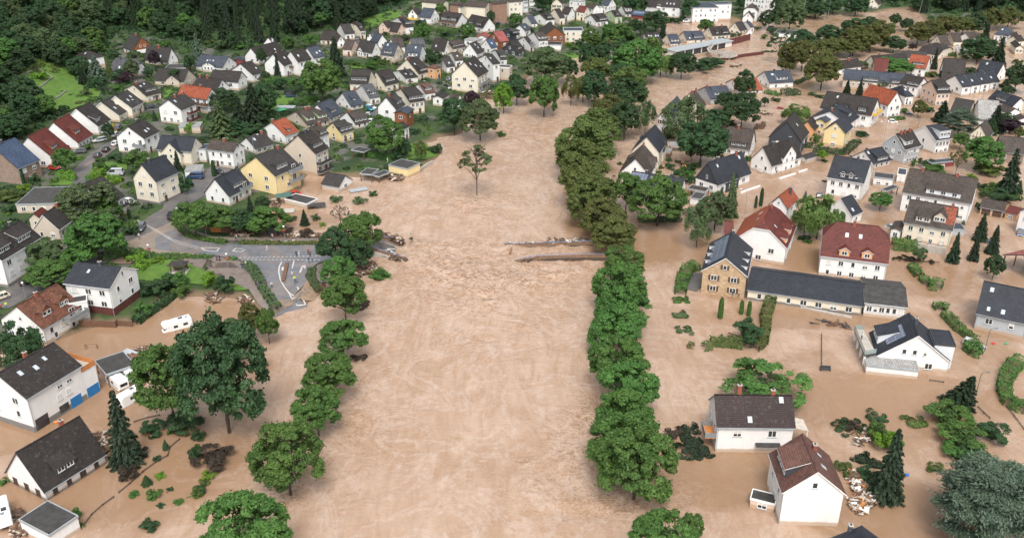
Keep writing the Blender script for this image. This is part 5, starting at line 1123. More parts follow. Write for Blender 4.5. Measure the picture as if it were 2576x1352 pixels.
for a in [(612,1345,215,200,'mB','largest left bank tree cut off by the bottom edge',2.5,LR),
 (720,1150,165,165,'mB','round left bank tree leaning in brown water near the bottom',2.2,LR),(795,1030,115,112,'mB','fourth left bank tree counted down from the junction',1.6,LR),
 (825,945,128,108,'mB','third left bank tree counted down from the junction',1.6,LR),(862,853,113,92,'mB','second left bank tree counted down from the junction',1.6,LR),
 (865,742,95,100,'mB','first left bank tree counted down from the junction',2.5,LR),(852,683,78,72,'mB','bright tree at the tip of the traffic junction',2,LR),
 (842,622,80,92,'dB','grey green tree beside the broken bridge end',2,LR),(905,640,62,68,'dB','dark low tree beside the broken bridge end',1,LR),(910,582,95,92,'mB','spreading tree just above the broken bridge end',2,LR),
 (1568,655,98,72,'mB','first right bank tree below the broken bridge',1.0,RR),(1560,705,132,82,'mB','second right bank tree below the broken bridge',1.0,RR),
 (1562,762,135,80,'mB','third right bank tree below the broken bridge',1.0,RR),(1545,812,125,75,'mB','fourth right bank tree below the broken bridge',1.0,RR),
 (1552,895,142,90,'mB','fifth right bank tree below the broken bridge',1.3,RR),(1580,958,145,92,'mB','sixth right bank tree below the broken bridge',1.3,RR),
 (1572,1022,140,80,'mB','seventh right bank tree below the broken bridge',1.3,RR),(1575,1085,180,95,'mB','wide right bank tree directly above the largest one',1.3,RR),
 (1600,1160,198,165,'mB','largest right bank tree with its dark trunk in brown water',1.3,RR),(1670,1335,165,90,'mB','right bank tree cut off by the bottom edge',1.3,RR),(1742,1322,60,60,'mB','small right bank tree at the bottom edge beside a larger one',1.0,RR),
 (1545,590,98,88,'oB','rusty brown chestnut tree nearest the right bridge end',.8,OC),(1520,545,108,85,'oB','chestnut tree with orange brown leaves facing the river',.8,OC),
 (1490,505,118,105,'yB','second chestnut tree above the right bridge end',.8,OC),(1478,450,128,100,'yB','third chestnut tree above the right bridge end',.8,OC),(1460,405,112,100,'yB','fourth chestnut tree above the right bridge end',.8,OC),
 (1472,355,128,92,'yB','fifth chestnut tree above the right bridge end',.8,OC),(1500,320,112,85,'yB','sixth chestnut tree above the right bridge end',.8,OC),(1532,285,90,80,'oB','seventh chestnut tree with rusty leaves above the bridge',.8,OC),
 (1575,240,92,85,'dB','dark green tree in the middle of the river avenue',.8,OC),(1585,200,78,62,'yB','yellowish tree at the bend of the river avenue',.8,OC),(1625,292,52,82,'gI','slim birch standing in water beside the river avenue',1,None),
 (1572,300,70,85,'dB','dark tree just right of the rusty river chestnut',1.5,OC)]:
    top = a[1]-a[3]/2; hh_ = max(a[3], .93*a[2]) if a[7] in (RR, OC) else a[3]
    tree(a[0], top+hh_/2, a[2]*(.93 if a[7] == RR else 1), hh_, a[4], a[5], a[6], a[7])
tree(555, 950, 205, 265, 'dB', 'largest dark green tree standing in the flooded garden', 1.5)
tree(420, 955, 150, 175, 'mB', 'bright green maple left of the largest garden tree', 3)
tree(555, 850, 120, 90, 'gB', 'loose upper tree behind the largest garden tree', 3)
tree(300, 1070, 108, 195, 'cC', 'large dark spruce beside the brown roofed house')
tree(40, 872, 105, 118, 'dW', 'dark weeping tree at the left edge')
tree(630, 806, 58, 78, 'oB', 'brown leaved tree at the flooded path end', 1.2)
tree(672, 815, 52, 78, 'mB', 'green tree beside the brown one at the flooded path', 1.2)
tree(1198, 410, 78, 75, 'gS', 'lone open crowned tree standing mid river', 6.0)
tree(2500, 1250, 255, 240, 'bD', 'huge blue grey cedar at the lower right corner', 1)
tree(2245, 1163, 112, 190, 'cC', 'tall dark spruce among the white debris')
tree(2420, 980, 105, 95, 'cC', 'half broken conifer below the modern white house', lean=.25)
tree(1926, 968, 195, 90, 'mS', 'spreading tree behind the brown tiled house', .5)
tree(1920, 972, 110, 70, 'mU', 'dense core bush behind the brown tiled house', .5)
tree(1882, 832, 65, 66, 'dU', 'star shaped dark shrub inside the flooded garden hedge', .3)
for a in [(2387,1047,98,70,'mU'),(2424,1100,98,55,'mU'),(2497,1087,66,60,'dU'),(2409,1137,66,38,'mU'),(2450,1150,70,40,'dU'),(2207,1087,44,52,'mU'),(2353,1176,38,25,'yU'),(2122,1173,40,28,'yU'),(2137,1195,26,24,'yU'),(2180,1190,50,26,'dU'),(2140,1072,34,26,'sU'),(2235,1110,60,60,'lU'),
 (160,403,52,58,'mB'),(345,405,56,56,'mB'),(445,405,32,58,'cC'),(272,330,27,42,'dB'),(239,600,128,108,'mB'),(222,512,138,105,'gB'),(108,635,92,70,'gB'),(121,685,102,64,'mB'),(191,645,82,52,'mB'),(270,530,70,60,'mB'),
 (486,549,92,84,'mB'),(562,552,90,58,'mB'),(668,554,102,66,'mB'),(610,556,70,56,'dB'),(765,545,32,42,'cC'),(855,535,56,58,'sX'),(629,517,30,54,'cC'),(660,510,34,32,'dB'),
 (635,262,88,110,'cC'),(552,300,88,96,'gC'),(600,282,60,88,'cC'),(660,250,60,80,'dB'),(560,250,60,50,'dB'),(585,320,80,40,'dU'),(640,330,60,36,'dU'),
 (808,203,90,105,'mB'),(843,141,64,102,'cC'),(697,163,27,56,'cC'),(657,142,24,40,'dB'),(494,115,42,66,'bC'),(476,158,26,40,'dB'),(239,166,58,58,'bC'),(273,170,25,50,'yC'),(330,172,36,44,'gB'),(388,148,26,36,'pB'),(440,190,26,34,'dB'),
 (205,190,30,44,'cC'),(300,190,44,30,'dU'),(1091,150,42,42,'dB'),(1066,80,34,40,'mB'),(1177,78,34,37,'mB'),(1297,50,30,30,'mB'),(1109,23,26,26,'mB'),(1197,30,26,20,'dB'),(1235,43,20,26,'dB'),(1366,8,42,44,'dB'),
 (1142,290,66,86,'dB'),(1207,302,85,92,'gB'),(1187,249,40,36,'pB'),(1267,247,48,64,'lB'),(1300,227,60,62,'dB'),(968,345,88,90,'mB'),(1018,372,30,42,'dB'),(1003,392,32,26,'dU'),(1058,378,28,42,'yB'),(1099,375,28,28,'dU'),
 (905,504,32,18,'gU'),(938,487,22,16,'gU'),(884,545,24,14,'mU'),(955,690,44,24,'mU'),(845,500,30,18,'gU'),
 (1369,240,70,95,'mB'),(1374,167,108,84,'gB'),(1432,174,42,52,'dB'),(1497,222,65,76,'dB'),(1500,175,70,62,'yB'),(1467,222,48,56,'wB'),(1437,222,42,70,'oI'),(1393,240,26,70,'dI'),(1520,139,62,56,'dB'),(1475,141,36,62,'dB'),(1570,126,52,52,'dB'),
 (1485,96,46,46,'mB'),(1615,104,22,46,'bC'),(1598,106,18,42,'yC'),(1668,73,26,44,'cC'),(1650,55,58,52,'dB'),(1598,68,36,36,'dB'),(1562,88,62,46,'mB'),(1537,83,42,40,'mB'),(1520,86,20,32,'dC'),(1540,110,50,34,'mB'),(1590,8,46,46,'dB'),(1613,10,30,42,'dB'),(1736,23,46,46,'dB'),(1775,65,36,32,'mB'),(1700,52,26,18,'dU'),
 (1601,157,112,96,'mB'),(1663,157,62,62,'wW'),(1640,120,50,50,'wW'),(1716,162,62,62,'dB'),(1560,190,50,60,'dB'),(1760,165,60,22,'dU'),(1790,158,50,20,'dU'),
 (1726,292,96,104,'gI'),(1766,358,118,112,'dB'),(1800,300,64,48,'dB'),(1874,212,50,62,'dB'),(1868,278,86,80,'dB'),(1830,255,60,40,'dB'),(2001,288,64,50,'wW'),(1577,478,66,88,'mB'),(1658,506,124,116,'mB'),(1757,562,62,96,'gI'),(1802,531,84,82,'gB'),(1842,488,48,115,'gC'),
 (2062,545,92,108,'wW'),(2030,540,70,80,'wW'),(2105,552,40,50,'wW'),(2026,493,22,30,'bC'),(1916,496,12,46,'dK'),(1902,508,9,32,'dK'),(2069,389,24,20,'lB'),(2217,503,52,38,'mB'),
 (1963,110,58,58,'dS'),(1991,149,62,80,'oB'),(2021,138,62,72,'oB'),(2071,176,78,88,'oB'),(2019,98,60,42,'dB'),(2087,88,62,42,'dB'),(2092,118,62,46,'oB'),(2142,116,62,46,'oB'),(2152,66,60,34,'dB'),(2188,60,46,32,'dB'),
 (1989,38,66,74,'gB'),(1965,26,50,62,'dB'),(1936,48,44,42,'dB'),(2054,20,62,46,'dB'),(2097,15,40,36,'dB'),(2154,16,56,40,'dB'),(1941,78,24,18,'dU'),(1865,10,28,28,'dB'),
 (2311,84,60,48,'oB'),(2341,78,60,48,'oB'),(2382,66,60,44,'oB'),(2424,64,56,42,'oB'),(2454,60,58,48,'dB'),(2495,48,60,46,'oB'),(2540,44,60,46,'oB'),(2150,103,70,66,'oB'),(2193,95,70,60,'oB'),(2218,78,60,50,'oB'),(2250,110,54,34,'dB'),(2253,50,28,28,'dB'),(2281,62,32,26,'dB'),
 (2481,84,36,54,'cC'),(2464,124,76,58,'dB'),(2517,128,46,74,'cC'),(2560,196,58,66,'dB'),(2354,145,22,56,'cC'),(2248,165,92,38,'mB'),(2312,272,30,38,'oB'),(2374,278,60,56,'cC'),(2417,302,80,70,'bD'),(2507,297,62,70,'cC'),(2543,315,52,30,'pB'),(2132,218,28,38,'cC'),(2165,218,25,42,'cC'),(2184,203,36,34,'dC'),(2455,200,50,30,'mU'),(2400,190,60,24,'dU'),
 (2418,352,34,36,'mB'),(2475,385,86,74,'mB'),(2547,433,74,128,'cC'),(2412,400,36,44,'oS'),(2331,410,36,28,'dU'),(2352,425,44,22,'mU'),(2490,425,60,26,'yU'),(2510,495,60,40,'dU'),(2520,470,50,30,'mU'),(2472,568,46,74,'cC'),(2456,617,36,76,'cC'),(2504,600,44,76,'cC'),(2405,620,42,80,'cC'),(2504,670,44,52,'dB'),(2315,638,32,32,'gB'),
 (1814,775,17,54,'mK'),(1866,773,14,38,'mK'),(1885,776,14,40,'mK'),(1752,700,0,0,'')]:
    if a[4]: tree(*a)
# low bushes, weeds and washed up shrubs in the lower left garden (read off the detail view)
for x, y, w, h, c in [(1280,700,180,150,'sU'),(1460,765,140,120,'dC'),(1340,918,100,75,'mU'),(1535,915,140,90,'mU'),(1600,732,100,60,'lU'),(1700,872,70,50,'dU'),(1605,1030,80,60,'dU'),(1785,992,90,40,'mU'),(1490,1225,165,85,'dU'),(1890,950,40,35,'mU'),(1975,900,110,110,'yU'),(1570,560,70,70,'dU'),
  (1650,410,90,110,'dC'),(1530,255,220,130,'dU'),(1850,190,320,200,'dU'),(1700,300,60,60,'mU'),(1525,350,70,50,'dU'),(1960,510,130,130,'sU'),(1985,330,120,120,'dU'),(40,790,90,80,'mU'),(740,1120,110,150,'mU'),(800,1235,80,60,'mU'),(1400,500,140,130,'sU')]:
    p = px(19, x, y); tree(p[0], p[1], w*.2516, h*.2516, c)
for x, y, w, h, c in [(275,770,230,150,'sU'),(150,740,90,130,'dU'),(240,900,95,60,'lU'),(210,948,80,50,'yU'),(175,1005,90,60,'dU'),(160,1045,60,45,'lU'),(20,1090,55,30,'mU'),(300,850,60,45,'yU'),(600,60,90,150,'sU')]:
    p = px(20, x, y); tree(p[0], p[1], w*.3477, h*.3477, c)
for x, y, w, h, c in [(1430,900,180,130,'dU'),(1560,880,200,200,'dU'),(1435,1080,170,150,'mU'),(1360,1170,90,80,'mU'),(1480,830,60,60,'lU'),(1420,860,60,60,'lU'),(1300,300,150,120,'dU'),(1580,600,120,60,'lU'),(770,580,130,60,'mU'),(1650,830,220,180,'dU'),(1750,790,200,170,'mU')]:
    p = px(13, x, y); tree(p[0], p[1], w*.2516, h*.2516, c)
for x, y, w, h, c in [(350,740,130,180,'lU'),(490,790,170,200,'dU'),(60,850,150,170,'mU'),(1740,520,220,220,'dU'),(305,630,35,70,'mU'),(1740,900,120,60,'sU'),(1110,260,130,90,'sU'),(1310,280,150,60,'sU'),(1150,130,110,60,'dU'),(1400,120,90,70,'gU'),(1470,190,60,50,'lU'),(1175,320,60,40,'mU')]:
    p = px(14, x, y); tree(p[0], p[1], w*.2516, h*.2516, c)
for x, y, w, h, c in [(980,570,90,130,'mU'),(1050,580,80,100,'mU'),(1110,595,90,60,'mU'),(980,660,150,90,'lU'),(1150,465,120,70,'dU'),(1230,500,130,90,'dU'),(1000,500,80,60,'mU'),(1860,750,130,190,'dU'),(1200,1120,110,60,'dU'),(1290,1190,0,0,''),(1360,1070,60,50,'gU'),(240,775,120,50,'lU'),(120,850,220,140,'yU'),(330,690,110,90,'dU'),(90,990,110,90,'dU'),(880,370,80,70,'mU'),(780,480,80,40,'lU'),(215,660,60,160,'dK'),(1290,1040,45,100,'dK')]:
    if c: p = px(7, x, y); tree(p[0], p[1], w*.2516, h*.2516, c)
for t, L_ in ((10, [(1440,560,90,70,'dU'),(1345,570,70,40,'yU'),(1500,625,90,80,'dU'),(1565,600,80,60,'mU'),(1640,640,100,90,'mU'),(1655,590,70,50,'dU'),(1640,700,90,90,'dU'),(1430,500,60,50,'gB'),(1690,550,90,60,'mU'),(1520,515,60,40,'dU'),(1325,620,60,40,'mU'),(1450,210,130,90,'dU'),(1420,260,130,60,'yU'),(1700,200,160,160,'dB'),(1880,60,160,110,'dB'),(1660,410,120,140,'dB'),(1900,420,150,160,'dB'),(880,660,28,26,'dU'),(940,535,50,40,'dU')]),
 (11, [(715,485,60,70,'mU'),(1395,290,90,110,'mU'),(1445,345,60,50,'lU'),(1010,290,130,80,'lB'),(540,130,110,60,'oU'),(250,190,120,120,'dB'),(130,590,120,90,'dU'),(60,640,90,70,'mU'),(500,250,0,0,''),(1480,505,60,40,'dU'),(455,800,60,90,'dC'),(1050,1060,90,50,'mU'),(1280,1280,110,60,'dU'),(1310,1310,80,40,'mU'),(1480,710,50,30,'dU'),(1860,240,110,50,'dU'),(1800,310,90,40,'dU')]),
 (12, [(1590,760,90,80,'dU'),(1630,820,120,100,'mU'),(1700,770,90,60,'dU'),(1760,860,130,80,'mU'),(1860,820,130,110,'dU'),(1930,870,90,90,'mU'),(1960,760,110,140,'dC'),(1400,1115,50,50,'bC'),(1370,230,0,0,''),(1870,180,150,100,'pU'),(1960,230,90,120,'yB'),(1830,90,160,120,'dB'),(1690,150,150,180,'dC'),(900,530,50,100,'mU'),(1550,960,60,100,'dU'),(1640,440,0,0,''),(1480,660,90,50,'lU'),(370,230,90,40,'gU')]),
 (6, [(760,640,90,60,'dU'),(1150,560,120,70,'mU'),(1280,540,120,80,'lU'),(1400,470,160,110,'dB'),(1330,400,100,110,'dB'),(1540,600,110,120,'dC'),(970,750,110,60,'mU'),(1220,705,90,70,'dU'),(1290,570,90,50,'mU'),(740,1080,110,90,'mU'),(800,1100,90,70,'dU'),(555,1110,80,60,'mU'),(1690,620,90,60,'oU'),(340,840,120,90,'gB'),(820,745,120,60,'yU'),(640,470,80,60,'pB'),(1500,540,110,90,'dB'),(1430,650,0,0,''),(1700,330,0,0,''),(130,640,120,60,'gB'),(50,620,80,60,'dU'),(460,660,0,0,''),(1360,260,0,0,''),(1540,860,70,60,'dB'),(1600,900,120,90,'dB')]),
 (5, [(590,205,60,60,'dU'),(630,370,60,60,'mU'),(380,350,40,60,'mU'),(215,390,60,40,'gU'),(315,355,60,50,'dU'),(1110,940,80,40,'gU'),(1190,965,80,40,'dU'),(740,995,90,40,'gU'),(635,1010,80,70,'dB'),(150,1240,120,120,'gB'),(60,1280,120,120,'dB'),(230,1160,120,90,'mB'),(520,960,60,80,'mU'),(560,285,60,40,'gU'),(1330,380,130,100,'dB'),(1580,380,160,110,'oB'),(1450,330,150,90,'dB'),(1700,320,120,110,'oB'),(1680,420,130,90,'dB'),(1140,470,120,110,'oB'),(1380,470,140,110,'oB')]),
 (4, [(430,440,70,40,'lU'),(520,430,90,60,'dU'),(870,280,90,60,'mB'),(980,330,110,70,'dB'),(1060,400,110,70,'dB'),(900,400,90,80,'mB'),(1000,270,80,50,'yU'),(700,420,100,90,'mB'),(620,240,50,70,'dC'),(1440,205,80,50,'mU'),(1550,195,50,50,'dU'),(1270,140,110,40,'mU'),(1330,460,60,40,'lU'),(330,580,60,60,'mU'),(120,560,90,90,'dB'),(480,480,80,50,'mU'),(250,600,110,90,'gB'),(560,600,60,60,'dU'),(80,930,130,60,'dU'),(820,880,70,40,'dU')]),
 (2, [(950,700,110,70,'mU'),(1250,830,110,70,'mU'),(1050,830,130,90,'dB'),(900,760,90,90,'dB'),(760,470,60,60,'dB'),(650,470,120,60,'mU'),(570,390,110,90,'dB'),(450,440,120,70,'gB'),(350,420,100,60,'yU'),(1130,420,120,90,'mB'),(1240,470,90,60,'gB'),(1350,400,150,110,'mB'),(1230,260,160,110,'dB'),(1450,180,120,90,'mB'),(1350,880,90,110,'dB'),(980,1040,60,90,'mB'),(850,1180,120,120,'dB'),(700,1320,110,70,'dU'),(620,700,0,0,''),(1800,640,90,60,'mU'),(1950,650,110,70,'mB')]),
 (3, [(700,230,110,60,'dB'),(950,340,110,50,'dU'),(820,590,0,0,''),(770,520,60,60,'dB'),(240,590,110,60,'dU'),(330,620,110,60,'mU'),(200,640,110,80,'mU'),(450,640,60,50,'dU'),(560,390,60,50,'pU'),(1060,630,60,50,'mU'),(1110,600,60,50,'dU'),(1790,300,90,50,'dU'),(350,340,60,50,'dU'),(140,345,50,60,'mU'),(190,270,45,90,'dC'),(1640,800,110,110,'dB'),(640,1310,110,70,'dU'),(750,880,0,0,''),(1500,1340,90,60,'mU'),(280,1180,90,70,'mB')]),
 (1, [(1250,780,150,120,'pU'),(1000,830,150,110,'dB'),(900,820,110,120,'dC'),(850,760,70,120,'dC'),(780,700,110,110,'dB'),(1340,560,130,110,'gB'),(1140,560,120,90,'dB'),(1440,560,80,60,'mB'),(1660,660,80,50,'mU'),(1480,720,90,90,'dB'),(1650,440,110,80,'mB'),(1180,880,110,60,'mU'),(640,1090,90,90,'dU'),(200,1290,120,90,'mB'),(400,760,130,90,'lU'),(860,930,90,80,'gU'),(1540,1150,70,110,'dC'),(1880,1290,60,110,'lU')])):
    for x, y, w, h, c in L_:
        if c: p = px(t, x, y); k_ = .63013/TILES[t][2]; tree(p[0], p[1], w*k_, h*k_, c)
p = px(8, 380, 835); tree(p[0], p[1], 14, 42, 'dK')
# ---------------------------------------------------------------- wooded hillsides
FG = 'trees of the wooded hillside'; rr_ = random.Random(5); pts = []; cand = []
VINE = [px(1, *q) for q in ((120,830),(380,600),(700,700),(840,880),(1020,900),(980,1000),(640,1130),(430,1100),(150,900))]
MEADOW = [px(3, *q) for q in ((110,200),(330,120),(520,110),(540,140),(420,230),(140,290))]+[]
def inside(p, poly):
    r = False
    for i in range(len(poly)):
        a, b_ = poly[i], poly[i-1]
        if (a[1] > p[1]) != (b_[1] > p[1]) and p[0] < (b_[0]-a[0])*(p[1]-a[1])/(b_[1]-a[1])+a[0]: r = not r
    return r
def at_fd(x, y):
    j = int(round((y-GY0)/GS)); i = int(round((x-GX0)/GS)); return (fd[j, i], sd[j, i]) if 0 <= j < fd.shape[0] and 0 <= i < fd.shape[1] else (0, 0)
for k in range(60000):
    x = rr_.uniform(-520, 600); y = rr_.uniform(150, 1200); f_, s_ = at_fd(x, y)
    if f_ < 3: continue
    z = hgt(x, y); q = proj((x, y, z+5))
    if q[0] < -70 or q[0] > 2650 or q[1] < -60 or q[1] > 1352: continue
    if inside(proj((x, y, z)), VINE) or inside(proj((x, y, z)), MEADOW): continue
    if any(abs(h[3].x-x) < 11 and abs(h[3].y-y) < 11 for h in HP): continue
    cand.append((x, y, z))
cell = {}; sel = []
for c_ in cand:
    k = (int(c_[0]//6.5), int(c_[1]//6.5))
    if any((abs(o[0]-c_[0])**2+(o[1]-c_[1])**2) < 42 for dx in (-1, 0, 1) for dy in (-1, 0, 1) for o in cell.get((k[0]+dx, k[1]+dy), [])): continue
    cell.setdefault(k, []).append(c_); sel.append(c_)
sel.sort(key=lambda c_: c_[0]**2+c_[1]**2)
print('forest trees', len(sel))
def forest_style(x, y, rnd):
    n_ = float(fbm(np.array([x*.012]), np.array([y*.012]), 31)[0])
    if proj((x, y, 30))[0] < 480: return ('broad', rnd.choice('ddmgd')) if n_ > .36 or rnd.random() < .4 else ('conifer', 'f')
    return ('conifer', rnd.choice('ffc')) if n_ > .42 or rnd.random() < .3 else ('broad', rnd.choice('dff'))
for x, y, z in sel[:285]:
    sh, lf = forest_style(x, y, rr_); Rr = rr_.uniform(3.3, 5.4) if sh == 'broad' else rr_.uniform(2.8, 3.8); bb = Rr*rr_.uniform(.8, 1.15) if sh == 'broad' else rr_.uniform(7, 10)
    zc = bb*.8+1.0 if sh == 'broad' else bb+.3
    plant(sh, lf, (x, y, z), Rr, bb, zc, 'forest tree crowded among others on the steep wooded hillside', group=FG, name='forest_tree')
# everything farther up reads as one mass
rest = sel[285:]; PP = []; NN = []; SS = []; ZZs = []
RNG = np.random.default_rng(99)
for x, y, z in rest:
    sh, lf = forest_style(x, y, rr_); n = 420 if y < 600 else 230
    if sh == 'broad':
        R0 = rr_.uniform(3.5, 5.5); d = unit(RNG.normal(size=(n, 3))); d[:, 2] = np.abs(d[:, 2])*1.2-.25
        k = .8+.3*np.sin(d[:, :1]*5+x)*np.cos(d[:, 1:2]*6+y); P_ = np.array([x, y, z+R0*.9+1])+d*k*R0; N_ = unit(d+RNG.normal(size=(n, 3))*.5+np.array([0, 0, .4]))
    else:
        hgt_ = rr_.uniform(14, 20); t = RNG.random(n); a = RNG.random(n)*6.283; r0 = 3.4*(1-t)**.8*(.5+.5*RNG.random(n)); P_ = np.stack([x+r0*np.cos(a), y+r0*np.sin(a), z+t*hgt_-r0*.35], 1); N_ = unit(np.stack([np.cos(a)*.6, np.sin(a)*.6, np.ones(n)*.8], 1)+RNG.normal(size=(n, 3))*.3)
    PP.append(P_); NN.append(N_); SS.append(np.full(n, rr_.random()*.6)+.4*RNG.random(n)); ZZs.append(np.full(n, .55 if y < 600 else .8))
if PP:
    o = bpy.data.objects.new('forest', leaves_mesh('forest', np.vstack(PP), np.vstack(NN), np.concatenate(ZZs), np.concatenate(SS), mat='leaf_d')); COL.objects.link(o)
    tag(o, 'dark green mass of far trees covering the upper hillside', 'forest', kind='stuff')
# undergrowth: shrubs, weeds and vines too many to count
def ground_cover(name, label, test, n, rad, mat, seed, nl=60, size=.22, box=(-520, 560, 120, 900)):
    global RNG
    r = random.Random(seed); RNG = np.random.default_rng(seed); P_ = []; N_ = []; S_ = []; c = 0; tries = 0
    while c < n and tries < n*60:
        tries += 1; x = r.uniform(box[0], box[1]); y = r.uniform(box[2], box[3]); z = hgt(x, y)
        if z < .3: continue
        q = proj((x, y, z))
        if not (-60 < q[0] < 2640 and -40 < q[1] < 1400) or not test(x, y, z, q): continue
        R0 = r.uniform(*rad); d = unit(RNG.normal(size=(nl, 3))); d[:, 2] = np.abs(d[:, 2])*.8; P_.append(np.array([x, y, z])+d*R0*(.7+.3*RNG.random((nl, 1)))); N_.append(unit(d+RNG.normal(size=(nl, 3))*.5)); S_.append(r.random()*.6+.4*RNG.random(nl)); c += 1
    if P_:
        o = bpy.data.objects.new(name, leaves_mesh(name, np.vstack(P_), np.vstack(N_), size, np.concatenate(S_), mat=mat)); COL.objects.link(o); tag(o, label, 'undergrowth', kind='stuff')
def clear_of_houses(x, y, m_=1.0):
    for h in HOUSES:
        S = h[2]; dx, dy = x-S['C'].x, y-S['C'].y
        if abs(dx) > 25 or abs(dy) > 25: continue
        c, s_ = math.cos(S['rz']), math.sin(S['rz']); a, b_ = dx*c+dy*s_, -dx*s_+dy*c
        if abs(a) < S['L']/2+m_ and abs(b_) < S['w']/2+m_: return False
    return True
def in_vine(x, y, z, q): return inside(q, VINE)
ground_cover('vineyard_shrubs', 'low yellow green shrubs and weeds on the terraced slope', lambda x, y, z, q: inside(q, VINE) and fbm(np.array([x*.06]), np.array([y*.06]), 3)[0] > .41, 420, (.5, 1.6), 'leaf_y', 3, box=(-260, -60, 200, 480))
ground_cover('hillside_undergrowth', 'dark undergrowth between the hillside trees', lambda x, y, z, q: at_fd(x, y)[0] > 1 and not inside(q, VINE) and not inside(q, MEADOW) and clear_of_houses(x, y), 1500, (1.2, 3.0), 'leaf_d', 4, 90, .35)
ROADS = []   # filled before use by the road code
# ---------------------------------------------------------------- hospital at the top of the picture
houses('''
3|1095,52,985,45,1095,0|b:1095,138 h:1 p:24 r:n w:b F:0 G:0,0 N:hospital_wing cat:hospital|brick corner wing of the hospital at the top edge
3|1215,32,1100,75,1215,-5|b:1215,168 p:20 r:n w:c F:2,3,3 G:0,0 N:hospital_wing cat:hospital|narrow cream hospital wing right of the brick corner
3|1420,40,1218,28,1400,-10|b:1420,168 p:20 r:n w:c F:4,4,4,4 G:0,2,2,2 N:hospital_wing cat:hospital|middle cream hospital wing with four rows of windows
3|1570,22,1422,40,1560,-15|b:1570,226 p:20 r:n w:b F:0 G:0,2,2,2 N:hospital_wing cat:hospital|brown brick stair tower of the hospital
3|1725,12,1578,22,1725,-20|b:1722,168 p:20 r:n w:c F:3,3,3 G:0,0 N:hospital_wing cat:hospital|right cream hospital wing beside the glass stair
3|985,20,765,0,965,-20|b:985,112 p:20 r:n w:c F:4,4,4 G:0,0 N:hospital_wing cat:hospital|left cream hospital wing at the top edge
3|1780,0,1730,5,1770,-25|b:1780,130 p:10 r:s w:W F:2,2,2,2 G:0,0 N:stair_tower cat:tower|glass stair tower of the hospital
3|1865,-5,1785,-5,1850,-40|b:1865,85 p:10 r:s w:w F:3,3,3,3 G:0,0 N:hospital_wing cat:hospital|white balcony wing right of the hospital glass stair
''')
# ---------------------------------------------------------------- roads, paths, lawn, markings
def TP(t, *q): return [T(t, q[i], q[i+1]) for i in range(0, len(q), 2)]
street = TP(7, 1240,285, 1130,345, 1050,405, 960,470, 880,540, 830,600, 790,660, 830,735)
strip('side_street', street, 5.5, 'asphalt', .09)
strip('pavement', [p+Vector((2.6, -2.2, 0)) for p in TP(7, 1180,290, 1060,370, 920,455, 800,530)], 1.6, 'pavement', .12)
drape('cul_de_sac', TP(7, 760,575, 940,560, 1040,650, 1000,700, 860,700, 740,755, 600,755, 690,650), 'asphalt', .10)
main = TP(8, 520,700, 480,790, 420,880, 360,960, 250,1055, 0,1195)+TP(13, 1750,90, 1600,180, 1480,290, 1330,400, 1200,470, 1010,570, 830,640, 620,700, 420,780, 250,880, 120,970, -40,1060)
strip('main_street', main, 7.2, 'asphalt', .11)
drape('car_park', TP(8, 130,950, 370,915, 360,1000, 250,1070, 180,1060), 'asphalt', .14)
drape('plaza', TP(13, 1480,330, 1750,200, 1990,330, 2003,430, 2090,560, 1560,540, 1280,500, 1230,440), 'mud_road', .16)
junction = TP(14, -200,330, 0,245, 250,335, 520,385, 660,400, 1500,398, 1560,420, 1560,540, 1440,575, 1400,600, 1340,650, 1330,730, 1290,800, 1180,910, 1330,1010, 1190,1060, 1010,1118, 1050,1060, 1000,985, 950,900, 890,790, 850,670, 740,585, 640,545, 400,505, 0,465, -200,440)
drape('junction_asphalt', junction, 'asphalt_wet', .20)
drape('riverside_path', TP(14, -380,520, 0,530, 350,545, 560,575, 650,640, 690,730, 740,850, 830,990, 960,1120, 1020,1120, 1000,1020, 900,900, 830,770, 760,660, 700,600, 600,548, 400,520, 0,485, -380,490), 'pavement', .26)
drape('upper_pavement', TP(14, 50,150, 120,150, 190,255, 400,320, 700,325, 1500,332, 1500,365, 700,365, 380,350, 130,300), 'pavement', .18)
drape('pavement_island', TP(14, 1390,640, 1420,600, 1490,580, 1560,600, 1530,700, 1560,760, 1480,790, 1420,760), 'pavement', .26)
drape('mud_bank', TP(14, 1330,735, 1400,790, 1430,900, 1380,960, 1290,960, 1180,915, 1260,850), 'mud', .27)
drape('mud_bank', TP(14, 1030,950, 1180,950, 1180,1000, 1060,1050), 'mud', .27)
drape('garden_mud', TP(13, 1090,620, 1260,560, 1370,600, 1300,640, 1180,640), 'mud', .2)
drape('lawn', TP(13, 1500,590, 1700,602, 1800,607)+TP(14, 100,566, 400,575, 590,605, 650,660, 690,740, 722,850, 600,855, 300,800, 0,775)+TP(13, 1750,830, 1380,800, 1370,700, 1440,640), 'lawn', .24)
drape('lawn', TP(7, 1050,520, 1270,530, 1270,600, 1200,600, 1060,560), 'lawn', .2)
drape('lawn', TP(7, 560,700, 740,720, 720,752, 490,752), 'lawn', .2)
drape('lawn', TP(2, 900,1010, 1180,930, 1190,1010, 1060,1080, 930,1110), 'lawn', .2)
drape('lawn', TP(3, 110,205, 330,130, 470,105, 520,120, 500,170, 420,225, 290,265, 150,290), 'lawn', .5)
drape('lawn', TP(3, 0,630, 130,650, 120,690, 0,690), 'lawn', .3)
drape('lawn', TP(9, 590,440, 760,430, 880,560, 740,600, 560,590), 'lawn', .2)
drape('terraced_meadow', TP(1, 120,830, 380,600, 700,700, 840,880, 1020,900, 980,1000, 640,1130, 430,1100, 150,900), 'lawn', .35)
drape('lawn', TP(1, 1620,885, 1780,890, 1700,960, 1640,1000), 'lawn', .2)
drape('lawn', TP(4, 330,540, 560,545, 540,610, 380,620), 'lawn', .25)
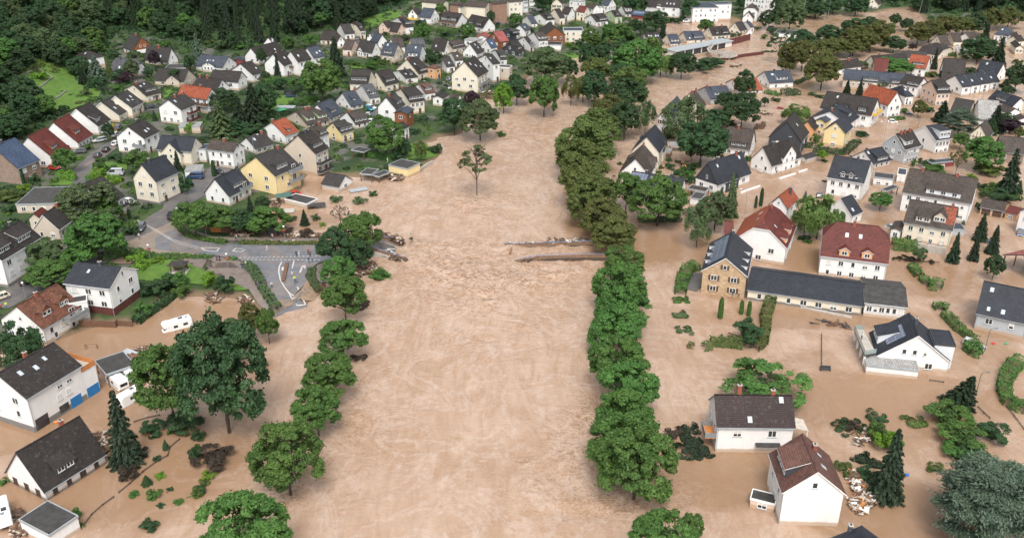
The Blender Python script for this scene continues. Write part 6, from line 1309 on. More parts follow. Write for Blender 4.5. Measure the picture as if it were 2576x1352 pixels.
strip('side_street', TP(3, 300,1100, 250,1180, 200,1240, 180,1290), 5, 'asphalt', .15)
strip('side_street', TP(3, 1080,790, 960,830, 850,880, 780,930), 6, 'asphalt', .15)
strip('side_street', TP(7, 1500,10, 1600,-60, 1700,-120), 4.5, 'asphalt', .15)
strip('side_street', TP(3, 100,375, 60,440, 20,500), 4, 'asphalt', .15)
strip('side_street', TP(3, 1480,240, 1620,235, 1800,120, 1900,80), 6, 'asphalt', .15)
def mark(t, pts, w=.22): return strip('road_marking', TP(t, *pts), w, 'marking', .245)
def marks_joined(name, segs, dz=.245):
    mb = MB()
    for t, q, w in segs:
        P = TP(t, *q)
        for i in range(len(P)-1):
            a, b_ = P[i], P[i+1]; d = (b_-a).xy.normalized(); n = Vector((-d.y, d.x))*w/2
            mb.poly([(a.x-n.x, a.y-n.y, hgt(a.x-n.x, a.y-n.y)+dz), (b_.x-n.x, b_.y-n.y, hgt(b_.x-n.x, b_.y-n.y)+dz), (b_.x+n.x, b_.y+n.y, hgt(b_.x+n.x, b_.y+n.y)+dz), (a.x+n.x, a.y+n.y, hgt(a.x+n.x, a.y+n.y)+dz)])
    return tag(mb.build(name, 'marking'), kind='structure')
segs = []
for i in range(20):
    x = 640+i*42; segs.append((14, (x, 531-i*.9, x+25, 530.5-i*.9), .3))
for i in range(18):
    x = 710+i*42; segs.append((14, (x, 548+i*.4, x+25, 548+i*.4), .3))
segs += [(14, (1065,568, 1040,620, 1035,670, 1050,750, 1090,820, 1135,880, 1195,918), .3), (14, (1135,880, 1165,937), .3), (14, (1188,562, 1168,640), .3), (14, (1165,668, 1168,695), .3), (14, (1220,820, 1235,850), .3),
 (14, (1247,682, 1265,630, 1292,612), .4), (14, (1258,618, 1298,602), .3), (14, (1298,602, 1296,638), .3), (14, (1102,700, 1108,640), .3), (14, (1080,622, 1082,660), .8),
 (14, (1172,940, 1225,920, 1275,940, 1303,998, 1220,1012, 1172,940), .35), (14, (258,432, 443,433, 415,466, 300,458, 258,432), .3), (14, (575,466, 605,437, 680,440), .3), (14, (575,466, 665,470, 700,448), .3),
 (14, (-380,160, -200,260, -40,355, 60,400, 230,438), .18), (14, (-380,150, -200,245, -40,340, 100,390, 240,425), .18)]
marks_joined('road_marking', segs)
# ---------------------------------------------------------------- hedges
def hedge(pts, w, h, leaf, label, wet=False, size=.16, dens=55):
    """pts world points; leaves over the sides and top of a clipped body"""
    global RNG
    RNG = np.random.default_rng(len(label)*7+len(pts)); P_ = []; N_ = []; mb = MB()
    for i in range(len(pts)-1):
        a, b_ = pts[i], pts[i+1]; d = (b_-a); L = math.hypot(d.x, d.y); d = Vector((d.x/L, d.y/L, 0)); n = Vector((-d.y, d.x, 0)); m_ = int(dens*L*(2*h+w)/2)
        t = RNG.random(m_)*(L+.3); u = RNG.random(m_)*(2*h+w); k = (1+.22*np.sin(t*1.3+i)*np.cos(t*.7))
        off = np.where(u < h, -w/2, np.where(u > h+w, w/2, u-h-w/2)); z = np.where(u < h, u, np.where(u > h+w, 2*h+w-u, h))*k
        x = a.x+d.x*t+n.x*off*k+RNG.normal(size=m_)*.07; y = a.y+d.y*t+n.y*off*k+RNG.normal(size=m_)*.07; zz = max(a.z, 0)+z+RNG.normal(size=m_)*.06-.1
        P_.append(np.stack([x, y, zz], 1)); nn = np.where(u < h, -1, np.where(u > h+w, 1, 0)); N_.append(unit(np.stack([n.x*nn, n.y*nn, (nn == 0)*1.0+.35], 1)+RNG.normal(size=(m_, 3))*.45))
    P_ = np.vstack(P_); S_ = .5*fbm(P_[:, 0]*.8, P_[:, 1]*.8, 9)+.5*RNG.random(len(P_))
    o = bpy.data.objects.new('hedge', leaves_mesh('hedge', P_, np.vstack(N_), size, S_, mat='leaf_'+leaf)); COL.objects.link(o); return tag(o, label, 'hedge')
def HT(t, q, w, h, leaf, label, **k): return hedge(TP(t, *q), w*1.12, h*1.25, leaf, label, **k)
HT(16, (430,585, 350,600, 300,680, 275,770, 270,830), 2.6, 1.3, 'm', 'leafy hedge left of the brown stone house')
HT(16, (1110,900, 1085,980, 1060,1050, 1065,1130, 1050,1220, 1040,1290, 960,1345), 1.9, 1.4, 'y', 'tall yellow green hedge running toward the camera in the flood')
HT(16, (860,1325, 760,1305, 660,1300, 560,1295), 1.9, 1.4, 'y', 'yellow green hedge along the front of the flooded garden')
HT(16, (480,1335, 540,1330), 1.8, 1.0, 'y', 'short yellow green hedge piece left of the garden front')
HT(16, (335,1310, 380,1320), 1.3, .7, 'o', 'small drowned hedge remnant at the garden corner')
HT(17, (1125,1030, 1180,1080, 1250,1160, 1330,1220, 1400,1260), 1.8, 1.1, 'm', 'diagonal clipped hedge left of the grey black roofed house')
HT(17, (1345,1300, 1385,1330, 1420,1380), 2.2, 1.3, 'm', 'short rounded hedge beside the silver car')
HT(17, (815,580, 850,620, 885,670), 1.8, 1.1, 'm', 'upper part of broken hedge in open water')
HT(17, (915,690, 960,740), 1.7, 1.0, 'm', 'middle part of broken hedge in open water')
HT(17, (970,770, 1030,775, 1060,740), 2.2, 1.4, 'm', 'lower wide part of broken hedge in open water')
HT(17, (635,390, 740,400, 850,410), 3.4, 1.7, 'm', 'thick hedge right of the maroon roofed apartment house')
HT(17, (1050,930, 1080,980, 1120,940), 1.8, .9, 'm', 'torn green bush drifting in open water')
HT(23, (1990,520, 1900,570, 1830,660, 1795,760, 1810,870, 1860,950, 1960,990, 2050,1000), 2.4, 1.3, 'm', 'curved clipped hedge at the right edge')
HT(23, (1440,380, 1500,440, 1560,460), 2.2, 1.4, 'm', 'rounded hedge by the green street lamp')
HT(7, (585,690, 755,700), 1.8, 1.9, 'l', 'square clipped hedge beside the turning circle')
HT(7, (860,715, 905,715), 1.4, 1.5, 'm', 'small clipped hedge block by the path')
HT(7, (920,690, 1040,690), 3.2, 2.2, 'l', 'big rounded clipped bush by the dark roof')
HT(7, (1060,700, 1220,720), 1.5, 1.2, 'l', 'long clipped hedge behind the silver van')
HT(7, (1110,760, 1220,700), 1.0, 1.1, 'l', 'thin bright hedge along the garden path')
HT(7, (1250,1185, 1370,1170), 2.6, 1.0, 'm', 'clipped hedge beside the dark estate car')
HT(14, (10,170, 60,250, 130,310, 260,350, 500,385), 1.6, .8, 'm', 'low hedge curving round the upper pavement')
HT(14, (650,385, 900,390, 1150,392, 1480,392), 1.3, .7, 'o', 'muddy low hedge along the north side of the road')
HT(14, (-380,510, -150,525, 0,520, 200,530, 370,530), 1.5, .8, 'm', 'low hedge between the road and the lawn path')
HT(14, (520,540, 600,548), 1.1, .6, 'm', 'end piece of the low lawn hedge')
HT(14, (700,590, 780,660, 830,740, 870,830, 940,930, 1010,1050), 2.0, .8, 'g', 'flattened grey green hedge along the junction edge')
HT(14, (1370,640, 1350,720, 1390,800, 1440,880), 1.6, .7, 'g', 'muddy hedge right of the junction')
HT(13, (1360,1240, 1480,1150, 1620,1060, 1750,950), 1.6, 1.2, 'd', 'hedge along the garden fence above the motorhome water')
HT(13, (1010,600, 1120,560, 1270,535, 1400,545, 1490,580), 2.2, 1.2, 'm', 'curving green hedge at the lawn corner')
HT(13, (1310,645, 1390,600, 1440,600), 2.6, 1.2, 'l', 'bright yellow green shrubs at the lawn corner')
HT(13, (1370,720, 1440,660, 1480,640), 2.2, 1.1, 'l', 'second bright shrub border at the lawn corner')
HT(9, (110,560, 250,580, 430,600), 1.3, 1.5, 'm', 'straight clipped hedge behind the yellow garage')
HT(11, (1370,410, 1500,430, 1680,440, 1780,350), 2.2, 1.3, 'd', 'dark hedge around the yellow house garden')
HT(11, (1250,365, 1360,370), 2.0, 1.2, 'd', 'small hedge by the orange rendered wing')
HT(8, (1860,700, 2003,715), 1.4, 1.5, 'm', 'clipped hedge below the dark pergola')
HT(8, (135,490, 195,440), 1.3, 2.2, 'l', 'tall clipped hedge beside the pale garage')
HT(10, (1600,1060, 1670,1020), 2.0, 1.2, 'd', 'short hedge beside the white flooded carport')
HT(10, (1120,1110, 1540,1100), 2.2, .9, 'd', 'drowned shrubs beneath the big green tree')
HT(5, (640,930, 780,960), 2.4, 1.0, 'm', 'washed out hedge in front of the slate roofed river house')
HT(5, (810,950, 960,940), 4, 1.6, 'd', 'dark rounded shrub in front of the slate roofed river house')
HT(5, (930,850, 1060,790), 1.8, 1.0, 'd', 'overgrown hedge behind the slate roofed river house')
HT(5, (20,670, 120,640, 210,630), 3.5, 1.6, 'd', 'ivy and shrubs on the maroon flood wall')
HT(12, (1540,580, 1640,630, 1730,640), 2.4, 1.6, 'y', 'yellow green hedge right of the red shed')
HT(12, (660,100, 740,90, 800,90), 1.6, .8, 'm', 'low hedge behind the small white car')
HT(6, (900,560, 1050,560, 1200,540), 2.5, 1.2, 'm', 'garden shrubs in front of the cream bungalow')
HT(3, (500,330, 680,345, 760,350), 2, 1.5, 'm', 'hedge below the peach house')
HT(3, (640,300, 760,310, 900,320, 1080,330), 3, 1.2, 'm', 'garden hedge below the twin balcony house')
HT(2, (1130,960, 1250,900, 1330,880), 3, 1.5, 'd', 'shrubs behind the trampoline')
HT(2, (1160,1060, 1290,1010, 1430,1000), 2.5, 1.2, 'm', 'shrubs at the right side of the long garden lawn')
HT(2, (930,1180, 1100,1150, 1200,1130), 2.5, 1.5, 'd', 'shrubs along the lower end of the long garden lawn')
HT(2, (880,850, 1000,830, 1200,860), 3.5, 1.8, 'm', 'shrubs along the upper end of the long garden lawn')
# gardens: countless small plants between the houses on the dry side
LAWNS = [[px(13, *q) for q in ((1380,560),(2003,600),(2003,850),(1370,840))], [px(14, *q) for q in ((-10,540),(600,560),(760,900),(0,900))]]
STREETPX = [[px(14, *q) for q in ((-400,140),(60,120),(200,240),(1600,320),(1620,1000),(1000,1180),(600,560),(-400,540))], [px(7, *q) for q in ((730,560),(1180,250),(1280,300),(950,560),(1080,680),(860,770),(560,770))]]
MP = [Vector((p.x, p.y)) for p in main]+[a.xy.lerp(b_.xy, .5) for a, b_ in zip(main, main[1:])]+[Vector((p.x, p.y)) for p in street]
def garden_ok(x, y, z, q):
    f_, s_ = at_fd(x, y)
    if f_ > 2 or s_ < 3 or not clear_of_houses(x, y, 1.8): return False
    if any(inside(q, g) for g in LAWNS+STREETPX): return False
    if any((p-Vector((x, y))).length < 5.5 for p in MP): return False
    return True
ground_cover('garden_undergrowth', 'garden plants and shrubs filling the plots between houses', garden_ok, 1500, (.7, 1.9), 'leaf_m', 8, 70, .24, box=(-420, 420, 100, 760))
ground_cover('garden_flowers_and_weeds', 'darker hedges and weeds filling plots between houses', garden_ok, 1100, (.9, 2.4), 'leaf_d', 18, 80, .26, box=(-420, 420, 100, 760))
# ---------------------------------------------------------------- broken road bridge
def railing(root, pts, h=1.05, mat='blue_rail', step=1.6, name='railing'):
    mb = MB(); ib = MB()
    for i in range(len(pts)-1):
        a, b_ = Vector(pts[i]), Vector(pts[i+1]); n = max(1, int((b_-a).length/step)); up = Vector((0, 0, h))
        mb.bar(a+up, b_+up, .09, .09)
        ib.bar(a+up*.12, b_+up*.12, .12, .2)
        for k in range(n): p = a.lerp(b_, k/n); ib.bar(p, p+up, .07, .07)
        m_ = int((b_-a).length/.6)
        for k in range(m_): p = a.lerp(b_, (k+.5)/m_); ib.bar(p+up*.13, p+up*.97, .05, .05)
        if i % 1 == 0: ib.bar(a+up*.5, b_+up*.5, .06, .35)
    ib.build('infill', 'debris_wood', root)
    return mb.build(name, mat, root)
def slab(mb, A, B, C_, D, th, m=0):
    A, B, C_, D = map(Vector, (A, B, C_, D)); d = Vector((0, 0, -th)); mb.poly([A, B, C_, D], m)
    for p, q in ((A, B), (B, C_), (C_, D), (D, A)): mb.poly([p+d, q+d, q, p], 1)
    mb.poly([D+d, C_+d, B+d, A+d], 1)
br = empty('bridge_fragment', (0, 0, 0)); tag(br, 'broken left end of the road bridge sagging into the river', 'bridge')
nl, nr = atz(*px(15, 110, 290), 1.9), atz(*px(15, 425, 395), -.5); fl_, fr = atz(*px(15, 190, 215), 1.9), atz(*px(15, 400, 262), -.4)
mb = MB(); slab(mb, nl, nr, fr, fl_, 1.6); mb.build('deck', ['asphalt', 'mud'], br)
up = Vector((0, 0, .18)); mb = MB(); slab(mb, fl_+up, fl_.lerp(nl, .22)+up, fr.lerp(nr, .22)+up, fr+up, .2); mb2 = MB(); slab(mb2, nl.lerp(fl_, .12)+up, nl+up, nr+up, nr.lerp(fr, .12)+up, .2)
mb.build('pavement_strip', ['pavement', 'concrete'], br); mb2.build('pavement_strip', ['pavement', 'concrete'], br)
railing(br, [nl+up, nr+up]); railing(br, [fl_+up, fr+up]); e2 = Vector((0, -.3, -.55)); MB().bar(nl+e2, nr+e2, .5, 1.3).build('edge_beam', 'concrete', br); MB().bar(fl_-Vector((0,-.3,.3)), fr-Vector((0,-.3,.3)), .5, 1.0).build('edge_beam', 'concrete', br)
up = Vector((0, 0, .03)); c0 = nl.lerp(nr, .62); c1 = fl_.lerp(fr, .62); mb = MB()
for s_, e_ in ((.45, .3), (.45, .6)):
    a = c0.lerp(c1, s_)+(nl-nr)*.09; b_ = c0.lerp(c1, e_)+(nr-nl)*.10; mb.bar(a+up, b_+up, .5, .03)
mb.build('arrow_marking', 'marking', br)
b2 = empty('bridge_fragment', (0, 0, 0)); tag(b2, 'collapsed right half of the road bridge overrun by water', 'bridge')
near = [atz(*px(15, x, y), z) for x, y, z in ((1265,405,-.35),(1330,392,.1),(1420,378,.55),(1560,366,.8),(1760,362,.95),(1985,362,1.0))]
mb = MB()
for a, b_ in zip(near, near[1:]):
    o_ = Vector((0, .9, 0)); slab(mb, a, b_, b_+o_, a+o_, 1.5)
mb.build('edge_beam', ['mud', 'bark'], b2); railing(b2, [p+Vector((0, .2, .0)) for p in near], 1.0)
far = [atz(*px(15, x, y), z) for x, y, z in ((1185,270,-.1),(1240,272,.1),(1420,268,.2),(1640,262,.3),(1870,252,.6))]
mb = MB()
for a, b_ in zip(far, far[1:]): o_ = Vector((0, -.6, 0)); slab(mb, a+o_, b_+o_, b_, a, .8)
mb.build('edge_beam', ['mud', 'bark'], b2); railing(b2, [p+Vector((0, -.2, .0)) for p in far], .9)
mb = MB(); slab(mb, near[3]+Vector((0,.9,-1.0)), near[5]+Vector((0,.9,-1.1)), far[4]+Vector((0,-.6,-.75)), far[2]+Vector((0,-.6,-.6)), .6); mb.build('deck', ['mud', 'mud'], b2)
MB().bar(atz(*px(15, 1240, 285), .9), atz(*px(15, 1228, 335), .1), .5, .3).build('broken_strut', 'debris_wood', b2)
# ---------------------------------------------------------------- debris
def debris(name, label, t, poly, n, mats, seed, smin=.3, smax=2.2, hmax=.8, flat=.12, kind='stuff'):
    r = random.Random(seed); P = [px(t, poly[i], poly[i+1]) for i in range(0, len(poly), 2)]; mb = MB(); x0, x1 = min(p[0] for p in P), max(p[0] for p in P); y0, y1 = min(p[1] for p in P), max(p[1] for p in P); c = 0; tr = 0
    while c < n and tr < n*30:
        tr += 1; x, y = r.uniform(x0, x1), r.uniform(y0, y1)
        if not inside((x, y), P): continue
        g = G(x, y); l = r.uniform(smin, smax); w = r.uniform(.08, .35)*(1 if r.random() < .75 else 2.5); a = r.uniform(0, 6.3); tl = r.uniform(-.35, .35)
        M = Matrix.Translation((g.x, g.y, max(g.z, 0)+r.uniform(0, hmax))) @ Matrix.Rotation(a, 4, 'Z') @ Matrix.Rotation(tl, 4, 'Y') @ Matrix.Rotation(r.uniform(-.4, .4), 4, 'X')
        mb.box(-l/2, l/2, -w/2, w/2, 0, r.uniform(.05, flat+.1), r.randrange(len(mats)), M); c += 1
    if not mb.v: return
    return tag(mb.build(name, mats), label, 'debris', kind=kind)
W3 = ['debris_wood', 'wood_brown', 'debris_wood', 'debris_white', 'bark', 'trim_brown']; WW = ['debris_white', 'debris_wood', 'debris_wood', 'wood_orange', 'trim_white', 'wood_brown', 'debris_white', 'bark']
debris('driftwood', 'driftwood and rubble piled below the broken bridge end', 15, (0,480, 60,440, 130,400, 215,440, 200,490, 110,500, 20,530), 420, W3, 1)
debris('driftwood', 'driftwood caught along the left broken bridge railing', 15, (100,280, 190,195, 420,262, 400,280, 200,232, 150,270), 260, W3, 2, hmax=2.2)
debris('driftwood', 'broken rubble hanging below the left bridge stub', 15, (110,300, 150,330, 345,392, 440,400, 430,385, 200,310), 200, W3+['concrete'], 32, hmax=.9)
debris('driftwood', 'planks and white sacks caught on the far bridge railing', 15, (1190,262, 1500,262, 1540,235, 1860,225, 1860,262, 1500,272, 1200,272), 420, W3+['debris_white'], 3, hmax=.6)
debris('driftwood', 'weeds and sticks caught on the near bridge edge', 15, (1300,398, 1450,368, 1960,362, 1960,374, 1500,384, 1310,404), 200, ['bark', 'mud', 'wood_brown'], 4, hmax=.6)
debris('rubble', 'white rubble and planks heaped beside the white house wall', 25, (230,720, 300,690, 380,800, 400,830, 540,900, 570,970, 500,1050, 380,1140, 270,1070, 250,990, 320,960), 620, WW, 5, .2, 1.5, .9)
debris('driftwood', 'orange boards washed against the blue slate carport roof', 18, (1290,500, 1390,390, 1540,390, 1500,440, 1380,480, 1340,520), 260, W3, 6)
debris('driftwood', 'wet rubble between the brown roofed house and the spruce', 19, (930,320, 1040,330, 1090,420, 1080,520, 1010,440), 150, W3, 7)
debris('driftwood', 'rubbish between the caravan and the flat roofed garage', 19, (130,1130, 200,1120, 220,1230, 290,1330, 140,1340), 200, W3+['debris_white'], 8)
debris('driftwood', 'debris lodged in torn bushes left of the tall spruce', 25, (340,400, 400,310, 480,290, 500,340, 420,390, 330,440), 110, WW, 9, .3, 2.4)
debris('driftwood', 'planks strewn behind the huts by the road', 14, (560,260, 780,280, 760,320, 570,310), 90, W3, 10)
debris('driftwood', 'long drift line of rubble north of the road', 14, (1000,290, 1200,295, 1480,290, 1500,325, 1100,325), 380, W3+['debris_white'], 11)
debris('driftwood', 'small rubbish lying along the muddy low hedge', 14, (900,365, 1480,362, 1480,392, 900,388), 130, WW+['tarp_blue'], 12, .2, 1.0, .3)
debris('driftwood', 'broken wood below the lawn edge in brown water', 14, (320,950, 340,890, 420,900, 470,930, 400,990), 70, W3, 13, .6, 2.8)
debris('driftwood', 'broken wood at the lower end of the lawn path', 14, (640,970, 690,900, 740,930, 780,960, 700,985), 70, W3, 14, .5, 2.2)
debris('gravel_heap', 'broken asphalt chunks at the torn junction edge', 14, (1040,960, 1170,950, 1200,910, 1300,800, 1380,760, 1400,830, 1260,930, 1080,1040), 420, ['stone_plinth', 'asphalt', 'mud'], 15, .15, .7, .1)
debris('driftwood', 'rubble in the muddy yard below the big cream gable', 3, (1290,960, 1330,920, 1430,910, 1440,1000, 1300,990), 90, W3, 16)
debris('driftwood', 'boards and rubble on the carport roof by the yellow garage', 9, (360,780, 400,755, 545,760, 500,815, 420,810), 160, W3, 17)
debris('driftwood', 'mud and timber behind the flooded beige garage', 8, (960,1160, 1040,1150, 1040,1215, 980,1250), 60, W3, 18)
debris('driftwood', 'planks around the drifting picnic tree in the flooded garden', 16, (750,1200, 1020,1225, 980,1280, 830,1270), 14, ['wood_brown'], 19, 2, 4, .1)
debris('driftwood', 'branches and rubbish under the anthracite clad house garden', 11, (20,540, 120,520, 160,570, 60,600), 60, W3+['brass_yellow'], 20)
debris('driftwood', 'driftwood raft in the flooded street left of the willow', 5, (570,1130, 620,1115, 710,1160, 600,1150), 60, W3, 21)
debris('driftwood', 'driftwood caught below the red floating car', 5, (510,1270, 640,1220, 640,1290, 520,1300), 60, ['bark', 'wood_brown'], 22)
debris('driftwood', 'fence wreckage drifting before the long cream hall', 16, (1470,1100, 1590,1065, 1700,1100, 1840,1090, 1820,1150, 1600,1105), 30, ['trim_dark', 'wood_brown'], 23, .8, 3, .2)
def branchy(t, pts, leaf, label, n=26, seed=1):
    """a felled or drifting branch: bark stems with leaf tufts"""
    global RNG
    r = random.Random(seed); P = TP(t, *pts); root = empty('fallen_branch', tuple(P[0])); tag(root, label, 'branch'); o = P[0]; mb = MB()
    for i in range(len(P)-1): mb.tube([P[i]-o+Vector((0,0,.2)), P[i+1]-o+Vector((0,0,.3))], [.14, .07], 6)
    RNG = np.random.default_rng(seed); A = []; B_ = []
    for k in range(n*2):
        i = r.randrange(len(P)-1); q = P[i].lerp(P[i+1], r.random())-o; e = q+Vector((r.uniform(-1.5, 1.5), r.uniform(-1.3, 1.3), r.uniform(0, .6))); mb.tube([q+Vector((0,0,.2)), e], [.05, .015], 5)
        p_, n_ = clump_pts(tuple(e), .75, 90, .35); A.append(p_); B_.append(n_)
    mb.build('stem', 'bark', root); A = np.vstack(A); me = leaves_mesh('foliage', A, np.vstack(B_), .10, RNG.random(len(A)), 1.5, mat='leaf_'+leaf); f = inst('foliage', me, root); return root
branchy(24, (370,250, 390,330, 420,430, 480,480, 560,530), 'c', 'uprooted dark branches lodged left of the brown tiled house', 34, 1)
branchy(24, (210,290, 240,320), 's', 'small muddy branch beside the largest right bank tree', 8, 2)
branchy(24, (300,470, 380,480, 360,540), 'c', 'low dark branch below the uprooted ones', 12, 3)
branchy(25, (180,255, 260,230, 350,265, 270,330), 'd', 'floating torn shrub with bare branches left of the bushes', 16, 4)
branchy(25, (540,130, 500,170, 560,230, 600,290), 'd', 'torn shrub with a bent stem above the spruce', 12, 5)
branchy(25, (880,200, 960,215), 'y', 'small floating clump of weeds in open water', 8, 6)
branchy(25, (345,560, 420,580, 500,600), 'c', 'low spruce branch reaching left over the water', 12, 7)
branchy(15, (160,500, 220,510, 290,520), 'm', 'green branch tangled below the broken bridge', 14, 8)
branchy(14, (1680,950, 1800,1040, 1900,960), 's', 'brown roots and brush behind the second left bank tree', 14, 9)
branchy(20, (1260,70, 1350,40), 's', 'bare branch trailing from the third left bank tree', 5, 10)
branchy(16, (240,890, 290,880), 'm', 'floating leafy clump left of the flooded garden', 7, 11); branchy(16, (230,1010, 300,1030), 'g', 'second floating leafy clump left of the flooded garden', 7, 12)
branchy(16, (270,1160, 320,1180), 'g', 'lowest floating leafy clump left of the flooded garden', 7, 13)
branchy(5, (620,520, 740,520), 'd', 'dark brush drifting beside the open crowned avenue tree', 10, 14)
branchy(5, (280,670, 410,660), 's', 'bare driftwood branch in the upper river', 3, 15)
branchy(17, (700,520, 790,500, 860,520, 1080,535), 's', 'branch line drifting below the thick hedge', 12, 16)
# ---------------------------------------------------------------- vehicles
CARM = {}
for k_, c_ in dict(white=(.75,.75,.74), silver=(.45,.47,.48), grey=(.10,.11,.125), black=(.015,.016,.02), blue=(.02,.05,.13), red=(.5,.02,.015), green=(.03,.2,.08), teal=(.02,.22,.30), dark=(.03,.04,.055), slate=(.16,.19,.23), cream=(.6,.55,.42)).items():
    m, nt, b = newmat('paint_'+k_); b.inputs['Base Color'].default_value = (*c_, 1); b.inputs['Roughness'].default_value = .25; b.inputs['Coat Weight'].default_value = .5
m, nt, b = newmat('tail_red'); b.inputs['Base Color'].default_value = (.35,.01,.01,1)
def loft(mb, secs, m=0):
    """secs: list of (x, [(y,z)...]) cross-sections"""
    b = len(mb.v); n = len(secs[0][1])
    for x, c in secs: mb.v += [(x, y, z) for y, z in c]
    for i in range(len(secs)-1):
        for k in range(n): mb.f.append((b+i*n+k, b+(i+1)*n+k, b+(i+1)*n+(k+1) % n, b+i*n+(k+1) % n)); mb.m.append(m)
    mb.f.append(tuple(b+k for k in range(n))); mb.m.append(m); mb.f.append(tuple(b+(len(secs)-1)*n+k for k in reversed(range(n)))); mb.m.append(m)
def car_parts(kind):
    if kind in CARM: return CARM[kind]
    Lc, Wc, hb, hr = dict(hatch=(4.0, 1.75, .85, 1.48), estate=(4.7, 1.8, .88, 1.48), van=(5.2, 1.95, 1.1, 2.05), suv=(4.3, 1.85, 1.05, 1.9), small=(3.5, 1.65, .85, 1.5))[kind]; w = Wc/2
    def sec(z0, z1, wy, r=.1): return [(-wy, z0+r), (-wy+r*.5, z0), (wy-r*.5, z0), (wy, z0+r), (wy, z1-r), (wy-r, z1), (-wy+r, z1), (-wy, z1-r)]
    b = MB(); h = Lc/2; hood = {'van': .95, 'suv': .98, 'small': .8}.get(kind, .76)
    loft(b, [(-h, sec(.35, hb-.12, w*.86)), (-h+.12, sec(.25, hb-.02, w*.97)), (-h*.5, sec(.22, hb, w)), (h*.35, sec(.22, hb, w)), (h*.62, sec(.22, hb*hood+.1, w*.98)), (h-.15, sec(.25, hb*hood-.02, w*.93)), (h, sec(.35, hb*hood-.2, w*.82))])
    xr = -h*.93 if kind in ('estate', 'van', 'suv') else -h*.82; xt = -h*.84 if kind in ('estate', 'van', 'suv') else -h*.6; xf = h*.52 if kind != 'van' else h*.78; xft = h*.12 if kind != 'van' else h*.45
    g = MB(); g.v = [(xr, -w*.93, hb-.02), (xf, -w*.93, hb-.02), (xf, w*.93, hb-.02), (xr, w*.93, hb-.02), (xt, -w*.76, hr-.05), (xft, -w*.76, hr-.05), (xft, w*.76, hr-.05), (xt, w*.76, hr-.05)]
    for q in ((0,1,5,4),(1,2,6,5),(2,3,7,6),(3,0,4,7)): g.f.append(q); g.m.append(0)
    loft(b, [(xt-.03, [(-w*.74, hr-.06), (w*.74, hr-.06), (w*.70, hr), (-w*.70, hr)]), (xft+.03, [(-w*.74, hr-.06), (w*.74, hr-.06), (w*.70, hr), (-w*.70, hr)])])
    for s_ in (-1, 1):
        for (xa, xb) in ((xf, xft), (xr, xt), ((xf+xr)/2-.05, (xft+xt)/2)): b.bar((xa, s_*w*.935, hb-.02), (xb, s_*w*.765, hr-.04), .09, .06)
        if kind == 'van': b.box(xr+.2, -h*.05, s_*w*.9-.06, s_*w*.9+.02, hb-.05, hr-.25)
    wh = MB(); n = 16; wh.tube([(0, -.1, 0), (0, .1, 0)], [.33, .33], n, 0); wh.tube([(0, -.108, 0), (0, .108, 0)], [.2, .2], n, 1)
    hl = MB().box(-.05, .03, -.2, .2, -.08, .08)
    CARM[kind] = (b.mesh('body', ['trim_dark']), g.mesh('windows', ['glass']), wh.mesh('wheel', ['black_rubber', 'metal_grey']), hl.mesh('headlight', ['trim_white']), hl.mesh('taillight', ['tail_red']), Lc, Wc, hb)
    return CARM[kind]
def car(t, x, y, x2, y2, kind, col, label, dz=0.0, tilt=0.0, name=None, group=None):
    """(x, y) ground centre, (x2, y2) a point in front of it"""
    b, g, wh, hl, tl, L, W, hb = car_parts(kind); P = T(t, x, y); Q = T(t, x2, y2); rz = math.atan2(Q.y-P.y, Q.x-P.x); z = P.z+.22 if P.z > .3 else dz
    if P.z > .3: z += dz
    nm = name or {'van': 'parked_van', 'suv': 'off_road_car'}.get(kind, 'parked_car'); root = empty(nm, (P.x, P.y, z), rz); root.rotation_euler = (tilt*.6, tilt, rz)
    tag(root, label, 'van' if kind == 'van' else 'car', group); bo = inst('body', b, root); bo.material_slots[0].link = 'OBJECT'; bo.material_slots[0].material = MATS['paint_'+col]; inst('windows', g, root)
    for sx in (-1, 1):
        for sy in (-1, 1): inst('wheel', wh, root, (sx*L*.31, sy*(W/2-.08), .33))
    for sy in (-1, 1): inst('headlight', hl, root, (L/2-.03, sy*W*.33, hb*.68)); inst('taillight', tl, root, (-L/2+.02, sy*W*.36, hb*.8))
    return root
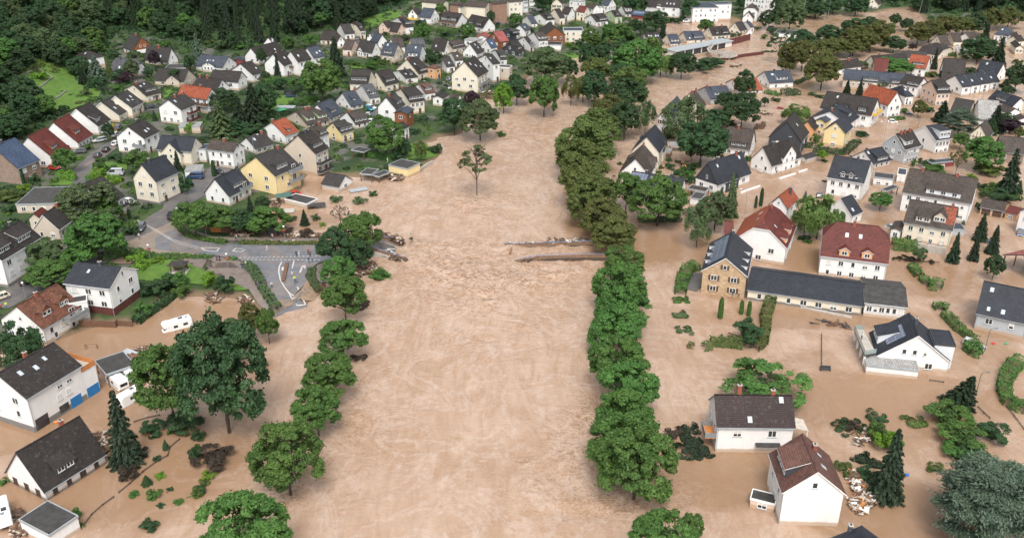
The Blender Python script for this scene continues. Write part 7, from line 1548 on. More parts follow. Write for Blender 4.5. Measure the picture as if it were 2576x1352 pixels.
for a in [(7,790,432,740,435,'estate','grey','grey estate car parked by the maroon roofed house'),(7,980,470,1010,445,'hatch','dark','dark purple car nearer the round hedges on the side street'),(7,1065,415,1090,395,'hatch','black','black car parked behind the dark purple one'),
 (7,1000,318,960,325,'estate','silver','pale gold estate car beside maroon house driveway'),(7,1160,350,1190,330,'hatch','white','white and green car on the side street'),(7,1165,260,1200,235,'estate','silver','silver blue car near the yellow bins'),(7,1190,190,1220,165,'estate','grey','grey car behind the silver blue one'),
 (7,1160,650,1100,650,'van','silver','silver blue camper van beside the round hedges'),(7,545,595,590,600,'hatch','red','red car half hidden by the small green tree'),(7,1300,935,1340,945,'hatch','white','white car in the driveway beside the cream house'),
 (7,1415,1195,1390,1230,'estate','grey','dark grey estate car stopped on the muddy plaza'),(7,1725,1080,1760,1030,'suv','black','black off road car with spare wheel'),(8,205,935,150,935,'van','blue','dark blue minibus parked on the car park'),(8,430,885,470,890,'hatch','dark','dark car parked behind the clipped cypress'),
 (13,285,835,320,825,'hatch','black','black car on the street below the left trees'),(13,25,985,-20,1000,'small','cream','small cream car at the left frame edge'),(1,1515,1085,1560,1080,'estate','dark','dark blue car beside the cream terrace'),
 (3,180,1165,200,1140,'hatch','silver','silver car parked below the white gabled house'),(3,190,1105,215,1115,'estate','teal','teal car next to the white one by the gable'),(3,205,1090,240,1100,'estate','white','white car next to the teal one by the gable'),(3,205,1230,230,1210,'hatch','white','white car at the lower end of the parked row'),
 (3,1030,895,990,895,'estate','silver','silver car in front of the big cream gable'),(3,985,805,1010,790,'hatch','slate','grey blue car on the street by the big cream gable'),(3,105,385,90,400,'hatch','white','white car on the steep side street'),(3,75,400,60,415,'hatch','grey','dark car on the steep side street'),(3,1470,245,1500,245,'hatch','black','black car below the brick hospital tower'),
 (11,1428,860,1428,830,'hatch','dark','dark car standing in the flooded street',-.35),(12,690,120,740,125,'small','white','small white car standing in flood water',-.35),(12,780,85,800,80,'hatch','black','black car behind the small white one',-.4),(12,855,45,880,45,'hatch','grey','dark car under the glass stairway house',-.5),
 (23,1500,345,1600,375,'estate','silver','silver car caught between two clipped hedges',-.3,.08),(5,800,1085,840,1085,'hatch','red','red car almost swallowed by the flood',-.85,.1),(8,1210,1083,1240,1080,'hatch','red','red car floating beside the yellow block',-.6,.05),(5,705,272,735,270,'hatch','blue','dark blue car drowned under the avenue tree',-.6),
 (12,1965,1225,1965,1260,'van','blue','dark blue van with white load at the right edge',-.6),(12,665,1165,630,1160,'hatch','silver','grey car roof showing beside the orange patched house',-.7),(17,1540,350,1520,380,'hatch','black','black car drowned between the dark conifers',-.8),(5,480,350,450,360,'van','white','white van overturned at the flood edge',-.9,.5)]:
    car(*a[:8], dz=a[8] if len(a) > 8 else 0.0, tilt=a[9] if len(a) > 9 else 0.0)
car(4, 1610, 225, 1560, 225, 'van', 'white', 'white van standing on the flooded yard below the office block', dz=0)
def camper(t, x, y, x2, y2, label, L=6.6, W=2.25, H=2.7, dz=0.0, tilt=(0, 0), alcove=True, name='motorhome', cat='motorhome', stripe=False):
    P = T(t, x, y); Q = T(t, x2, y2); rz = math.atan2(Q.y-P.y, Q.x-P.x); root = empty(name, (P.x, P.y, max(P.z, 0)+dz)); root.rotation_euler = (tilt[0], tilt[1], rz); tag(root, label, cat)
    def sec(z0, z1, w, r=.14): return [(-w, z0+r*.4), (-w+.05, z0), (w-.05, z0), (w, z0+r*.4), (w, z1-r), (w-r, z1), (-w+r, z1), (-w, z1-r)]
    h = L/2; w = W/2; mb = MB()
    if alcove:
        loft(mb, [(-h, sec(.5, H-.15, w*.95)), (-h+.15, sec(.45, H, w)), (h*.45, sec(.45, H, w)), (h*.5, sec(.45, H+.12, w))]); loft(mb, [(h*.5, sec(1.75, H+.12, w)), (h*.78, sec(1.75, H+.1, w*.98)), (h*.9, sec(1.95, H-.2, w*.85))])
        loft(mb, [(h*.5, sec(.4, 1.8, w*.9)), (h*.66, sec(.4, 1.65, w*.88)), (h*.85, sec(.4, 1.15, w*.86)), (h, sec(.45, .8, w*.78))])
    else: loft(mb, [(-h, sec(.7, H-.5, w*.9)), (-h+.25, sec(.5, H-.05, w)), (-h+.6, sec(.45, H, w)), (h-.6, sec(.45, H, w)), (h-.2, sec(.5, H-.1, w)), (h, sec(.8, H-.6, w*.9))])
    mb.build('body', 'white_paint', root)
    for xs in ((-h*.55, 1.0), (h*.1, .9)):
        for s_ in (-1, 1): MB().box(xs[0]-xs[1]/2, xs[0]+xs[1]/2, s_*w-.03, s_*w+.03, 1.35, 1.95).build('window', 'glass', root)
    MB().box(-h*.2-.28, -h*.2+.28, -w-.03, -w+.01, .55, 2.1).build('door', 'trim_white', root)
    for xs in (-h*.72, 0.0, h*.3): MB().box(xs-.28, xs+.28, -.28, .28, H, H+.12).build('roof_hatch', 'metal_grey' if xs < 0 else 'trim_white', root)
    MB().box(-h*.5, -h*.2, -.7, .1, H+.002, H+.06).build('roof_window', 'glass', root)
    if alcove: mb = MB(); mb.poly([(h*.675, -w*.8, 1.66), (h*.675, w*.8, 1.66), (h*.865, w*.78, 1.2), (h*.865, -w*.78, 1.2)][::-1]); mb.build('windscreen', 'glass', root)
    else: MB().box(h-.12, h+.02, -w*.65, w*.65, 1.3, 1.95).build('front_window', 'glass', root); MB().box(-h*.9, h*.9, -w-.02, -w+.01, .9, 1.1).build('stripe', 'metal_grey', root)
    _, _, wh, _, _, _, _, _ = car_parts('van')
    for sx in ((-.55, .62) if alcove else (0.0,)):
        for sy in (-1, 1): inst('wheel', wh, root, (sx*h, sy*(w-.1), .36))
    return root
camper(13, 1770, 1270, 1620, 1310, 'white motorhome drifting in brown water', dz=-.75, tilt=(0, .05))
camper(18, 1180, 740, 1260, 800, 'white caravan jammed beside the blue garage doors', L=5.6, dz=-.4, alcove=False, name='caravan', cat='caravan')
camper(18, 1300, 680, 1360, 720, 'cream caravan behind the jammed white one', L=5.0, dz=-.2, alcove=False, name='caravan', cat='caravan', tilt=(0, -.05))
camper(18, 1310, 900, 1200, 960, 'white caravan with dark swoosh nearest the spruce', L=5.4, dz=-.55, alcove=False, name='caravan', cat='caravan', tilt=(.06, 0))
camper(19, 50, 1180, 20, 1040, 'white caravan cut off by the lower left edge', L=6.2, dz=.2, alcove=False, name='caravan', cat='caravan')
# ---------------------------------------------------------------- people
for k_, c_ in dict(navy=(.03,.05,.12), lightshirt=(.6,.6,.58), red=(.35,.04,.04), blackc=(.02,.02,.025), olive=(.09,.09,.06), teal=(.03,.25,.3), hivis=(.55,.75,.05), jeans=(.07,.11,.2), beige=(.4,.33,.25), skin=(.5,.3,.21), hairb=(.06,.035,.02), hairg=(.35,.32,.28), pink=(.6,.3,.25)).items(): plain('cloth_'+k_, c_, .8, .08)
def person_mesh(pose):
    J = {'pel':(0,0,.95,.15), 'sp':(0,.01,1.15,.14), 'ch':(0,0,1.36,.165), 'nk':(0,.01,1.50,.062), 'hd':(0,.02,1.60,.085), 'hd2':(0,.03,1.70,.095), 'tp':(0,.02,1.77,.06)}
    E = [('pel','sp'),('sp','ch'),('ch','nk'),('nk','hd'),('hd','hd2'),('hd2','tp')]
    st = {'stand': (.02, .02), 'walk': (.26, -.24), 'ride': (.3, .12)}[pose if pose in ('walk', 'ride') else 'stand']
    for s_, nm, dy in ((-1, 'l', st[0]), (1, 'r', st[1])):
        up = 1 if pose == 'ride' else 0
        J[nm+'hip'] = (s_*.10, 0, .90, .105); J[nm+'kn'] = (s_*.11, dy*.6+.04+up*.25, .50+up*.22, .065); J[nm+'an'] = (s_*.11, dy-.02+up*.05, .10+up*.2*(s_ > 0), .045); J[nm+'ft'] = (s_*.12, dy+.14+up*.05, .05+up*.2*(s_ > 0), .04)
        J[nm+'sh'] = (s_*.19, 0, 1.42, .065); E += [('pel', nm+'hip'), (nm+'hip', nm+'kn'), (nm+'kn', nm+'an'), (nm+'an', nm+'ft'), ('ch', nm+'sh')]
        if pose == 'phone' and s_ > 0: el_, wr = (.26, .08, 1.18, .048), (.12, .28, 1.40, .036)
        elif pose == 'ride': el_, wr = (s_*.25, .22, 1.20, .048), (s_*.22, .42, 1.08, .036)
        elif pose == 'hips': el_, wr = (s_*.36, -.06, 1.20, .048), (s_*.2, .04, 1.0, .036)
        else: el_, wr = (s_*.25, -.02-dy*.3, 1.15, .048), (s_*.26, .08-dy*.6, .92, .036)
        J[nm+'el'] = el_; J[nm+'wr'] = wr; hx = wr[0]*1.02; J[nm+'ha'] = (hx, wr[1]+.02, wr[2]-.08 if pose != 'phone' else wr[2]+.06*(s_ > 0)-.08*(s_ < 0), .034)
        E += [(nm+'sh', nm+'el'), (nm+'el', nm+'wr'), (nm+'wr', nm+'ha')]
    me = bpy.data.meshes.new('tmp'); ks = list(J); me.from_pydata([J[k][:3] for k in ks], [(ks.index(a), ks.index(b_)) for a, b_ in E], []); ob = bpy.data.objects.new('tmp', me); COL.objects.link(ob)
    md = ob.modifiers.new('s', 'SKIN'); 
    for i, k in enumerate(ks): v = me.skin_vertices[0].data[i]; v.radius = (J[k][3], J[k][3]*(.72 if k in ('ch', 'sp', 'pel') else 1)); v.use_root = (k == 'pel')
    ob.modifiers.new('d', 'SUBSURF').levels = 1; dg = bpy.context.evaluated_depsgraph_get(); m2 = bpy.data.meshes.new_from_object(ob.evaluated_get(dg)); bpy.data.objects.remove(ob); m2.name = 'person'
    m2.materials.clear()
    for k in ('cloth_navy', 'cloth_jeans', 'cloth_skin', 'cloth_hairb'): m2.materials.append(MATS[k])
    for p in m2.polygons:
        c = p.center; z = c.z; p.use_smooth = True
        p.material_index = 3 if (z > 1.68 or (z > 1.58 and c.y < -.01)) else (2 if z > 1.48 or (abs(c.x) > .16 and z < 1.02 and z > .8 and pose != 'ride') else (0 if z > .97 or abs(c.x) > .2 else 1))
    return m2
PM = {k: person_mesh(k) for k in ('stand', 'walk', 'phone', 'hips', 'ride')}
def person(t, x, y, pose, rot, top, legs, label, hair='hairb', sc=1.0, z=None, name='person'):
    P = T(t, x, y) if z is None else atz(*px(t, x, y), z); o = inst(name, PM[pose], None, (P.x, P.y, P.z+.27 if z is None else z), R(rot), (sc, sc, sc))
    for i, m_ in enumerate((top, legs, 'skin', hair)): o.material_slots[i].link = 'OBJECT'; o.material_slots[i].material = MATS['cloth_'+m_]
    return tag(o, label, 'person')
for a in [(14,420,565,'stand',180,'navy','blackc','person in navy standing on the path hedge side'),(14,448,565,'stand',150,'blackc','blackc','person in black beside the one in navy'),(14,668,640,'phone',200,'navy','jeans','person in dark top leftmost of the path corner group'),
 (14,684,642,'stand',170,'blackc','jeans','person in black behind the path corner group'),(14,708,618,'walk',120,'lightshirt','jeans','person in white top at the path corner'),(14,675,600,'stand',90,'beige','olive','person in beige at the back of the path corner group'),
 (14,922,462,'walk',100,'lightshirt','lightshirt','person in white crossing the upper road'),(14,1213,520,'stand',10,'navy','blackc','person in navy watching from the dashed line'),(14,1240,512,'stand',200,'beige','lightshirt','person in beige beside the one at the dashed line'),
 (14,1332,500,'stand',180,'red','blackc','person in dark red near the bridge approach'),(14,1352,518,'hips',160,'olive','blackc','tall person in olive near the bridge approach'),(14,1338,585,'stand',190,'navy','teal','person in teal trousers near the bridge approach'),
 (14,1373,580,'stand',180,'navy','jeans','child in blue near the bridge approach','hairb',.72),(14,906,800,'hips',190,'navy','red','person with hands on hips in red trousers'),(14,966,828,'stand',200,'lightshirt','blackc','child in white top beside the hedge','hairg',.85),
 (14,812,812,'stand',150,'blackc','blackc','person in black by the flattened hedge'),(14,832,838,'stand',170,'navy','jeans','person in jeans by the flattened hedge'),(14,1198,775,'walk',180,'hivis','navy','person in bright yellow vest with a bicycle'),
 (14,1478,810,'stand',160,'teal','blackc','person in teal coat under the junction trees'),(14,1498,825,'stand',200,'navy','red','person beside the one in teal coat'),(14,975,348,'phone',180,'pink','jeans','person in orange top on the upper pavement'),
 (13,1397,395,'stand',180,'lightshirt','jeans','person in light shirt standing by the dark estate car','hairg'),(9,370,630,'walk',120,'lightshirt','lightshirt','person in white behind the yellow garage'),(13,22,1110,'stand',180,'red','blackc','person in red jacket at the left street edge'),(13,72,1090,'stand',200,'hivis','jeans','person in yellow green jacket at the left street edge')]:
    person(*a)
person(23, 378, 285, 'stand', 120, 'lightshirt', 'navy', 'man in white shirt standing on the glass railed terrace', z=3.12)
person(16, 812, 850, 'stand', 180, 'beige', 'blackc', 'person standing in the doorway of the stone house', z=.75)
person(16, 755, 850, 'stand', 170, 'blackc', 'jeans', 'person in dark clothes on the stone house steps', z=.75)
person(14, 618, 355, 'ride', 80, 'lightshirt', 'blackc', 'cyclist in white riding along the upper pavement', 'hairg')
def bicycle(t, x, y, rot, label, dz=.25):
    P = T(t, x, y); root = empty('bicycle', (P.x, P.y, P.z+dz), R(rot)); tag(root, label, 'bicycle')
    for xx in (-.5, .5):
        mb = MB(); n = 20; ring = [(xx+.33*math.cos(i*math.pi/10), 0, .34+.33*math.sin(i*math.pi/10)) for i in range(21)]
        for i in range(20): mb.bar(ring[i], ring[i+1], .035, .035)
        for i in range(0, 20, 4): mb.bar((xx, 0, .34), ring[i], .01, .01)
        mb.build('wheel', 'black_rubber', root)
    mb = MB()
    for a, b_ in (((-.5,0,.34),(-.15,0,.34)),((-.15,0,.34),(-.2,0,.85)),((-.2,0,.8),(.38,0,.82)),((-.15,0,.34),(.38,0,.75)),((.5,0,.34),(.36,0,.95)),((-.5,0,.34),(-.2,0,.8))): mb.bar(a, b_, .04, .04)
    mb.build('frame', 'metal_grey', root); MB().bar((.36, -.25, .98), (.36, .25, .98), .03, .03).build('handlebar', 'trim_dark', root); MB().box(-.3, -.08, -.06, .06, .86, .9).build('saddle', 'trim_dark', root)
bicycle(14, 635, 362, 175, 'bicycle under the cyclist on the upper pavement'); bicycle(14, 1210, 790, 70, 'bicycle held by the person in the yellow vest'); bicycle(14, 905, 805, 80, 'bicycle beside the person in red trousers')
# ---------------------------------------------------------------- lamps, masts, small structures
def globe_lamp(t, x, y, label, basket=True):
    P = T(t, x, y); root = empty('street_lamp', tuple(P)); tag(root, label, 'street lamp'); MB().tube([(0,0,0), (0,0,4.0)], [.07, .05], 8).build('pole', 'metal_grey', root); MB().ball((0,0,4.25), .27, .27, .27).build('lamp_globe', 'white_paint', root)
    if basket:
        p_, n_ = clump_pts((0, 0, 3.1), .55, 160, .55); me = leaves_mesh('flower_basket', p_, n_, .1, RNG.random(160), mat='leaf_red'); inst('flower_basket', me, root)
leafmat('leaf_red', (.12,.03,.02), (.4,.12,.06))
for a in [(13,1505,600,'globe lamp with red flowers at the lawn corner'),(14,530,640,'globe lamp with flowers beside the lawn path'),(14,315,330,'globe lamp with flowers on the upper pavement'),(14,1098,358,'globe lamp with flowers at the end of upper pavement')]: globe_lamp(*a)
globe_lamp(13, 262, 985, 'globe lamp on the street behind the terracotta roof', False); globe_lamp(14, 35, 175, 'globe lamp beside the black off road car', False)
P = atz(*px(15, 468, 250), 0); root = empty('street_lamp', tuple(P)); tag(root, 'lone globe lamp standing in the river beside the broken bridge', 'street lamp'); MB().tube([(0,0,-1), (0,0,2.6)], [.07, .05], 8).build('pole', 'metal_grey', root); MB().ball((0,0,2.8), .25, .25, .25).build('lamp_globe', 'clear_glass', root); p_, n_ = clump_pts((0, 0, 1.2), .6, 160, .7); inst('flower_basket', leaves_mesh('flower_basket', p_, n_, .1, RNG.random(160), mat='leaf_s'), root)
def arm_lamp(t, x, y, h, dirx, label, mat='metal_grey', head='white_paint', reach=1.6):
    P = T(t, x, y); P.z = max(P.z, 0); root = empty('street_lamp', tuple(P)); tag(root, label, 'street lamp'); d = 1 if dirx > 0 else -1
    MB().tube([(0,0,-1), (0,0,h*.8), (d*.1,0,h*.93), (d*reach*.5,0,h), (d*reach,0,h-.05)], [.08,.06,.05,.04,.04], 8).build('pole', mat, root); MB().ball((d*(reach+.25),0,h-.1), .42, .16, .1).build('lamp_head', head, root)
for a in [(11,685,1025,7.5,-1,'curved street lamp beside the red roofed white gable'),(11,1820,915,7.5,-1,'curved street lamp in front of the tall white house'),(12,600,300,7,-1,'curved street lamp behind the black roofed house'),
 (17,1500,1350,5.5,1,'green street lamp between hedge and silver car','lamp_green','lamp_green',1.0),(23,1520,850,5.5,1,'green street lamp behind the broken conifer','lamp_green','lamp_green',1.0),(10,925,540,4.5,-1,'green street lamp in the river avenue','lamp_green','lamp_green',.4),(10,1110,300,4.5,-1,'second green street lamp in the river avenue','lamp_green','lamp_green',.4),
 (11,190,1200,6,-1,'street lamp among the slim trees by the water'),(7,1365,970,8,1,'tall lamp post beside the white parked car','trim_dark'),(7,1870,850,7,-1,'lamp post by the cream solitary house'),(8,110,1100,7,-1,'lamp post at the car park entrance'),(7,1110,390,6,-1,'lamp post on the narrow side street'),(1,1405,1165,6.5,-1,'lamp post beside the cream terrace'),
 (8,790,690,7,1,'lamp post behind the yellow apartment house'),(3,235,1080,7,-1,'lamp post above the parked row of cars'),(6,690,1270,8,-1,'wooden post lamp beside the small white car','wood_brown')]: arm_lamp(*a)
for (x, y, l) in ((1015,205,'first'),(1262,195,'second'),(1497,160,'third')):
    P = atz(*px(5, x, y), 0); root = empty('floodlight_mast', tuple(P)); tag(root, l+' tall floodlight mast from the left on the flooded field', 'mast'); MB().tube([(0,0,-1), (0,0,16)], [.16, .1], 8).build('pole', 'metal_grey', root); MB().box(-.8, .8, -.15, .15, 16, 16.6).build('floodlight', 'white_paint', root)
P = atz(*px(6, 675, 245), 0); root = empty('floodlight_mast', tuple(P)); tag(root, 'leaning floodlight mast behind the right riverside avenue', 'mast'); root.rotation_euler = (0, .08, 0); MB().tube([(0,0,-1), (0,0,14)], [.16, .1], 8).build('pole', 'metal_grey', root); MB().box(-.6, .6, -.15, .15, 14, 14.8).build('floodlight', 'white_paint', root)
# picnic shelter on the lawn
P = T(13, 1795, 715); root = empty('picnic_shelter', tuple(P), R(-3)); tag(root, 'dark wooden shelter on the green lawn', 'shelter')
MB().box(-2.2, 2.2, -1.6, 1.6, 0, .3).build('platform', 'concrete', root)
for sx in (-1, 1):
    for sy in (-1, 1): MB().box(sx*1.7-.1, sx*1.7+.1, sy*1.1-.1, sy*1.1+.1, .3, 2.3).build('post', 'wood_brown', root)
MB().box(-1.6, 1.6, .98, 1.06, .9, 2.2).build('back_panel', 'wood_brown', root); o = roof_mesh(4.4, 3.2, 2.35, .7, 1.0, 'g', 'trim_brown', .12); o.parent = root
MB().box(-1.2, 1.2, -.1, .6, .3, .75).build('bench', 'wood_brown', root)
P = T(13, 1830, 735); tag(MB().box(-.35, .35, -.3, .3, .2, 1.1).box(-.38, .38, -.33, .33, 1.1, 1.18).build('litter_bin', 'lamp_green', None, tuple(P)), 'green litter bin in front of the lawn shelter', 'bin')
def wall_line(t, q, h, w, mat, label, name='garden_wall', cat='wall', z0=None):
    P = TP(t, *q); mb = MB()
    for a, b_ in zip(P, P[1:]):
        za = max(a.z, 0) if z0 is None else z0; zb = max(b_.z, 0) if z0 is None else z0; A = Vector((a.x, a.y, za)); B_ = Vector((b_.x, b_.y, zb)); d = (B_-A); d.z = 0; n = Vector((-d.y, d.x, 0)).normalized()*w/2
        pts = [A-n, B_-n, B_+n, A+n]; up = Vector((0, 0, h)); dn = Vector((0, 0, -1.5))
        b0 = len(mb.v); mb.v += [tuple(p+dn) for p in pts]+[tuple(p+up) for p in pts]
        for f in ((0,3,2,1),(4,5,6,7),(0,1,5,4),(1,2,6,5),(2,3,7,6),(3,0,4,7)): mb.f.append(tuple(b0+i for i in f)); mb.m.append(0)
    return tag(mb.build(name, mat), label, cat)
wall_line(11, (1030,690, 1110,665, 1190,640), .5, .35, 'white_paint', 'white low garden wall left piece in the flooded street')
wall_line(11, (1225,625, 1305,600), .5, .35, 'white_paint', 'white low garden wall right piece in the flooded street')
wall_line(11, (645,830, 740,795, 835,765), .5, .35, 'white_paint', 'white low garden wall beneath the anthracite clad house')
wall_line(9, (690,705, 760,660, 820,625), .8, .5, 'concrete', 'concrete river wall right of the yellow garage')
wall_line(4, (1730,650, 1850,622, 2003,600), 1.3, .5, 'maroon_steel', 'left part of the maroon flood wall by the river')
wall_line(5, (250,600, 420,570, 620,545), 1.5, .5, 'maroon_steel', 'right part of the maroon flood wall by the river')
wall_line(5, (200,470, 340,440, 485,400), 3.2, .4, 'maroon_steel', 'maroon slatted screen wall beyond the spiral ramp')
wall_line(17, (780,570, 830,620, 870,660), .4, .4, 'wood_brown', 'brown board edging of the broken hedge')
wall_line(17, (830,400, 950,430, 1130,460), 2.0, .6, 'concrete', 'grey topped white wall below the orange patched house')
wall_line(18, (800,160, 1000,160, 1160,170, 1180,140), 1.6, .2, 'wood_brown', 'dark brown board fence below the brick red base house', 'fence', 'fence')
wall_line(18, (1180,150, 1330,160), 1.3, .12, 'wood_brown', 'slatted fence piece near the flooded hedge', 'fence', 'fence')
wall_line(12, (1140,640, 1000,0), 0, .1, 'concrete', 'x') if False else None
wall_line(16, (1390,950, 1865,1050), .35, .6, 'concrete', 'low terrace edge in front of the long cream hall')
wall_line(16, (460,640, 330,780), .25, 5.0, 'asphalt', 'grey paved ramp beside the brown stone house', 'ramp', 'ramp')
def fence_line(t, q, h, label, step=2.2, mat='trim_dark'):
    P = TP(t, *q); root = empty('fence', tuple(P[0])); tag(root, label, 'fence'); o = P[0]
    mb = MB(); pb = MB()
    for a, b_ in zip(P, P[1:]):
        A, B_ = a-o, b_-o; A.z = max(a.z, 0)-o.z; B_.z = max(b_.z, 0)-o.z; n = max(1, int((B_-A).length/step))
        for z in (.15, h*.55, h): mb.bar(A+Vector((0,0,z)), B_+Vector((0,0,z)), .05, .06)
        for k in range(n+1): p = A.lerp(B_, k/n); pb.bar(p+Vector((0,0,-.8)), p+Vector((0,0,h+.05)), .09, .09)
    mb.build('rail', mat, root); pb.build('post', mat, root)
fence_line(19, (1190,905, 1300,820, 1430,700, 1560,600, 1680,540), .35, 'upper stretch of drowned garden fence with caught weeds'); fence_line(19, (1680,540, 1700,460, 1800,370), .35, 'short drowned fence beside the dark shrub')
fence_line(19, (840,1230, 920,1130, 1030,1030, 1140,950), .35, 'lower stretch of drowned garden fence'); fence_line(18, (1340,1120, 1480,1075, 1600,1050), .4, 'drowned fence beside the spruce tree')
fence_line(13, (1370,1240, 1550,1110, 1740,960), 1.2, 'post fence above the motorhome water'); fence_line(25, (1540,50, 1600,110, 1660,165), .4, 'dark drowned fence between the bushes')
fence_line(25, (1820,40, 1900,140, 2000,270), .4, 'dark drowned fence at the right edge'); fence_line(22, (1640,90, 1640,250, 1640,420), .6, 'dark fence line sticking out of open water')
fence_line(23, (1060,700, 1200,720), .4, 'short fence right of the gravel roofed garage')
wall_line(24, (1640,0,1641,1), 0, .1, 'concrete', 'x') if False else None
P = T(22, 1675, 430); root = empty('garden_bench', tuple(P), R(-5)); tag(root, 'dark bench caught at the end of the fence line', 'bench'); MB().box(-1.1, 1.1, -.35, .35, .35, .45).build('seat', 'trim_dark', root); MB().box(-1.1, 1.1, .3, .36, .45, .95).build('backrest', 'trim_dark', root)
for s_ in (-1, 1): MB().box(s_*.95-.05, s_*.95+.05, -.3, .3, -.2, .35).build('leg', 'trim_dark', root)
# river side market hall with grey roof, and the spiral footbridge ramp
A, B_ = atz(*px(4, 1490, 585), 0), atz(*px(5, 300, 475), 0); d = (B_-A); L = d.length; rz = math.atan2(d.y, d.x); root = empty('riverside_hall', tuple(A), rz); tag(root, 'long low riverside hall with grey roof edge and white end wall', 'hall')
MB().box(0, L, 0, 7, -1, 3.2).build('wall', 'wall_w', root); mb = MB().box(-.5, L+.5, -.8, 7.2, 3.21, 3.5); mb.build('roof', 'zinc', root)
for k in range(int(L/6)): MB().box(1+k*6, 6.2+k*6, -.05, -.01, .3, 2.9).build('shop_window', 'glass', root)
root = empty('spiral_ramp', (0, 0, 0)); tag(root, 'curved concrete footbridge ramp rising from the flood', 'ramp')
P = [atz(*px(5, x, y), z) for x, y, z in ((110,445,3.2),(75,490,3.0),(95,520,2.8),(170,540,2.6),(250,535,2.3),(320,540,2.0),(340,558,1.7),(280,575,1.3),(180,572,1.0))]; mb = MB()
for a, b_ in zip(P, P[1:]): mb.bar(a, b_+(b_-a).normalized()*.4, 2.0, .35); mb.bar(a+Vector((0, .95, .6)), b_+Vector((0, .95, .6)), .1, .8); mb.bar(a+Vector((0, -.95, .6)), b_+Vector((0, -.95, .6)), .1, .8)
mb.build('walkway', 'concrete', root)
for p in P[1::2]: MB().tube([(p.x, p.y, -1), (p.x, p.y, p.z)], [.3, .3], 10).build('pillar', 'concrete', root)
wall_line(1, (330,925, 430,860, 530,785), .7, .6, 'stone_plinth', 'middle dry stone terrace wall on the grassy slope')
wall_line(1, (530,1010, 600,970, 665,915), .7, .6, 'stone_plinth', 'lower dry stone terrace wall on the grassy slope')
wall_line(1, (235,765, 300,730, 375,690), .7, .6, 'stone_plinth', 'upper dry stone terrace wall on the grassy slope')
wall_line(1, (380,690, 460,740, 530,785), .6, .5, 'stone_plinth', 'cross terrace wall on the grassy slope')
# trampoline, umbrella, greenhouse, playground
P = T(2, 1145, 970); root = empty('trampoline', tuple(P)); tag(root, 'round trampoline with dark net on the long garden lawn', 'trampoline'); MB().tube([(0,0,.7),(0,0,.8)], [1.9, 1.9], 20).build('bed', 'tarp_blue', root); mb = MB(); mb.tube([(0,0,.8),(0,0,2.4)], [1.75, 1.75], 20, cap=False); mb.build('net', 'trim_dark', root)
P = T(8, 1058, 300); root = empty('sunshade', tuple(P)); tag(root, 'green square sunshade behind the brown roofed row', 'sunshade'); MB().tube([(0,0,0),(0,0,2.4)], [.05,.05], 6).build('pole', 'metal_grey', root); mb = MB(); mb.tube([(0,0,2.2),(0,0,2.9)], [2.6, .05], 4); mb.build('canopy', 'green_plastic', root)
P = T(8, 1110, 265); tag(MB().box(-3.4, 3.4, -1.6, 1.6, 0, 1.9).box(-3.5, 3.5, -1.7, 1.7, 1.91, 2.05).build('greenhouse', 'zinc', None, tuple(P), R(-4)), 'flat grey garden shelter behind the brown roofed row', 'shelter')
for x, y, l in ((395,235,'left'),(500,240,'right')):
    P = T(14, x+30, y+15); tag(MB().box(-1.6, 1.6, -1.2, 1.2, 0, 2.1).box(-1.9, 1.9, -1.5, 1.5, 2.11, 2.3).build('garden_hut', 'wood_orange' if l == 'left' else 'wood_brown', None, tuple(P)), l+' wooden hut under the trees north of the road', 'hut')
P = T(14, 985, 300); tag(MB().box(-1.3, 1.3, -1, 1, 0, 2.6).box(-1.4, 1.4, -1.1, 1.1, 2.61, 2.75).build('garden_hut', 'trim_dark', None, tuple(P)), 'black hut right of the road side trees', 'hut')
for k, (x, y) in enumerate(((7*0+1160,205),(1130,165))):
    P = T(7, x, y); tag(MB().box(-.3, .3, -.35, .35, 0, 1.0).box(-.33, .33, -.38, .38, 1.003, 1.1).build('wheelie_bin', 'brass_yellow', None, tuple(P)), ('yellow', 'olive')[k]+(' bin nearest the silver blue car' if k == 0 else ' yellow bin behind the grey car'), 'bin')
# fallen beam on the junction
A, B_ = T(14, 1118, 590), T(14, 1078, 770); tag(MB().bar(A+Vector((0,0,.45)), B_+Vector((0,0,.45)), .9, .3).build('fallen_beam', 'wood_brown'), 'long brown beam lying across the junction lanes', 'beam')
# orange fenced roof terrace and blue doors of the large white house at the lower left
hr = [h for h in HOUSES if 'blue garage doors' in h[1]][0]; S = hr[2]; root = hr[0]; L, w, e, sg, wx, wy = S['L'], S['w'], S['e'], S['sgn'], S['wx'], S['wy']
Minv = (Matrix.Translation((S['C'].x, S['C'].y, S['gz'])) @ Matrix.Rotation(S['rz'], 4, 'Z')).inverted()
x1 = (Minv @ atz(*px(18, 1050, 805), 0)).x; zt = e-1.6; ya, yb = sorted((sg*wy, -sg*wy*.6))
MB().box(wx-.1, x1, ya, yb, -2.2, zt).build('terrace_block', 'wall_w', root)
f0, f1 = sg*(wy+.05), -sg*wy*.6
mb = MB(); mb.bar((wx+.2, f0, zt+.55), (x1+.05, f0, zt+.55), .08, 1.1); mb.bar((x1+.02, f0, zt+.55), (x1+.02, f1, zt+.55), .08, 1.1); mb.bar((wx+.2, f1, zt+.55), (x1+.02, f1, zt+.55), .08, 1.1); mb.build('terrace_fence', 'wood_orange', root)
MB().box(wx+.3, x1-.1, ya+.2, yb-.2, zt+.002, zt+.03).build('terrace_floor', 'concrete', root)
def on_wall(q, z0, z1, mat, nm, fy=f0, t=18):   # q: left and right pixel x,y on the water line of that wall
    a = Minv @ atz(*px(t, q[0], q[1]), (z0+z1)/2+S['gz']); b_ = Minv @ atz(*px(t, q[2], q[3]), (z0+z1)/2+S['gz']); xa, xb = sorted((a.x, b_.x)); MB().box(xa, xb, fy-.04, fy+.04, z0, z1).build(nm, mat, root)
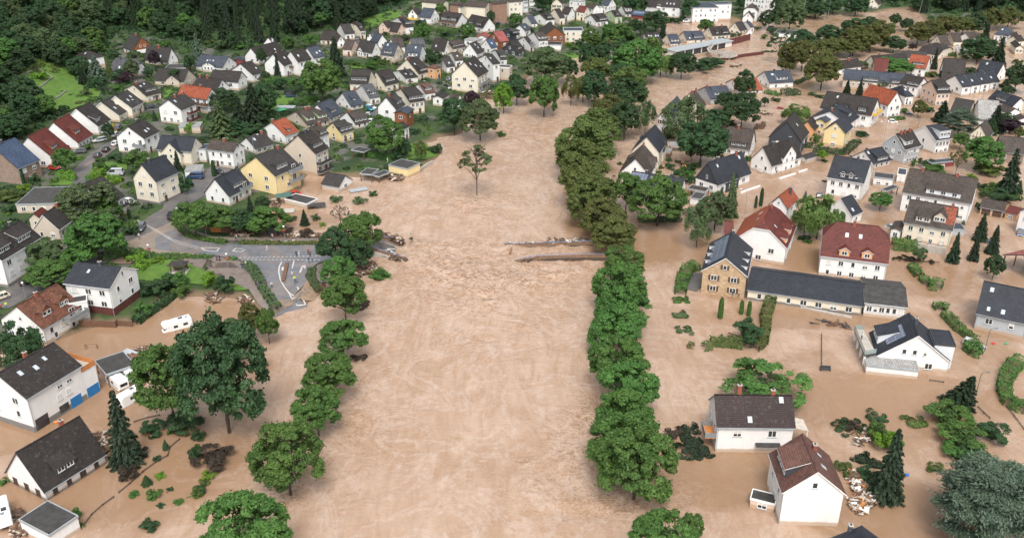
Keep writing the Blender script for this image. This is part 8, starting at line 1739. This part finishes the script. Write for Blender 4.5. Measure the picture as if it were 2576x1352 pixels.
on_wall((740,945, 850,880), -.3, 2.1, 'blue_door', 'garage_door'); on_wall((905,840, 1030,770), -.3, 2.1, 'blue_door', 'garage_door'); on_wall((620,1000, 720,945), .5, 2.0, 'glass', 'workshop_window')
for z, q in ((3.2, (575,875,632,850)), (3.2, (670,820,730,795)), (5.5, (530,745,590,720)), (5.5, (632,690,690,665))):
    a = Minv @ atz(*px(18, q[0], q[1]), z+.6); b_ = Minv @ atz(*px(18, q[2], q[3]), z+.6); add_window(root, (a.x+b_.x)/2, sg*wy, z, math.atan2(sg, 0)+math.pi/2, 1.2, 1.3, 'H' if z < 4 else 'h')
# glass railed terrace of the modern white house
hr = [h for h in HOUSES if h[1].startswith('modern white house with solar')][0]; S = hr[2]; root = hr[0]
P = [atz(*px(23, x, y), 3.1) for x, y in ((305,180),(400,190),(525,420),(410,440))]; M = (Matrix.Translation((S['C'].x, S['C'].y, S['gz'])) @ Matrix.Rotation(S['rz'], 4, 'Z')).inverted(); Q = [M @ p for p in P]
mb = MB(); slab(mb, Q[3], Q[2], Q[1], Q[0], .35); mb.build('terrace', ['concrete', 'trim_dark'], root)
mb = MB()
for a, b_ in ((Q[1], Q[0]), (Q[0], Q[3]), (Q[3], Q[2])): mb.bar(a+Vector((0,0,.55)), b_+Vector((0,0,.55)), .04, 1.0)
mb.build('glass_railing', 'clear_glass', root)
for t_ in (.05, .35, .65, .95):
    p = Q[0].lerp(Q[3], t_)+(Q[1]-Q[0])*.12; MB().box(p.x-.2, p.x+.2, p.y-.2, p.y+.2, -1, 2.75).build('pillar', 'wall_w', root)
# brown tiled white house: balcony and glass lean to
hr = [h for h in HOUSES if 'brown tiled roof and tall brick' in h[1]][0]; S = hr[2]; root = hr[0]; sg = S['sgn']; wx = S['wx']; wy = S['wy']
mb = MB().box(-wx-2.0, -wx, sg*wy*.05 if sg > 0 else sg*wy*.95, sg*wy*.95 if sg > 0 else sg*wy*.05, 2.7, 2.9); mb.build('balcony', 'wood_orange', root)
ya, yb = sorted((sg*wy*.05, sg*wy*.95)); mb = MB(); mb.bar((-wx-2, ya, 3.4), (-wx-2, yb, 3.4), .06, 1.0); mb.bar((-wx-2, ya, 3.4), (-wx, ya, 3.4), .06, 1.0); mb.bar((-wx-2, yb, 3.4), (-wx, yb, 3.4), .06, 1.0); mb.build('balcony_railing', 'metal_grey', root)
mb = MB(); z1 = S['e']-.3; mb.poly([(wx, ya, z1), (wx+2.8, ya, z1-.7), (wx+2.8, yb, z1-.7), (wx, yb, z1)]); mb.poly([(wx, yb, z1-.1), (wx+2.8, yb, z1-.8), (wx+2.8, ya, z1-.8), (wx, ya, z1-.1)]); mb.build('lean_to_roof', 'debris_white', root); MB().box(wx+2.6, wx+2.72, sg*wy*.9-.06, sg*wy*.9+.06, -1, z1-.75).build('post', 'trim_white', root)
mb = MB().box(.3, 4.6, *sorted((sg*(wy), sg*(wy+1.1))), 1.9, 2.1); mb.build('porch_roof', 'roofing_felt', root)
# half timbering
hr = [h for h in HOUSES if 'half timbered' in h[1]][0]; S = hr[2]; mb = MB(); wx, wy, e = S['wx'], S['wy'], S['e']
for z in (.3, 1.6, 2.9, e-.1): mb.box(-wx-.06, -wx-.01, -wy, wy, z-.09, z+.09)
for k in range(6): y = -wy+.1+k*(2*wy-.2)/5; mb.box(-wx-.055, -wx-.012, y-.09, y+.09, 0, e+(.6 if 0 < k < 5 else 0)+(1.2 if k in (2, 3) else 0))
mb.build('timber_frame', 'trim_brown', hr[0])
# orange replacement tiles on the storm damaged cream house
hr = [h for h in HOUSES if 'patched in new orange' in h[1]][0]; S = hr[2]; w2, L2, e, rise, sg = S['w']/2, S['L']/2, S['e'], S['rise'], S['sgn']; mb = MB()
r_ = random.Random(4); nx_, ny_ = 16, 12
for i in range(nx_):
    for j in range(ny_):
        if (i+j*.35 < 3.5) or r_.random() < .12+(.25 if i < 5 else 0): continue
        x0 = -L2*.98+(nx_-1-i)*(L2*.56/nx_); f0_ = .22+j*.72/ny_; f1_ = f0_+.72/ny_; x0b = x0+L2*.56/nx_
        q = [(x0, sg*w2*(1-f0_), e+rise*f0_+.05), (x0b, sg*w2*(1-f0_), e+rise*f0_+.05), (x0b, sg*w2*(1-f1_), e+rise*f1_+.05), (x0, sg*w2*(1-f1_), e+rise*f1_+.05)]
        mb.poly(q if sg < 0 else q[::-1], 0, [(p[0], abs(p[1])*1.3) for p in q])
mb.build('replacement_tiles', 'roof_r', hr[0])
P = T(14, 1000, 290)
for t, x, y, c, lab in ((17,1580,1285,'paint_red','small red object floating right of the street lamp'),(17,1700,1290,'green_plastic','small light green object floating at the right'),(25,830,730,'tarp_blue','blue barrel floating beside the tall spruce'),(14,1040,385,'tarp_blue','blue sheet caught in the muddy low hedge'),(18,560,1120,'orange_panel','orange ball floating by the open garage')):
    P = T(t, x, y); tag(MB().ball((0,0,.1), .45, .3, .25).build('floating_object' if 'floating' in lab else 'plastic_sheet', c, None, (P.x, P.y, max(P.z, 0)+.05)), lab, 'float' if 'floating' in lab else 'sheet')

A = atz(*px(18, 1160, 440), .6); B_ = atz(*px(18, 1270, 370), 1.4); C_ = atz(*px(18, 1400, 420), .9); D_ = atz(*px(18, 1290, 480), .3); mb = MB(); slab(mb, A, D_, C_, B_, .15); o = mb.build('collapsed_roof', ['zinc', 'wood_brown']); tag(o, 'collapsed blue grey sheet roof behind the caravan carport', 'roof')
P = atz(*px(18, 915, 385), 0); mb = MB()
for a, b_ in (((-1.2,0,-.3),(-1.2,0,1.2)),((1.2,0,-.3),(1.2,0,1.2)),((-1.2,0,1.2),(1.2,0,1.2)),((-1.2,0,1.2),(-1.0,1,.0)),((1.2,0,1.2),(1.0,1,.0))): mb.bar(a, b_, .08, .08)
o = mb.build('goal_frame', 'wood_brown', None, tuple(P), .1); tag(o, 'small goal frame standing in brown water', 'goal')
o = MB().box(-2.6, 2.6, -1.6, 1.6, 0, .15).build('drifting_sheet', 'concrete', None, tuple(atz(*px(14, 1100, 55), .15)), .15); tag(o, 'pale concrete slab awash below the beige garage', 'panel')
o = MB().box(-2.6, 2.6, -1.4, 1.4, 0, .12).build('drifting_sheet', 'roofing_felt', None, tuple(atz(*px(8, 1410, 1195), 1.0)), .25); tag(o, 'brown lean to roof right of the beige garage', 'panel')
o = MB().box(-2.8, 2.8, -1.3, 1.3, 0, .12).build('drifting_sheet', 'zinc', None, tuple(atz(*px(8, 1830, 1045), .2)), .5); tag(o, 'grey sheet drifting beside the white outbuilding', 'panel')
o = MB().box(-2.3, 2.3, -1.7, 1.7, 0, .12).build('terrace_canopy', 'brass_yellow', None, tuple(atz(*px(8, 1080, 1100), 2.4)), .35); o.data.materials[0] = MATS['lamp_green']; tag(o, 'striped green canopy below the yellow apartment house', 'canopy')
